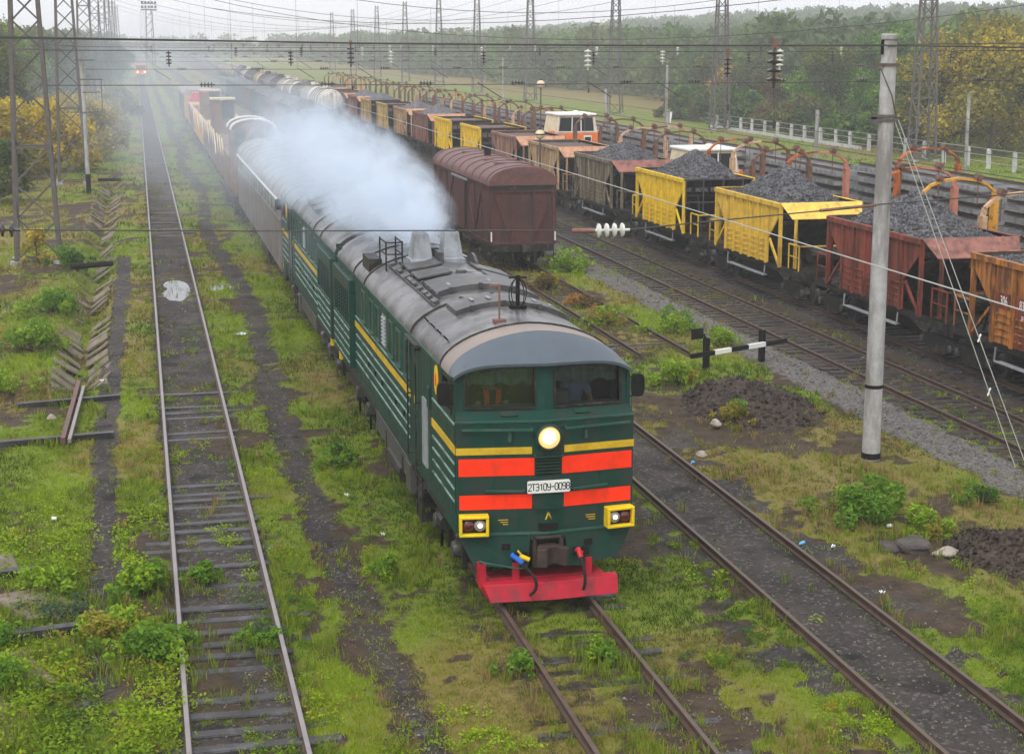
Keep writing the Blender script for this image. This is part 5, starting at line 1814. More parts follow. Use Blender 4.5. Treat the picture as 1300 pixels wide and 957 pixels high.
def orange_cab(parent, y, L=3.4, dz=0.0):
    b = MB(); b.bx(-1.5, 1.5, y, y + L, 1.36, 3.45); b.bx(-1.75, -1.5, y + .2, y + .9, 2.5, 3.6); b.bx(1.5, 1.75, y + .2, y + .9, 2.5, 3.6); b.bx(-1.4, 1.4, y - .5, y, 1.36, 1.9)
    k = b.build("machine_body", M['mach_orange'], parent, bevel=.02)
    b = MB(); b.prism([(-1.5, 3.45), (1.5, 3.45), (1.28, 4.62), (-1.28, 4.62)], 'y', y + .1, y + L - .1)
    c = b.build("cab_shell", M['cream'], k)
    for (a0, a1, b0, b1) in ((-1.22, -.36, -1.12, -.34), (-.28, .28, -.26, .26), (.36, 1.22, .34, 1.12)):
        b = MB(); b.slab([(a0, y + .09, 3.6), (a1, y + .09, 3.6), (b1, y + .09, 4.5), (b0, y + .09, 4.5)], (0, -.012, 0))
        b.build("cab_window", M['dark_glass'], c)
    b = MB()
    for x in (-1.3, -.32, .32, 1.3): b.bar((x * 1.03, y + .07, 3.55), (x * .95, y + .07, 4.58), .06)
    b.bar((-1.4, y + .07, 3.55), (1.4, y + .07, 3.55), .06)
    b.bx(.5, 1.05, y - .02, y, 2.4, 3.3)
    b.build("white_trim", M['white'], c)
    b = MB(); b.bx(.56, .99, y - .035, y - .021, 2.5, 3.2); b.build("radiator_grille", M['black'], k)
    b = MB(); b.bx(-1.38, 1.38, y - .05, y + L + .05, 4.63, 4.77); b.lathe([(.25, 4.77), (.22, 4.88), (.1, 4.92)], (.3, y + 1.5, 0), 'z', 12); b.build("cab_roof", M['white'], k, bevel=.03)
    k.location.z = dz
    return k


FG = "portal flat wagons of the track laying train"
flat_wagon("flat wagon with the amber arch nearest the frame edge", 46.2, 14.2, [(50.2, 'portal_t', 'portal_t', 4.6), (54.6, 'portal_y', 'portal_y', 4.72), (57.6, 'portal_o', 'portal_p', 4.9)], FG, 'T6')
flat_wagon("flat wagon with one orange portal leg and one faded pink leg", 61.0, 14.2, [(67.6, 'portal_o', 'portal_p', 4.85), (71.6, 'portal_r', 'portal_r', 4.7), (74.2, 'portal_t', 'portal_r', 4.9)], FG, 'T6')
w_ = flat_wagon("motor wagon whose orange cab is half hidden behind the olive hopper's gravel", 75.8, 14.2, [(77.6, 'portal_o', 'portal_r', 4.8), (86.4, 'portal_r', 'portal_r', 4.75), (88.6, 'portal_r', 'portal_t', 4.9)], FG, 'T6')
orange_cab(w_, 5.2, 3.0, -.62)
flat_wagon("flat wagon with two rust brown portals next to the tan hopper", 90.6, 14.2, [(93.2, 'portal_t', 'portal_t', 4.6), (97.5, 'portal_r', 'portal_r', 4.9), (103.4, 'portal_r', 'portal_r', 4.85)], FG, 'T6')
w_ = flat_wagon("motor wagon with a white roofed orange cab in plain view", 105.4, 14.2, [(115.6, 'portal_r', 'portal_r', 4.9), (118.4, 'portal_r', 'portal_p', 4.7)], FG, 'T6')
orange_cab(w_, 3.0, 3.4)
for i_ in range(9):
    y_ = 120.2 + i_ * 14.8
    ps_ = [(y_ + 1.5, rnd.choice(['portal_r', 'portal_t', 'portal_p']), 'portal_r', 4.7), (y_ + 6.5, 'portal_r', rnd.choice(['portal_r', 'portal_o', 'portal_t']), 4.95), (y_ + 12, rnd.choice(['portal_r', 'portal_t']), 'portal_r', 4.8)]
    flat_wagon(f"rusty portal flat wagon beyond the orange cab, {ORD[i_]} one behind it", y_, 14.2, ps_, FG, 'T6')

# ---------------------------------------------------------------- stacked concrete track panels on T7
cs_b = MB()
cs_b.prism([(-.14, 0), (.14, 0), (.10, .18), (-.10, .18)], 'x', -1.35, 1.35)
cs0 = cs_b.build("sleeper", M['concrete_pale'])
r_b = MB(); r_b.prism([(-.06, 0), (.06, 0), (.02, .05), (.035, .12), (-.035, .12), (-.02, .05)], 'y', 0, 12.4)
pr0 = r_b.build("rail", M['rail_rust'])
far_b = MB()
for k_ in range(23): far_b.prism([(.21 + k_ * .545, 0), (.49 + k_ * .545, 0), (.45 + k_ * .545, .18), (.25 + k_ * .545, .18)], 'x', -1.35, 1.35)
fr0 = far_b.build("sleepers", M['concrete_pale']); fr0['kind'] = 'stuff'
used_cs, used_pr, used_fr = [False], [False], [False]


def take(o, used):
    if not used[0]:
        used[0] = True
        return o
    c = o.copy(); C.objects.link(c)
    return c


pos_w = ["top", "second from top", "third from top", "fourth from top", "fifth from top", "sixth from top", "lowest"]
for i_ in range(11):
    y_ = 45.0 + i_ * 13.6
    n_ = (6, 6, 5, 5, 5, 5, 5, 4, 4, 4, 4)[i_]
    flat_wagon(f"flat wagon under the stacked concrete track panels, {ORD[i_]} of its row", y_, 13.0, [] if i_ != 1 else [], "flat wagons under the track panels", 'T7')
    for j_ in range(n_):
        z_ = 1.54 + j_ * .445
        p_ = thing("prefab_track", f"concrete track panel, {pos_w[n_ - 1 - j_]} in the {ORD[i_]} stack of the panel train", "prefab track", (TRACKS['T7'] + rnd.uniform(-.05, .05), y_ + .3 + rnd.uniform(-.15, .15), z_), 0, "stacked track panels")
        for x_ in (-.8, .8):
            r_ = take(pr0, used_pr); r_.parent = p_; r_.location = (x_, 0, .185)
        if i_ < 4 and j_ >= n_ - 4:
            for k_ in range(23):
                s_ = take(cs0, used_cs); s_.parent = p_; s_.location = (rnd.uniform(-.03, .03), .35 + k_ * .532, 0)
        else:
            s_ = take(fr0, used_fr); s_.parent = p_; s_['kind'] = 'stuff'
# one wagon at the joint of two stacks carries orange arches
t_ = thing("loading_portal", "bright orange portal standing over the panel stacks near the white fence posts", "portal", (TRACKS['T7'], 66.0, 0))
portal(M['portal_o'], M['portal_o'], t_, 0.0, 5.05)
# ---------------------------------------------------------------- lattice masts
def mast_proto():
    t = thing("lattice_mast", "x", "lattice mast")
    H_, wb, wt = 18.6, .92, .34
    def cor(z, sx, sy):
        w = wb + (wt - wb) * z / H_
        return (sx * w, sy * w * .8, z)
    for sx in (-1, 1):
        for sy in (-1, 1):
            b = MB(); b.bar(cor(0, sx, sy), cor(H_, sx, sy), .15)
            b.build("leg", M['steel'], t)
    b = MB()
    zs = [0.2]
    while zs[-1] < H_ - .8: zs.append(zs[-1] + 1.75 - .055 * zs[-1])
    zs[-1] = H_
    faces = [((-1, -1), (1, -1)), ((1, -1), (1, 1)), ((1, 1), (-1, 1)), ((-1, 1), (-1, -1))]
    for k in range(len(zs) - 1):
        for fi, (a, c) in enumerate(faces):
            z0, z1 = zs[k], zs[k + 1]
            if (k + fi) % 2: a, c = c, a
            b.bar(cor(z0, *a), cor(z1, *c), .075)
            if k % 3 == 0: b.bar(cor(z0, *a), cor(z0, *c), .08)
    b.build("bracing", M['steel'], t)
    b = MB()
    for sx in (-1, 1):
        for sy in (-1, 1): b.bx(sx * wb - .25, sx * wb + .25, sy * wb * .8 - .25, sy * wb * .8 + .25, -.2, .22)
    b.build("footing", M['concrete'], t)
    return t


mp0 = mast_proto()
MASTS_L = [75, 117, 160, 205, 250, 297, 345, 395, 450]
MASTS_R = [123.7, 172, 213, 262, 305, 345, 390, 437, 487, 540]
first_ = True
for side_, lst_, x_ in (("drain side", MASTS_L, -4.6), ("fence side", MASTS_R, 62.0)):
    for i_, y_ in enumerate(lst_):
        m_ = mp0 if first_ else copy_tree(mp0)
        first_ = False
        m_.location = (x_, y_, float(ground_z(np.array([x_]), np.array([y_]))[0]) - .05)
        lab_ = f"tall grey lattice mast on the {side_} of the yard, {ORD[i_]} from the bridge"
        tag(m_, lab_, None, "lattice masts of the overhead line")


# ---------------------------------------------------------------- overhead wires
def ins_string(b, p, d, n, r, pitch):
    """discs along direction d from p"""
    p, d = Vector(p), Vector(d).normalized()
    b.tube([p, p + d * pitch * (n + .5)], r * .22, 6)
    for i in range(n):
        q = p + d * pitch * (i + .5)
        b.tube([q - d * r * .28, q - d * r * .05, q + d * r * .22, q + d * r * .3], [r * .35, r, r * .9, r * .3], 12)
    return p + d * pitch * (n + .5)


def sag(p, q, s, n=16):
    p, q = Vector(p), Vector(q)
    return [p.lerp(q, i / n) - Vector((0, 0, s * 4 * (i / n) * (1 - i / n))) for i in range(n + 1)]


def cross_span(label, y, yr, zt, dip, lows, sup):
    t = thing("cross_span", label, "overhead line", (0, y, 0), 0, "cross spans between the masts")
    xa, xb = -4.2, 61.6
    b = MB()
    top = sag((xa, 0, zt), (xb, yr - y, zt), dip, 24)
    b.tube(top, .022, 5)
    for z in lows: b.tube(sag((xa, 0, z), (xb, yr - y, z), .12, 8), .02, 5)
    for x in (sup if y > 100 else []):
        f = (x - xa) / (xb - xa)
        zt_ = zt - dip * 4 * f * (1 - f)
        b.tube([(x, f * (yr - y), zt_), (x, f * (yr - y), lows[-1])], .009, 4)
    b.build("cable", M['wire'], t)
    for x in sup:
        f = (x - xa) / (xb - xa)
        c = MB(); ins_string(c, (x + .3, f * (yr - y), lows[0] - .05), (0, 0, -1), 4, .13, .15)
        c.build("insulator", M['insul'] if rnd.random() < .6 else M['insul_pale'], t)
        c = MB(); ins_string(c, (x + 1.6, f * (yr - y), lows[-1] - .02), (1, 0, 0), 4, .12, .15)
        c.build("insulator", M['insul'], t)
        if y < 100 and x < 15: continue
        c = MB(); c.tube([(x, f * (yr - y), lows[-1]), (x + .4, f * (yr - y), lows[-1] - .25), (x + 1.2, f * (yr - y), lows[-1] - .75)], .025, 6)
        c.build("registration_arm", M['wire'], t)
    return t


sup_ = [1.1, 6.5, 11.1, 15.5, 20.9, 24.4, 28.9, 33.4, 40, 47, 54]
for i_, (y_, yr_) in enumerate(((75, 79), (117, 123.7), (160, 172), (205, 213), (250, 262), (297, 305), (345, 345), (395, 390))):
    cross_span(f"sagging wires with insulators spanning the yard, {ORD[i_]} span between the lattice masts", y_, yr_, 16.8, 5.2, (9.2, 7.7), sup_)


def wire(name, label, pts, r, mat, cat="wire", group=None):
    b = MB(); b.tube(pts, r, 6)
    return tag(b.build(name, mat), label, cat, group)


# the two near cross wires held by the concrete pole
wire("cross_wire", "dark upper wire crossing the whole view near the horizon in front of the pole top", [(-8, 33, 9.74), (-2.5, 33, 9.67), (4.4, 33, 9.55), (10, 33, 9.50), (15.2, 33.9, 9.50), (16.2, 34.3, 9.5), (20, 34, 9.44), (27, 34, 9.5)], .018, M['wire'])
t = thing("cross_wire", "low dark cross wire with brown insulators at one end and pale ones beside the boxcar", "wire", (0, 33, 0))
b = MB(); b.tube([(-8, 0, 6.12), (-3.1, 0, 6.05)], .02, 6); b.tube([(-2.3, 0, 6.01), (2, 0, 5.88), (7.3, 0, 5.76), (9.1, 0, 5.71)], .014, 6)
b.tube([(9.95, 0, 5.71), (12, .3, 5.82), (14.6, .6, 5.95), (16.3, 1.2, 6.0), (19.1, 1.2, 6.14), (24, 1.2, 6.4)], .016, 6)
b.build("cable", M['wire'], t)
b = MB(); ins_string(b, (-3.1, 0, 6.05), (1, 0, -.05), 4, .15, .17); b.build("brown_insulator", M['insul'], t)
b = MB(); b.cyl((8.7, 0, 5.72), (9.2, 0, 5.71), .05, 8); b.build("rod", M['rust'], t)
b = MB(); ins_string(b, (9.2, 0, 5.71), (1, 0, 0), 4, .15, .17); b.build("pale_insulator", M['insul_pale'], t)
b = MB(); b.cyl((14.5, .6, 5.95), (16.0, 1.0, 6.0), .035, 8); b.build("rusty_clamp", M['rust'], t)

# hanging insulators on the upper wire
for i_, (x_, y_, zt_, n_, r_, lab_) in enumerate((
        (13.0, 32.8, 9.55, 4, .16, "large dark insulator string hanging in front of the hazy wood left of the pole"),
        (7.55, 60.0, 9.5, 4, .14, "dark insulator string hanging on the upper wire above the smoke"),
        (16.4, 60.0, 9.4, 4, .15, "pale insulator string on the upper wire between two far masts"),
        (24.0, 60.0, 9.4, 4, .15, "pale insulator string on the upper wire above the orange cab"),
        (14.6, 40.0, 9.3, 4, .10, "small dark insulator string beside the head of the concrete pole"))):
    t = thing("hanging_insulator", lab_, "insulator", (x_, y_, zt_), 0, "insulator strings on the overhead line")
    b = MB(); e_ = ins_string(b, (0, 0, -.1), (0, 0, -1), n_, r_, r_ * 1.15)
    b.build("discs", M['insul_pale'] if lab_.startswith("pale") else M['insul'], t)
    b = MB(); b.tube([(0, 0, .06), (0, 0, -.15)], .03, 6); b.box((0, 0, .0), (.09, .05, .2)); b.build("clamp", M['rust'], t)
    b = MB(); b.tube([e_, e_ + Vector((.02, 0, -.3)), e_ + Vector((.04, 0, -.7))], .006, 5); b.box(e_ + Vector((.04, 0, -.75)), (.06, .04, .16)); b.build("drop_wire", M['wire'], t)
wire("cross_wire", "thin second cross wire farther off carrying the insulator strings", [(-6, 60, 9.7), (7.5, 60, 9.52), (16, 60, 9.45), (24, 60, 9.42), (34, 60, 9.5), (44, 60, 9.8)], .02, M['wire'])

# wires running along the tracks
wire("contact_wire", "pale contact wire running over the cinder track past the hoppers", [(11.08, 6, 6.17), (11.08, 40, 6.18), (11.2, 90, 6.15), (10.9, 140, 6.2), (11.1, 250, 6.2)], .011, M['wire_pale'], group=None)
for i_, (x_, z_) in enumerate(((20.85, 6.3), (24.4, 6.3), (28.9, 6.4), (33.4, 6.4))):
    wire("contact_wire", ("thin contact wire over the track with full sleepers", "thin contact wire over the hopper train", "thin contact wire over the portal wagons", "thin contact wire over the track panels")[i_], [(x_, 20, z_), (x_ + .2, 77, z_), (x_ - .2, 120, z_), (x_, 165, z_), (x_, 300, z_)], .013, M['wire'])
wire("catenary_wire", "sagging wire from the far mast top to beyond the concrete pole", [Vector(p) for p in sag((40, 60, 13.4), (6, 150, 12.5), 2.2)], .022, M['wire'])
wire("catenary_wire", "long sagging wire over the wood behind the concrete pole", [Vector(p) for p in sag((-2, 150, 15.5), (52, 78, 12.5), 4.2)], .022, M['wire'])
# droppers hang from the upper wire
# ---------------------------------------------------------------- concrete pole with clamps and guy ropes
t = thing("concrete_pole", "tall round grey concrete pole with a dark band at its foot", "pole", (16.37, 34.46, 0))
b = MB(); b.lathe([(.215, -.3), (.205, 1.0), (.19, 4.5), (.165, 9.6), (.15, 9.66)], (0, 0, 0), 'z', 28); b.build("shaft", M['concrete'], t, smooth=True)
b = MB(); b.lathe([(.225, .04), (.225, .18)], (0, 0, 0), 'z', 24); b.lathe([(.208, 1.72), (.212, 1.74), (.212, 1.78), (.208, 1.8)], (0, 0, 0), 'z', 24); b.build("dark_band", M['black'], t)
b = MB(); b.lathe([(.165, 9.6), (.195, 9.64), (.195, 9.72), (.15, 9.76)], (0, 0, 0), 'z', 20); b.build("cap", M['concrete'], t)
for z_, r_ in ((9.08, .17), (7.95, .178), (7.86, .178)):
    b = MB(); b.lathe([(r_ + .0, z_ - .03), (r_ + .025, z_ - .03), (r_ + .025, z_ + .03), (r_, z_ + .03)], (0, 0, 0), 'z', 20)
    b.bar((-.34, -.1, z_), (.2, -.12, z_), .05); b.box((-.34, -.1, z_), (.09, .1, .14))
    b.build("clamp", M['steel'], t)
b = MB(); b.bar((-.19, -.05, 9.3), (-.19, -.05, 9.62), .05); b.build("bracket", M['black'], t)
b = MB(); b.tube([(-.26, -.15, 9.0), (.02, -.21, 8.4), (.2, -.1, 7.9)], .012, 5); b.build("tie_wire", M['wire'], t)
for k_, (ex_, ey_) in enumerate(((2.88, -1.5), (2.98, -1.9))):
    wire("guy_rope", ("guy rope from the pole to the gravel edge with a splice low down", "second guy rope beside it, farther from the pole foot")[k_], [(16.5 + .12 * k_, 34.36, 7.92 - .06 * k_), (16.37 + ex_, 34.46 + ey_, .02)], .011, M['wire_pale'], "guy rope")
    if k_ == 0:
        pass
b = MB()
for k_, f_ in ((0, .78), (1, .62)):
    ex_, ey_ = ((2.88, -1.5), (2.98, -1.9))[k_]
    p_ = Vector((16.5 + .12 * k_, 34.36, 7.92)).lerp(Vector((16.37 + ex_, 34.46 + ey_, .02)), f_)
    o_ = MB(); o_.lathe([(.012, -.10), (.024, -.07), (.014, 0), (.024, .07), (.012, .10)], (0, 0, 0), 'z', 8)
    o_ = o_.build("rope_splice", M['white']); o_.location = p_; o_.rotation_euler = (0, R(18), 0)
    tag(o_, ("small white splice on the first guy rope", "small white splice higher on the second guy rope")[k_], "rope splice")

# ---------------------------------------------------------------- utility pole, lamps, floodlight tower
t = thing("utility_pole", "grey wooden pole with crossarms and a black foot beside the drain", "utility pole", (-3.34, 108.7, 0))
b = MB(); b.cyl((0, 0, -.2), (-.03, 0, 8.6), .13, 12); b.build("shaft", M['concrete'], t)
b = MB(); b.cyl((0, 0, -.1), (0, 0, 1.25), .155, 12); b.build("black_foot", M['black'], t)
b = MB()
for z_, a_, c_ in ((5.15, -.9, 1.3), (7.2, -.4, 1.2), (6.4, -.1, 1.0), (8.4, -.5, .8)): b.bar((a_, -.12, z_), (c_, -.12, z_), .07)
b.bar((1.1, -.12, 5.2), (1.1, -.12, 7.2), .05)
b.build("crossarm", M['steel'], t)
for x_ in (-.4, .3, .8, 1.2):
    b = MB(); ins_string(b, (x_, -.12, 5.18), (0, 0, 1), 2, .07, .08); b.build("insulator", M['insul'], t)

def yard_lamp(label, x, y, h, r=.32):
    t = thing("yard_lamp", label, "lamp", (x, y, 0), 0, "globe lamps in the yard")
    b = MB(); b.cyl((0, 0, 0), (0, 0, h - r), .06, 8); b.build("post", M['steel'], t)
    b = MB(); b.lathe([(r * math.sin(a), h - r * math.cos(a)) for a in np.linspace(.1, math.pi - .02, 12)], (0, 0, 0), 'z', 18); b.build("globe", M['cream'], t, smooth=True)
    b = MB(); b.lathe([(r * 1.03, h - .03), (r * 1.03, h + .04)], (0, 0, 0), 'z', 18); b.lathe([(.1, h + r), (.08, h + r + .1)], (0, 0, 0), 'z', 10); b.build("band", M['under'], t)
    return t


yard_lamp("globe lamp on a post sticking up behind the panel train", 31.15, 128.0, 6.2, .34)
yard_lamp("globe lamp low in front of the pinkish brown hopper's apron", 22.55, 92.8, 4.3, .28)
t = thing("floodlight_tower", "distant floodlight tower with a lamp rack rising over the far end", "floodlight tower", (4.0, 480, 0))
b = MB()
for sx in (-1, 1):
    for sy in (-1, 1): b.bar((sx * 1.3, sy * 1.3, 0), (sx * .8, sy * .8, 18), .3)
for k_ in range(8): b.bar((-1.3 + .06 * k_, -1.2, k_ * 2.2), (1.3 - .06 * k_, -1.2, k_ * 2.2 + 2.2), .16)
b.build("tower", M['steel'], t)
b = MB(); b.bx(-2.2, 2.2, -1.2, 1.2, 17.9, 18.2); b.bx(-2, 2, -1.3, -1.1, 19.6, 19.8)
for k_ in range(5): b.box((-1.8 + k_ * .9, -1.25, 18.8), (.6, .4, .7)); b.box((-1.8 + k_ * .9, -1.25, 20.0), (.6, .4, .6))
b.build("lamp_rack", M['under'], t)
# slim concrete posts along the far side of the yard
for i_, (px_, y_, h_, x_) in enumerate(((0, 96, 5.4, 41), (0, 100.5, 6.2, 53.6), (0, 140, 7.5, 45.5), (0, 142, 5.4, 40.5), (0, 205, 7.5, 45), (0, 118, 4.6, 38.5))):
    t = thing("line_post", ("slim pale post standing near the white fence beside the pole", "slim pale post tied to the fence wires behind the pole", "slim post with a small sign in front of the brown field", "slim pale post between two panel stacks and the field", "far slim post before the wood", "short slim post behind the orange motor cab")[i_], "post", (x_, y_, 0), 0, "slim posts along the yard edge")
    b = MB(); b.cyl((0, 0, 0), (0, 0, h_), .12, 10); b.build("shaft", M['concrete'], t)
    if i_ in (2, 4):
        b = MB(); b.bar((-.6, 0, h_ - .4), (1.0, 0, h_ - .2), .06); b.build("bracket", M['steel'], t)
    if i_ == 2:
        b = MB(); b.box((.3, -.14, 3.0), (.3, .03, 1.0), (0, .15, 0)); b.build("sign", M['white'], t)
        b = MB(); b.cyl((0, 0, 0), (0, 0, 2.0), .14, 10); b.build("black_foot", M['black'], t)

# ---------------------------------------------------------------- white fence
t = thing("concrete_fence", "fence of white concrete posts and wires along the wood edge", "fence", (63.2, 0, 0))
fp_ = None
y_ = 104.0
while y_ < 178:
    if fp_ is None:
        b = MB(); b.prism([(-.15, 0), (.15, 0), (.13, 1.5), (0, 1.62), (-.13, 1.5)], 'y', -.12, .12); fp_ = b.build("post", M['fence_white'], t); o_ = fp_
    else:
        o_ = fp_.copy(); C.objects.link(o_); o_.parent = t
    o_.location = (rnd.uniform(-.1, .1), y_, float(ground_z(np.array([63.2]), np.array([y_]))[0]) - .1)
    o_.rotation_euler = (0, rnd.uniform(-.05, .05), rnd.uniform(-.2, .2))
    y_ += 3.6
b = MB()
for z_ in (.5, 1.0, 1.5): b.tube([(0, 100, z_), (0, 140, z_), (0, 180, z_)], .02, 4)
b.build("fence_wire", M['wire_pale'], t)
b = MB(); b.bx(-.12, .12, 138, 178, 0, .3); b.build("base_beam", M['fence_white'], t)

# ---------------------------------------------------------------- buffer stop with black and white bar
t = thing("buffer_stop", "black and white barred track end with a dark plate by the cinder mound", "buffer stop", (0, 0, 0))
pa_, pb_ = Vector((16.12, 45.35, 0)), Vector((18.2, 46.2, 0))
dr_ = (pb_ - pa_).normalized()
for p_, h_ in ((pa_, .98), (pb_, 1.0)):
    b = MB(); b.box(p_ + Vector((0, 0, h_ / 2 - .1)), (.15, .15, h_ + .2), (0, 0, .38)); b.build("post", M['black'], t)
b = MB(); zb_ = .55
L_ = (pb_ - pa_).length
for i_, (a_, c_) in enumerate(((-.75, .15), (.15, .8), (.8, 1.5), (1.5, L_ - .05), (L_ - .05, L_ + .85))):
    b.mi(0 if i_ % 2 == 0 else 1)
    b.bar(pa_ + dr_ * a_ + Vector((.07, -.16, zb_ + .02 * a_)), pa_ + dr_ * c_ + Vector((.07, -.16, zb_ + .02 * c_)), .10, .135)
b.build("striped_bar", [M['black'], M['white']], t)
b = MB(); b.box(pa_ + Vector((-.3, -.02, 1.12)), (.42, .03, .32), (0, 0, .3)); b.bar(pa_ + Vector((0, 0, .9)), pa_ + Vector((-.1, 0, 1.1)), .06); b.build("dark_plate", M['rubber'], t)


# ---------------------------------------------------------------- drain lined with slabs
t = thing("drainage_channel", "shallow drain lined with mossy concrete slabs along the pale-railed track", "drain", (-2.05, 0, 0))
sl_ = None
for s_ in (-1, 1):
    for k_ in range(56):
        y_ = 47.5 + k_ * 1.24 * (1 + .004 * k_)
        if y_ > 121 or (rnd.random() < (.4 if s_ > 0 else .1) and y_ > 56): continue
        if sl_ is None:
            b = MB(); b.bx(-.40, .40, -.30, .30, -.03, .03); sl_ = b.build("slab", M['concrete_old'], t, bevel=.01); o_ = sl_
        else:
            o_ = sl_.copy(); C.objects.link(o_); o_.parent = t
        o_.location = (s_ * (.46 + .06 * math.sin(k_ * .9)) + .22 * math.sin(y_ * .06), y_ + rnd.uniform(-.15, .15), -.21 + rnd.uniform(-.05, .03))
        o_.rotation_euler = (rnd.uniform(-.05, .05) + .10, s_ * -.62 + rnd.uniform(-.07, .07), rnd.uniform(-.16, .16) - s_ * .14)

# ---------------------------------------------------------------- things lying about
def plain(name, label, cat, b, mat, group=None, **k):
    return tag(b.build(name, mat, **k), label, cat, group)


b = MB()
b.bar((-1.98, 46.9, .16), (-2.12, 39.6, .22), .11, .13)
o1_ = MB()
t = thing("loose_rail", "red brown length of old rail lying across two dark sleepers", "rail", (0, 0, 0))
b.build("rail", M['boxroof'], t)
b = MB(); b.bar((-1.83, 46.2, .15), (-1.97, 39.6, .2), .08, .10); b.build("rail_edge", M['rail_bright'], t)
for i_, (p_, q_, lab_) in enumerate((((-3.5, 44.5, .06), (-.85, 45.05, .06), "dark old sleeper under the far end of the loose rail"), ((-3.75, 40.1, .08), (-.95, 40.6, .07), "dark old sleeper under the near end of the loose rail"),
                                     ((-4.4, 26.2, .08), (-1.0, 26.7, .10), "long black timber lying across the pale slabs"), ((-3.6, 29.75, .08), (-2.25, 29.95, .08), "short black timber above the pale slabs"),
                                     ((-3.1, 71.5, .2), (-1.4, 72.3, .2), "black pipe laid across the drain, nearer one"), ((-2.95, 117.0, .2), (-1.4, 117, .2), "black pipe laid across the drain, farther one"))):
    b = MB(); b.bar(p_, q_, .2, .16) if i_ < 4 else b.cyl(p_, q_, .12, 10)
    plain("old_timber" if i_ < 4 else "drain_pipe", lab_, "timber" if i_ < 4 else "pipe", b, M['sleeper'] if i_ < 4 else M['black'])
for i_, (x_, y_, w_, d_, rz_, lab_) in enumerate(((-2.35, 25.0, 1.0, 1.7, .35, "brown concrete slab in the corner below the black timber"), (-2.1, 28.2, 1.0, 1.6, .45, "brown concrete slab between the two black timbers"), (-3.0, 30.6, .8, 1.0, .2, "pale slab edge poking from red brown weeds"), (-2.6, 23.0, 1.1, 1.7, .3, "cracked brown slab at the lower corner"))):
    b = MB(); b.box((0, 0, 0), (w_, d_, .12)); o_ = plain("concrete_slab", lab_, "slab", b, M['concrete_old'], bevel=.02)
    o_.location = (x_, y_, .02); o_.rotation_euler = (rnd.uniform(-.03, .03), rnd.uniform(-.04, .04), rz_)


def rock(label, x, y, s, mat, z=.0, sq=(1, 1, .7)):
    bm = bmesh.new(); bmesh.ops.create_icosphere(bm, subdivisions=3, radius=1)
    sd = rnd.random() * 50
    for v in bm.verts:
        n = math.sin(v.co.x * 3.1 + sd) * .16 + math.sin(v.co.y * 4.3 + sd * 2) * .13 + math.sin(v.co.z * 5 + sd) * .1 + rnd.uniform(-.035, .035)
        v.co *= 1 + n
        v.co.x *= sq[0] * s; v.co.y *= sq[1] * s; v.co.z *= sq[2] * s
    me = bpy.data.meshes.new("rock"); bm.to_mesh(me); bm.free(); me.materials.append(mat)
    o = bpy.data.objects.new("rock", me); C.objects.link(o); o.location = (x, y, z + s * .25)
    return tag(o, label, "rock")


rock("dark boulder in the grass beside the small cinder heap", 14.12, 27.75, .30, M['darkstone'])
rock("pale brown stone between the dark boulder and the cinder heap", 14.62, 27.35, .17, M['stone'], .0, (1.5, 1, .7))
rock("flat grey stone on the cinder track side of the dark boulder", 13.75, 27.9, .2, M['darkstone'], 0, (1.3, 1, .5))
rock("pale stone in front of the larger cinder mound", 12.6, 35.6, .14, M['stone'])
rock("pale stone low on the larger cinder mound", 13.9, 38.2, .14, M['stone'], .1)
rock("pale stone by the old loose rail", -2.55, 43.0, .13, M['stone'])


def mound(label, x, y, rx, ry, h):
    n, m = 60, 60
    U, V = np.meshgrid(np.linspace(-1.25, 1.25, n), np.linspace(-1.25, 1.25, m))
    r = np.sqrt(U ** 2 + V ** 2) + (fbm(U * 2.2 + x, V * 2.2 + y, 4, 3) - .5) * .5
    z = h * (1 - sstep(.05, 1.05, r)) * (.8 + .5 * fbm(U * 3 + y, V * 3, 8, 3)) - .06
    z += (fbm(U * 9, V * 9 + x, 12, 2) - .5) * .10 * (r < 1)
    i = np.arange(n * m).reshape(m, n)
    f = np.stack([i[:-1, :-1].ravel(), i[:-1, 1:].ravel(), i[1:, 1:].ravel(), i[1:, :-1].ravel()], 1)
    f = np.concatenate([f[:, [0, 1, 2]], f[:, [0, 2, 3]]])
    P = np.stack([(U * rx).ravel(), (V * ry).ravel(), z.ravel()], 1)
    rk = 2600
    ki = rng.integers(0, len(P), rk)
    ki = ki[(z.ravel()[ki] > -.02)]
    rk = len(ki)
    base = np.array([(1, 0, 0), (-1, 0, 0), (0, 1, 0), (0, -1, 0), (0, 0, 1), (0, 0, -.6)], float)
    fc = np.array([(0, 2, 4), (2, 1, 4), (1, 3, 4), (3, 0, 4), (2, 0, 5), (1, 2, 5), (3, 1, 5), (0, 3, 5)])
    J = base[None] * (1 + rng.normal(0, .35, (rk, 6, 1))) * (rng.random(rk) ** 2 * .06 + .018)[:, None, None]
    J = J + (P[ki] + np.concatenate([rng.normal(0, .03, (rk, 2)), np.zeros((rk, 1))], 1))[:, None]
    f = np.concatenate([f, (fc[None] + (np.arange(rk) * 6)[:, None, None] + len(P)).reshape(-1, 3)])
    o = np_mesh("cinder_mound", np.concatenate([P, J.reshape(-1, 3)]), f, M['mound'], smooth=False)
    o.location = (x, y, 0)
    return tag(o, label, "dirt mound")


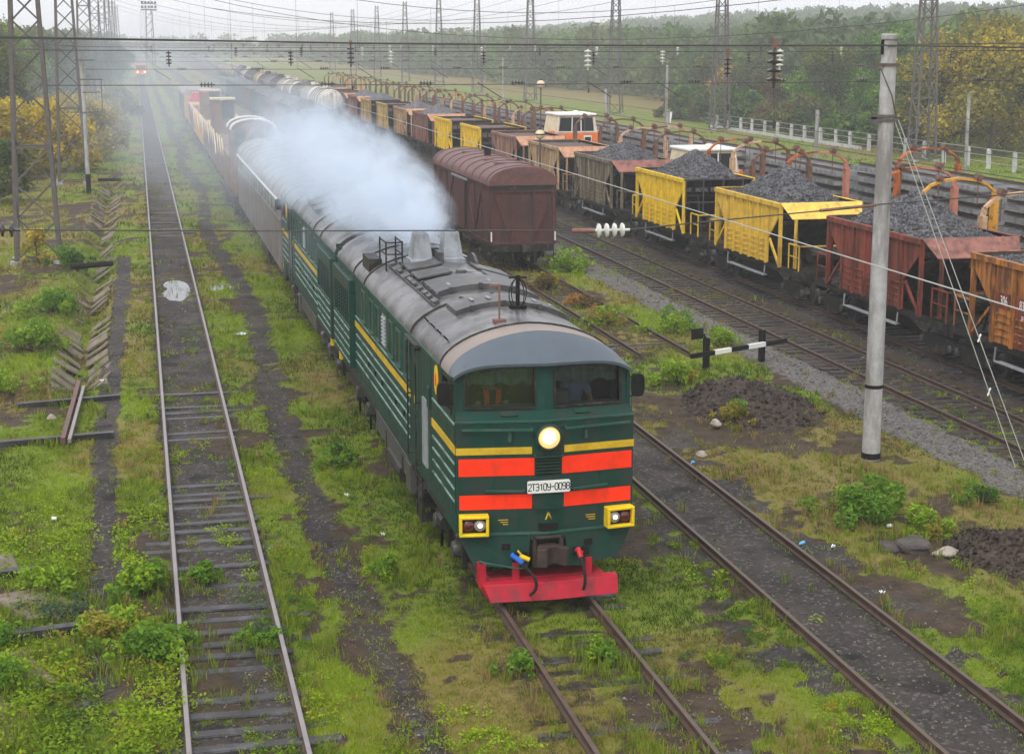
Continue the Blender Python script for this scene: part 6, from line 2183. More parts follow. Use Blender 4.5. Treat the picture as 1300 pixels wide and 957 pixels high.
mound("dark cinder mound in front of the black and white barred track end", 15.4, 40.3, 2.1, 2.9, .78)
mound("smaller dark cinder heap in the grass by the frame edge", 15.75, 27.0, 1.35, 1.7, .5)
lit = [(12.15, 34.9, 'litter_blue', "pale blue wrapper on the grass near the cinder mound", (.2, .1)), (12.25, 28.55, 'litter_blue', "blue bottle lying near the round bush", (.09, .24)), (12.7, 28.2, 'litter_white', "white scrap beside the round bush", (.14, .09)),
       (14.3, 29.2, 'litter_white', "white cup just behind the round bush", (.1, .1)), (12.45, 25.5, 'litter_white', "white scrap near the cinder track rail", (.14, .08)), (3.0, 54.3, 'litter_white', "pale flat board by the footpath", (.5, .45)),
       (-1.35, 47.5, 'litter_white', "white scrap in the slab-lined drain", (.12, .2)), (-2.0, 33.4, 'litter_white', "white cup in the weeds near the red brown soil", (.14, .1)), (4.0, 33.9, 'litter_white', "white scrap beside the footpath by the diesel", (.16, .1)), (4.35, 30.9, 'litter_white', "small white scrap near the diesel's fuel tank", (.12, .1))]
for x_, y_, mt_, lab_, (w_, d_) in lit:
    b = MB()
    if "bottle" in lab_:
        b.lathe([(.03, 0), (.045, .02), (.045, .18), (.018, .24), (.018, .27)], (0, 0, .05), 'y', 12)
    elif "cup" in lab_:
        b.lathe([(.04, 0), (.055, .12), (.05, .12), (.036, .01)], (0, 0, .05), 'x', 12)
    else:
        n_ = 5
        rows = [[(w_ * (i / n_ - .5), d_ * (j / n_ - .5), .04 + .03 * math.sin(i * 2.1 + j) + rnd.uniform(0, .02)) for i in range(n_ + 1)] for j in range(n_ + 1)]
        b.loft(rows, cap=False); b.loft([[(p[0], p[1], p[2] - .01) for p in r] for r in rows], cap=False)
    o_ = plain("litter", lab_, "litter", b, M[mt_]); o_.location = (x_, y_, .03); o_.rotation_euler = (0, 0, rnd.uniform(0, 3)); o_.scale = (.75, .75, .75)
# ---------------------------------------------------------------- vegetation
GREENS = dict(
    lime=((.16, .28, .02), (.33, .46, .035)), mid=((.09, .20, .02), (.19, .33, .035)), dark=((.035, .085, .02), (.075, .14, .03)),
    olive=((.10, .12, .025), (.18, .19, .045)), yellow=((.38, .29, .03), (.62, .48, .045)), mustard=((.22, .20, .03), (.36, .30, .045)),
    grey=((.06, .095, .05), (.11, .15, .075)), orange=((.33, .17, .035), (.48, .27, .05)), brown=((.14, .095, .04), (.22, .15, .065)))


def tints(kind, n):
    a, b = np.array(GREENS[kind][0]), np.array(GREENS[kind][1])
    t = rng.random((n, 1)) ** 1.2
    c = a + (b - a) * t
    return c * (1 + (rng.random((n, 1)) - .5) * .25)


def leaf_quads(cen, size, up=.35):
    """diamond leaves with random orientation"""
    n = len(cen)
    d = rng.normal(size=(n, 3)); d /= np.linalg.norm(d, axis=1, keepdims=True)
    nrm = rng.normal(size=(n, 3)); nrm[:, 2] = np.abs(nrm[:, 2]) + up
    a = np.cross(nrm, d); a /= np.linalg.norm(a, axis=1, keepdims=True) + 1e-9
    b = np.cross(nrm, a); b /= np.linalg.norm(b, axis=1, keepdims=True) + 1e-9
    s = np.asarray(size).reshape(-1, 1)
    v = np.stack([cen - a * s, cen - b * s * .55, cen + a * s, cen + b * s * .55], 1).reshape(-1, 3)
    f = np.arange(n * 4).reshape(n, 4)
    return v, f


def crown_points(n, blobs):
    """points in a shell-heavy distribution in ellipsoid blobs (x,y,z,rx,ry,rz)"""
    w = np.array([b[3] * b[4] + b[4] * b[5] for b in blobs]); w = w / w.sum()
    k = rng.choice(len(blobs), n, p=w)
    B = np.array(blobs)[k]
    d = rng.normal(size=(n, 3)); d /= np.linalg.norm(d, axis=1, keepdims=True)
    r = .45 + .6 * rng.random((n, 1)) ** .5
    return B[:, :3] + d * r * B[:, 3:], k


def tree(label, x, y, h, r, kinds, leaf=.30, n=2600, trunk=.22, bushy=False, group="trees beside the yard", lean=0.0, name="leafy_tree", cat="tree"):
    z0 = float(ground_z(np.array([float(x)]), np.array([float(y)]))[0])
    t = thing(name, label, cat, (x, y, z0 - .1), 0, group)
    b = MB()
    zt = h * (.35 if not bushy else .15)
    th = h * .72
    b.tube([(0, 0, 0), (lean * .3 + rnd.uniform(-.1, .1), 0, th * .35), (lean * .6 + rnd.uniform(-.2, .2), rnd.uniform(-.2, .2), th * .7), (lean, 0, th)], [trunk, trunk * .8, trunk * .5, trunk * .15], 8)
    blobs = []
    nb = 17
    for i in range(nb):
        a = 2 * math.pi * i / nb * 4.62 + rnd.uniform(-.4, .4)
        rr = r * rnd.uniform(.2, .95)
        zz = zt + (h - zt) * (rnd.uniform(.04, .9) if bushy else rnd.uniform(.15, .9))
        k = 1.0 - .55 * max(0, (zz / h - .5) / .5)
        p = (math.cos(a) * rr * k + lean * zz / h, math.sin(a) * rr * k, zz)
        s = r * rnd.uniform(.18, .40)
        blobs.append((*p, s * rnd.uniform(.8, 1.3), s, s * rnd.uniform(.55, .9)))
        if i % 2 == 0:
            z_s = zt * .8 + (zz - zt) * .35
            b.tube([(lean * z_s / h, 0, max(.3, z_s)), (p[0] * .55, p[1] * .55, (z_s + zz) / 2 + .2), p], [trunk * .4, trunk * .25, trunk * .08], 6)
    blobs.append((lean, 0, h * .86, r * .32, r * .32, h * .12))
    b.build("trunk", M['bark'], t)
    pts, kk = crown_points(n, blobs)
    pts += rng.normal(0, .07 * r, (n, 3))
    pts[:, 2] = np.maximum(pts[:, 2], .15)
    ck = rng.integers(0, len(kinds), len(blobs))
    kl = np.where(rng.random(n) < .6, ck[kk], rng.integers(0, len(kinds), n))
    col = np.zeros((n, 3))
    for j in range(len(kinds)):
        m = kl == j
        col[m] = tints(kinds[j], m.sum())
    col *= (.75 + .5 * rng.random((len(blobs), 1)))[kk]
    v, f = leaf_quads(pts, leaf * rng.uniform(.6, 1.25, n))
    np_mesh("crown", v, f, M['leaf'], t, col)
    return t


BUSHES = []


def bush(label, x, y, h, r, kinds, leaf=.085, n=900, name="leafy_bush", group=None):
    BUSHES.append((x, y, r))
    t = thing(name, label, "bush", (x, y, -.02), 0, group)
    b = MB()
    blobs = []
    for i in range(13):
        a = i * 2.4 + rnd.uniform(-.4, .4); rr = r * (rnd.uniform(.1, .65) if i < 8 else rnd.uniform(.75, 1.25))
        zz = h * (rnd.uniform(.3, .8) * (1 - .4 * rr / r) if i < 8 else rnd.uniform(.1, .35))
        s_ = r * (rnd.uniform(.24, .42) if i < 8 else rnd.uniform(.12, .26))
        blobs.append((math.cos(a) * rr, math.sin(a) * rr, zz, s_, s_ * rnd.uniform(.8, 1.2), min(s_, h * .3) * rnd.uniform(.8, 1.2)))
        b.tube([(0, 0, 0), (math.cos(a) * rr * .5, math.sin(a) * rr * .5, zz * .6), (math.cos(a) * rr, math.sin(a) * rr, zz)], [.02, .014, .006], 5)
    b.build("stem", M['bark'], t)
    n = int(n * 1.9)
    pts, kk = crown_points(n, blobs); pts[:, 2] = np.maximum(pts[:, 2], .03)
    col = np.zeros((n, 3)); ck = rng.integers(0, len(kinds), len(blobs))
    for j in range(len(blobs)):
        m = kk == j; col[m] = tints(kinds[ck[j]], m.sum())
    v, f = leaf_quads(pts, leaf * .55 * rng.uniform(.35, 1.5, n))
    np_mesh("foliage", v, f, M['leaf'], t, col)
    return t


# --- named bushes and tall weeds near the tracks
bush("round bright green bush near the concrete pole's foot", 14.15, 30.0, 1.0, .95, ['lime', 'mid', 'mid'], .085, 2600)
bush("small green bush growing on the cinder mound", 14.6, 38.7, .65, .55, ['mid', 'mustard'], .08, 700)
bush("yellow green bush beside the barred track end", 14.65, 43.6, .75, .7, ['lime', 'mustard'], .09, 900)
bush("round bright green weed between the boxcar and the empty track", 17.6, 66.6, 1.2, .85, ['lime'], .13, 700)
bush("bright green clump beside the gravel strip", 17.3, 51.8, .95, .95, ['lime', 'mid'], .10, 900)
bush("second bright green clump lower beside the gravel strip", 17.9, 48.8, .7, .7, ['lime'], .10, 600)
bush("yellow green sprawling bush by the smaller cinder heap", 15.0, 28.7, .55, .5, ['lime', 'mustard'], .07, 600)
bush("small dark green tussock behind the smaller cinder heap", 17.1, 30.6, .5, .5, ['mid', 'dark'], .07, 500)
bush("leafy green weed beside the loose pale-edged rail", -.35, 28.3, .75, .6, ['mid', 'lime', 'mid'], .085, 1300)
bush("tall leafy weed beside the pale rail near its foreground end", -.2, 25.3, .7, .75, ['mid', 'lime'], .085, 1300)
bush("lime green clump above the long black timber", -1.95, 29.1, .65, .55, ['lime'], .075, 800)
bush("grey green sprawling plant above the long black timber", -1.6, 27.3, .4, .75, ['grey'], .07, 900)
bush("yellowish green plant left of the footpath in the foreground", -.95, 26.4, .5, .8, ['mustard', 'lime'], .075, 1200)
bush("fluffy green weed in the lower corner", -2.85, 26.6, .7, .6, ['lime', 'mid'], .07, 1100)
bush("leafy green weed in the lowest corner", -2.4, 24.3, .65, .6, ['mid', 'lime'], .08, 900)
bush("small green weed inside the pale-railed track", .75, 28.9, .5, .35, ['mid'], .08, 450)
bush("green weed between the rails farther down the pale-railed track", 1.55, 25.6, .4, .4, ['mid', 'grey'], .07, 450)
bush("bright green bush beside the drain", -3.5, 53.0, 1.0, 1.1, ['lime', 'mid'], .12, 1000)
bush("bright green bush near the drain's bend", -3.3, 60.5, 1.1, 1.0, ['lime', 'mid'], .13, 900)
bush("dark green shrub at the foot of the nearest lattice mast", -3.2, 72.5, 1.2, .9, ['dark', 'mid'], .14, 700)
bush("bright green grass clump above the first old sleeper", -4.4, 46.5, .9, 1.0, ['lime'], .10, 1100)
bush("small yellow bush inside the nearest lattice mast", -4.6, 74.2, 1.9, .9, ['yellow', 'mustard'], .14, 500)
bush("flowering weed beside the footpath by the diesel", 4.15, 36.5, .7, .5, ['mid', 'dark'], .07, 600)
bush("round green tuft in the cinders by the diesel's bogie", 4.05, 28.4, .55, .33, ['mid', 'lime'], .06, 600)
bush("green weed between the rails in front of the crimson plow", 6.75, 23.6, .45, .35, ['lime', 'mid'], .06, 500)
bush("green tuft beside the rail in front of the crimson plow", 5.35, 23.4, .4, .35, ['mid'], .06, 450)
bush("yellow green weeds growing on the rusty stub track", 15.3, 53.5, .7, .8, ['mustard', 'lime'], .09, 700)
bush("dry brown weeds in front of the maroon boxcar", 15.4, 62.0, .8, .8, ['brown', 'mustard'], .11, 700)
bush("dry orange weeds on the rusty stub track", 15.6, 57.5, .6, .75, ['brown', 'orange'], .10, 600)

# --- grass and ground cover: scattered in the view's footprint on the ground, denser near
def footprint(n, v0=70, v1=1010, umin=-140, umax=1440):
    u = rng.uniform(umin, umax, n); v = rng.uniform(v0, v1, n)
    f = 2080.0
    cu, cv = (u - 650) / f, -(v - 478.5) / f
    sp, cp = math.sin(PITCH), math.cos(PITCH); sy, cyw = math.sin(YAW), math.cos(YAW)
    dx = sy * cp + cu * cyw + cv * sy * sp
    dy = cyw * cp - cu * sy + cv * cyw * sp
    dz = -sp + cv * cp
    t = -CAM_H / dz
    return dx * t, dy * t


def grass_field(n):
    x, y = footprint(n, 110, 1030)
    g, cin, gra, dry = masks(x, y)
    near_rail = np.zeros_like(x)
    for c in (TRACKS['T1'], TRACKS['T2'], TRACKS['T3'], TRACKS['T3B']):
        for s in (-.8, .8): near_rail = np.maximum(near_rail, 1 - sstep(.1, .35, np.abs(x - c - s)))
    p = np.clip(g * .95 + near_rail * .35 * (cin < .95), 0, 1)
    for c in TRACKS.values():          # never through the rails themselves
        for s in (-.795, .795): p = np.where(np.abs(x - c - s) < .09, 0, p)
    keep = (rng.random(n) < p) & (y < 170)
    x, y, dry = x[keep], y[keep], dry[keep]
    n = len(x)
    z = ground_z(x, y)
    dist = np.sqrt(x * x + y * y)
    k = 4
    X = np.repeat(x, k) + rng.normal(0, .035, n * k) * np.repeat(np.maximum(1, dist / 30), k)
    Y = np.repeat(y, k) + rng.normal(0, .035, n * k) * np.repeat(np.maximum(1, dist / 30), k)
    Z = np.repeat(z, k) - .01
    D = np.repeat(dist, k)
    hn = fbm(X * .8, Y * .8, 41, 3)
    h = (.03 + .10 * hn * rng.uniform(.4, 1.4, n * k)) * np.clip(D / 30, 1, 2.2)
    w = .007 * np.clip(D / 22, 1, 6)
    a = rng.uniform(0, 2 * math.pi, n * k)
    dx, dy = np.cos(a) * w, np.sin(a) * w
    lx, ly = rng.normal(0, .6, n * k) * h, rng.normal(0, .6, n * k) * h
    v = np.stack([np.stack([X - dx, Y - dy, Z], 1), np.stack([X + dx, Y + dy, Z], 1), np.stack([X + lx, Y + ly, Z + h], 1)], 1).reshape(-1, 3)
    f = np.arange(len(X) * 3).reshape(-1, 3)
    m = fbm(X * .35, Y * .28, 51, 3)
    t = np.clip((m - .35) / .3 + rng.normal(0, .22, len(X)), 0, 1)[:, None]
    lo, hi = np.array((.055, .10, .010)), np.array((.27, .37, .015))
    c = lo + (hi - lo) * t
    dd = (np.repeat(dry, k) * rng.random(len(X)))[:, None]
    c = c * (1 - dd) + np.array((.24, .175, .05)) * dd
    c *= (1 + (rng.random((len(X), 1)) - .5) * .4)
    o = np_mesh("grass", v, f, M['blade'], None, c)
    o['kind'] = 'stuff'; o['label'] = "short patchy grass and moss between the tracks"


grass_field(150000)


def weeds_field(n):
    """low broad-leaved weeds along the rails and path edges"""
    x, y = footprint(n, 240, 1030)
    g, cin, gra, dry = masks(x, y)
    w = np.clip(g * .5, 0, 1) * sstep(.5, .66, fbm(x * .5, y * .42, 61, 3))
    for s in (-.95, .62, -.6, 0.0, .3, 1.0, -1.2): w = np.maximum(w, .55 * (1 - sstep(.12, .4, np.abs(x - 1.08 - s))) * sstep(.42, .6, fbm(x, y * .5, 66, 2)))
    w = np.where((x < .4) & (y < 36), np.maximum(w, .75 * g), w)
    for c in TRACKS.values():
        for s in (-.795, .795): w = np.where(np.abs(x - c - s) < .12, 0, w)
    keep = (rng.random(n) < w) & (y < 90) & (x < 20)
    x, y = x[keep], y[keep]; n = len(x)
    k = 38
    sz = rng.uniform(.10, .26, n) * np.where((x < .6) & (y < 34), 1.3, .85)
    S = np.repeat(sz, k)
    d = rng.normal(size=(n * k, 3)); d /= np.linalg.norm(d, axis=1, keepdims=True)
    P = np.stack([np.repeat(x, k), np.repeat(y, k), np.repeat(ground_z(x, y), k)], 1)
    P = P + d * S[:, None] * np.array([1, 1, .55]) * rng.random((n * k, 1)) ** .4
    P[:, 2] = np.maximum(P[:, 2] + .05, .01)
    m = fbm(x * .45, y * .35, 71, 3) + rng.normal(0, .06, n)
    cl = np.repeat(m, k)[:, None]
    t = np.clip((cl - .35) / .3, 0, 1)
    c = np.array((.06, .14, .015)) + (np.array((.27, .37, .025)) - np.array((.06, .13, .02))) * t
    yel = (np.repeat(rng.random(n), k) < .05)[:, None]
    c = np.where(yel, np.array((.32, .26, .03)), c)
    c = c * (1 + (rng.random((n * k, 1)) - .5) * .5)
    v, f = leaf_quads(P, np.clip(S * .15, .018, .04) * rng.uniform(.6, 1.3, n * k), .8)
    o = np_mesh("weeds", v, f, M['leaf'], None, c)
    o['kind'] = 'stuff'; o['label'] = "low broad-leaved weeds along the rails"


weeds_field(19000)


def tall_grass(n):
    """longer blades and dead stalks in drifts, thickest beside rails, bushes and path edges"""
    x, y = footprint(n, 240, 1030)
    g, cin, gra, dry = masks(x, y)
    w = np.clip(g, 0, 1) * sstep(.50, .66, fbm(x * .9, y * .6, 91, 3))
    for c, hw in ((1.08, .8), (6.47, .8), (11.08, .8), (15.55, .8)):
        for s in (-1, 1): w = np.maximum(w, .45 * (1 - sstep(.06, .38, np.abs(x - c - s * (hw + .16)))) * sstep(.40, .62, fbm(x * 1.3, y * .7, 95, 2)))
    for bx_, by_, br_ in BUSHES: w = np.maximum(w, .9 * (1 - sstep(.7, 1.9, np.hypot(x - bx_, (y - by_) * .8) / br_)))
    for c in TRACKS.values():
        for s in (-.795, .795): w = np.where(np.abs(x - c - s) < .09, 0, w)
    keep = (rng.random(n) < w) & (y < 110) & (x < 36)
    x, y, dry = x[keep], y[keep], dry[keep]; n = len(x); k = 12
    X, Y = np.repeat(x, k) + rng.normal(0, .05, n * k), np.repeat(y, k) + rng.normal(0, .05, n * k)
    Z = np.repeat(ground_z(x, y), k) - .01
    D = np.sqrt(X * X + Y * Y)
    h = np.repeat(rng.uniform(.10, .30, n), k) * rng.uniform(.5, 1.2, n * k)
    wd = .006 * np.clip(D / 24, 1, 4)
    a = rng.uniform(0, 6.283, n * k); l = rng.uniform(.1, .75, n * k) * h
    dx, dy = -np.sin(a) * wd, np.cos(a) * wd
    lx, ly = np.cos(a) * l, np.sin(a) * l
    A = np.stack([X - dx, Y - dy, Z], 1); B = np.stack([X + dx, Y + dy, Z], 1)
    Cc = np.stack([X + lx * .45 + dx * .8, Y + ly * .45 + dy * .8, Z + h * .65], 1); Dd = np.stack([X + lx * .45 - dx * .8, Y + ly * .45 - dy * .8, Z + h * .65], 1)
    E = np.stack([X + lx + dx * .1, Y + ly + dy * .1, Z + h * .92], 1); F = np.stack([X + lx - dx * .1, Y + ly - dy * .1, Z + h * .92], 1)
    v = np.stack([A, B, Cc, Dd, E, F], 1).reshape(-1, 3)
    i = (np.arange(n * k) * 6)[:, None]
    f = np.concatenate([i + np.array([[0, 1, 2, 3]]), i + np.array([[3, 2, 4, 5]])])
    t = rng.random((n * k, 1)) * .6 + np.repeat(rng.random((n, 1)), k, 0) * .4
    c = np.array((.075, .14, .015)) + (np.array((.28, .34, .03)) - np.array((.075, .14, .015))) * t
    dead = (np.repeat(rng.random(n) < .12 + .5 * dry, k))[:, None]
    c = np.where(dead, np.array((.26, .19, .075)) * (.6 + .7 * t), c)
    o = np_mesh("tall_grass", v, f, M['blade'], None, np.concatenate([c, c]))
    o['kind'] = 'stuff'; o['label'] = "taller grass and dead stalks in drifts along rails and paths"


tall_grass(22000)


def pebbles(n):
    x, y = footprint(n, 240, 1030)
    g, cin, gra, dry = masks(x, y)
    p = np.maximum(gra * .9, .25 * (1 - g) * (fbm(x * .7, y * .6, 81, 3) > .5))
    for c in TRACKS.values():
        for s in (-.795, .795): p = np.where(np.abs(x - c - s) < .1, 0, p)
    p = np.where((np.abs(x - 11.08) < .75), .22, p)
    keep = (rng.random(n) < p) & (y < 95)
    x, y = x[keep], y[keep]; n = len(x)
    base = np.array([(1, 0, 0), (-1, 0, 0), (0, 1, 0), (0, -1, 0), (0, 0, 1), (0, 0, -.6)], float)
    fc = np.array([(0, 2, 4), (2, 1, 4), (1, 3, 4), (3, 0, 4), (2, 0, 5), (1, 2, 5), (3, 1, 5), (0, 3, 5)])
    s = rng.uniform(.010, .034, n) * np.clip(np.sqrt(x * x + y * y) / 34, 1, 2.2)
    J = base[None] * (1 + rng.normal(0, .3, (n, 6, 1))) * s[:, None, None] * np.array([1, 1, .8])
    a = rng.uniform(0, 6.3, n); ca, sa = np.cos(a)[:, None], np.sin(a)[:, None]
    Q = np.stack([J[..., 0] * ca - J[..., 1] * sa, J[..., 0] * sa + J[..., 1] * ca, J[..., 2]], -1)
    Q = Q + np.stack([x, y, ground_z(x, y) + .005], 1)[:, None]
    f = (fc[None] + (np.arange(n) * 6)[:, None, None]).reshape(-1, 3)
    t = rng.random((n, 1)) ** 1.6
    c = np.array((.06, .055, .05)) + (np.array((.24, .215, .18)) - np.array((.06, .055, .05))) * t
    o = np_mesh("gravel", Q.reshape(-1, 3), f, M['pebble'], None, np.repeat(c, 8, 0))
    o['kind'] = 'stuff'; o['label'] = "loose gravel and small stones along the tracks"


m_, nt_, p_ = nodes_of("pebble")
a_ = nt_.nodes.new("ShaderNodeVertexColor"); a_.layer_name = "tint"
nt_.links.new(a_.outputs[0], p_.inputs["Base Color"]); p_.inputs["Roughness"].default_value = .75; p_.inputs["Specular IOR Level"].default_value = .12
M['pebble'] = m_
pebbles(80000)

# --- trees near enough to tell apart
def TP(px, Y):
    """x of the sight line through picture column px at distance Y"""
    return None


TREES_R = [(66.8, 130.5, 10.6, 5.0, ['mustard', 'yellow', 'olive'], "large yellow green autumn tree behind the white fence by the frame edge"),
           (70.5, 128, 11.0, 5.2, ['mustard', 'olive', 'yellow'], "second autumn tree with yellowing crown beside the largest one"),
           (70.0, 142, 8.0, 4.0, ['olive', 'mid'], "olive green tree just left of the yellow autumn trees"),
           (75.0, 155, 9.5, 4.8, ['mid', 'dark'], "fresh green tree behind the head of the concrete pole"),
           (74.0, 170, 9.0, 4.6, ['mid', 'dark', 'olive'], "dark green tree between the pole and a lattice mast"),
           (73.0, 185, 6.0, 3.6, ['olive', 'brown'], "low brownish tree behind the white fence posts"),
           (76.0, 199, 7.0, 4.2, ['olive', 'grey'], "low grey olive tree in the hedge behind the fence"),
           (77.5, 212, 6.5, 2.6, ['yellow', 'orange'], "small bright yellow tree against the green wood"),
           (79.0, 222, 7.5, 4.2, ['olive', 'dark'], "dull olive tree at the edge of the brown field"),
           (84.0, 236, 9.0, 5.0, ['grey', 'dark'], "dark greyish tree at the far side of the brown field"),
           (76.0, 136, 12.0, 5.0, ['olive', 'mustard'], "tall olive tree behind the yellow one at the frame edge"),
           (82.0, 146, 12.0, 5.5, ['mid', 'olive'], "tall green tree rising behind the yellow autumn trees"),
           (86.0, 180, 12.0, 5.5, ['dark', 'mid'], "tall dark tree behind the low fence hedge")]
for x_, y_, h_, r_, kd_, lb_ in TREES_R:
    tree(lb_, x_, y_, h_, r_, kd_, leaf=.21, n=11000, trunk=.2, bushy=True)
TREES_L = [(-6.6, 128, 5.4, 3.2, ['yellow'], "bright yellow bushy tree behind the second lattice mast"),
           (-9.4, 133, 5.2, 3.0, ['yellow'], "yellow bush between the first and second lattice masts"),
           (-5.0, 150, 5.0, 3.0, ['yellow', 'yellow', 'mustard'], "broad yellow bush behind the utility pole"),
           (-3.6, 139, 4.6, 2.4, ['yellow', 'mustard'], "smaller yellow bush beside the utility pole"),
           (-9.8, 122, 5.0, 2.8, ['yellow', 'mustard'], "yellow bush behind the nearest lattice mast"),
           (-3.2, 168, 4.6, 2.8, ['yellow', 'mustard', 'olive'], "dull yellow bush farther along the drain"),
           (-2.6, 205, 4.5, 2.8, ['mustard', 'olive'], "fading yellow bush far along the pale-railed track"),
           (-9.0, 103, 3.4, 2.6, ['dark', 'olive'], "low dark bush at the frame edge behind the nearest mast"),
           (-11.0, 113, 4.8, 3.0, ['brown', 'orange'], "brown orange bush at the frame edge"),
           (-13.0, 150, 10.5, 4.6, ['olive', 'grey'], "tall greyish tree above the yellow bushes at the frame edge"),
           (-8.0, 190, 10.5, 4.6, ['dark', 'grey'], "tall dark green tree behind the second lattice mast"),
           (-14.0, 178, 12.0, 5.0, ['olive', 'mid'], "tall olive tree behind the nearest lattice mast"),
           (-7.0, 230, 10.0, 4.6, ['dark', 'grey'], "dark rounded tree behind the third lattice mast"),
           (-6.0, 290, 9.0, 4.4, ['dark', 'grey'], "far dark tree near the end of the drain"),
           (-4.5, 360, 9.0, 4.2, ['dark', 'grey'], "small far dark tree beside the distant rail vehicle")]
for x_, y_, h_, r_, kd_, lb_ in TREES_L:
    tree(lb_, x_, y_, h_, r_, kd_, leaf=.18, n=9500, trunk=.16, bushy=h_ < 6, name="leafy_tree" if h_ > 6 else "leafy_shrub", cat="tree" if h_ > 6 else "shrub")


hedge_ = []
for i_ in range(20):
    y_ = 136 + i_ * 3.4
    if i_ < 3:
        o_ = tree("low olive shrub in the hedge right behind the white fence", 66.5, y_, 3.6, 2.5, (['olive', 'dark'], ['olive', 'brown'], ['dark', 'mid'])[i_], leaf=.26, n=2600, trunk=.08, bushy=True, group="hedge shrubs behind the white fence", name="hedge_shrub", cat="shrub")
        hedge_.append(o_)
    else:
        o_ = copy_tree(hedge_[i_ % 3])
    x_ = 66.4 + rnd.uniform(-.6, 2.4)
    o_.location = (x_, y_ + rnd.uniform(-1, 1), float(ground_z(np.array([x_]), np.array([y_]))[0]) - .1)
    o_.rotation_euler = (0, 0, rnd.uniform(0, 6)); sc_ = rnd.uniform(.75, 1.25); o_.scale = (sc_, sc_, sc_)


def forest():
    P = []
    y = 95.0
    while y < 1000:
        st = 6.0 + max(0, (y - 200) / 140)
        x = 84 + (4 if y < 150 else 0) + 3 * math.sin(y * .05)
        lim = min(430, .66 * y + 30)
        while x < lim:
            P.append((x + rnd.uniform(-2.2, 2.2), y + rnd.uniform(-2.2, 2.2)))
            x += st * rnd.uniform(.8, 1.2) * (1 + max(0, (x - 120) / 500))
        y += st
    y = 240
    while y < 900:                      # far left of the line
        for k in range(6): P.append((-16 - k * 8 + rnd.uniform(-3, 3) , y + rnd.uniform(-3, 3)))
        y += 8
    for k in range(160): P.append((rnd.uniform(-80, 160), rnd.uniform(950, 1100)))
    P = np.array(P)
    Z = ground_z(P[:, 0], P[:, 1])
    cens, cols, sizes = [], [], []
    kinds = ['dark', 'mid', 'olive', 'grey', 'dark', 'olive', 'mid']
    for (x, y), z in zip(P, Z):
        h = rnd.uniform(10.0, 14.5); r = rnd.uniform(3.4, 5.2) * (1 + max(0, (y - 300) / 900))
        far = y > 420
        n = 260 if not far else 130
        bl = []
        for i in range(5):
            a = rnd.uniform(0, 6.3); rr = r * rnd.uniform(.2, .6)
            s = r * rnd.uniform(.42, .6)
            bl.append((x + math.cos(a) * rr, y + math.sin(a) * rr, z + h * (rnd.uniform(.12, .82) if x < 112 else rnd.uniform(.3, .82)), s, s, s * .8))
        p, kk = crown_points(n, bl)
        k = rnd.choice(kinds) if rnd.random() > .012 else 'mustard'
        cens.append(p); cols.append((tints(k, n) * .4 + np.array((.11, .15, .06)) * .6) * rnd.uniform(.8, 1.2)); sizes.append(np.full(n, (.7 if not far else 1.15)) * rng.uniform(.6, 1.3, n))  # leaf tints pulled toward one mean green, painting in some distance haze
    c, cl, s = np.concatenate(cens), np.concatenate(cols), np.concatenate(sizes)
    v, f = leaf_quads(c, s, .3)
    o = np_mesh("forest", v, f, M['leaf'], None, cl)
    o['kind'] = 'stuff'; o['label'] = "hazy mixed wood covering the rise beyond the yard"


forest()
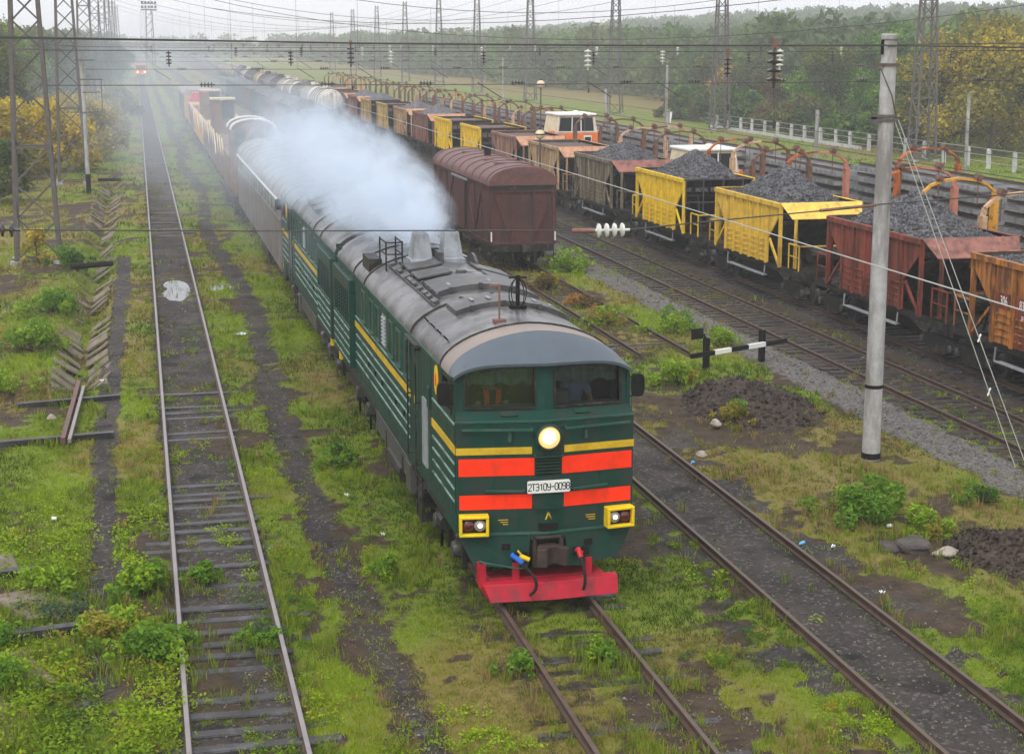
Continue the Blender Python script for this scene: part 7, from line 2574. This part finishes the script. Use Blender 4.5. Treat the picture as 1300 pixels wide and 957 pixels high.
# ---------------------------------------------------------------- diesel smoke and haze
def smoke(name, label, y0, y1, x0, bend, z0, rise, r0, grow, dens, nscale, thr):
    """a bent widening plume; the shader carves it from a bounding tube with noise"""
    n = 16
    rings = []
    for i in range(n + 1):
        t = i / n; y = y0 + (y1 - y0) * t; s = y - y0
        r = (r0 + grow[0] * s ** grow[1]) * 1.05 + .05
        cx = x0 - bend * s ** 1.25; cz = z0 + rise * s ** .6
        zl = .25
        rings.append([(cx + r * math.cos(a), y, max(zl, cz + r * .85 * math.sin(a))) for a in np.linspace(0, 2 * math.pi, 17)[:-1]])
    b = MB(); b.loft(rings, close=True)
    m = bpy.data.materials.new(name); m.use_nodes = True
    nt = m.node_tree; nt.nodes.clear()
    N = nt.nodes.new; Lk = nt.links.new

    def mt(op, a, c=None):
        k = N("ShaderNodeMath"); k.operation = op
        for s_, v in zip(k.inputs, (a, c)):
            if v is None: continue
            if isinstance(v, (int, float)): s_.default_value = v
            else: Lk(v, s_)
        return k.outputs[0]
    tc = N("ShaderNodeTexCoord"); sx = N("ShaderNodeSeparateXYZ"); Lk(tc.outputs["Object"], sx.inputs[0])
    s = mt('MAXIMUM', mt('SUBTRACT', sx.outputs[1], y0), 0.0)
    cx = mt('SUBTRACT', x0, mt('MULTIPLY', mt('POWER', s, 1.25), bend))
    cz = mt('ADD', z0, mt('MULTIPLY', mt('POWER', s, .6), rise))
    rr = mt('ADD', mt('MULTIPLY', mt('POWER', s, grow[1]), grow[0]), r0)
    dx = mt('DIVIDE', mt('SUBTRACT', sx.outputs[0], cx), rr)
    dz = mt('DIVIDE', mt('SUBTRACT', sx.outputs[2], cz), mt('MULTIPLY', rr, .85))
    d = mt('SQRT', mt('ADD', mt('MULTIPLY', dx, dx), mt('MULTIPLY', dz, dz)))
    nz = N("ShaderNodeTexNoise"); nz.inputs["Scale"].default_value = nscale; nz.inputs["Detail"].default_value = 5; nz.inputs["Roughness"].default_value = .7
    nz.inputs["Distortion"].default_value = .6
    Lk(tc.outputs["Object"], nz.inputs["Vector"])
    body = mt('SUBTRACT', 1.0, d)
    v = mt('ADD', mt('MULTIPLY', body, 1.25), mt('MULTIPLY', mt('SUBTRACT', nz.outputs["Fac"], .5), 7.0))
    v = mt('MULTIPLY', mt('MINIMUM', mt('MAXIMUM', mt('SUBTRACT', v, thr), 0.0), .6), 1.6)
    edge = mt('MINIMUM', mt('MAXIMUM', mt('MULTIPLY', body, 5.0), 0.0), 1.0)
    v = mt('MULTIPLY', v, edge)
    fade = mt('DIVIDE', 1.0, mt('ADD', 1.0, mt('MULTIPLY', s, dens[1])))
    tail = mt('MINIMUM', mt('MULTIPLY', mt('SUBTRACT', y1, sx.outputs[1]), 1.0 / (0.35 * (y1 - y0))), 1.0)
    v = mt('MULTIPLY', mt('MULTIPLY', v, fade), mt('MULTIPLY', mt('MAXIMUM', tail, 0.0), dens[0]))
    pv = N("ShaderNodeVolumePrincipled")
    pv.inputs["Color"].default_value = (.80, .89, 1.0, 1)
    pv.inputs["Anisotropy"].default_value = .1
    Lk(v, pv.inputs["Density"])
    o = N("ShaderNodeOutputMaterial"); Lk(pv.outputs[0], o.inputs["Volume"])
    ob = b.build(name, m)
    m.cycles.homogeneous_volume = False
    m.cycles.volume_step_rate = 0.5
    ob['kind'] = 'stuff'; ob['label'] = label; ob['category'] = "smoke"
    return ob


smoke("smoke", "white blue exhaust smoke pouring from the diesel's stacks", 36.2, 68.0, 6.35, .012, 5.42, .06, .42, (.40, .56), (1.35, .13), .85, .34)
smoke("drifting_smoke", "thin blue smoke drifting back over the coach and pale-railed track", 42.0, 190.0, 6.0, .020, 4.0, .10, 1.6, (.27, .72), (.016, .007), .22, .14)

m = bpy.data.materials.new("haze air"); m.use_nodes = True
nt = m.node_tree; nt.nodes.clear()
pv = nt.nodes.new("ShaderNodeVolumePrincipled"); pv.inputs["Color"].default_value = (.95, .97, 1.0, 1); pv.inputs["Density"].default_value = .00075
pv.inputs["Anisotropy"].default_value = .15
o = nt.nodes.new("ShaderNodeOutputMaterial"); nt.links.new(pv.outputs[0], o.inputs["Volume"])
b = MB(); b.bx(-2450, 2450, -160, 2650, -1.7, 31)
hz = b.build("haze", m); hz['kind'] = 'stuff'; hz['label'] = "pale haze filling the air of the yard"
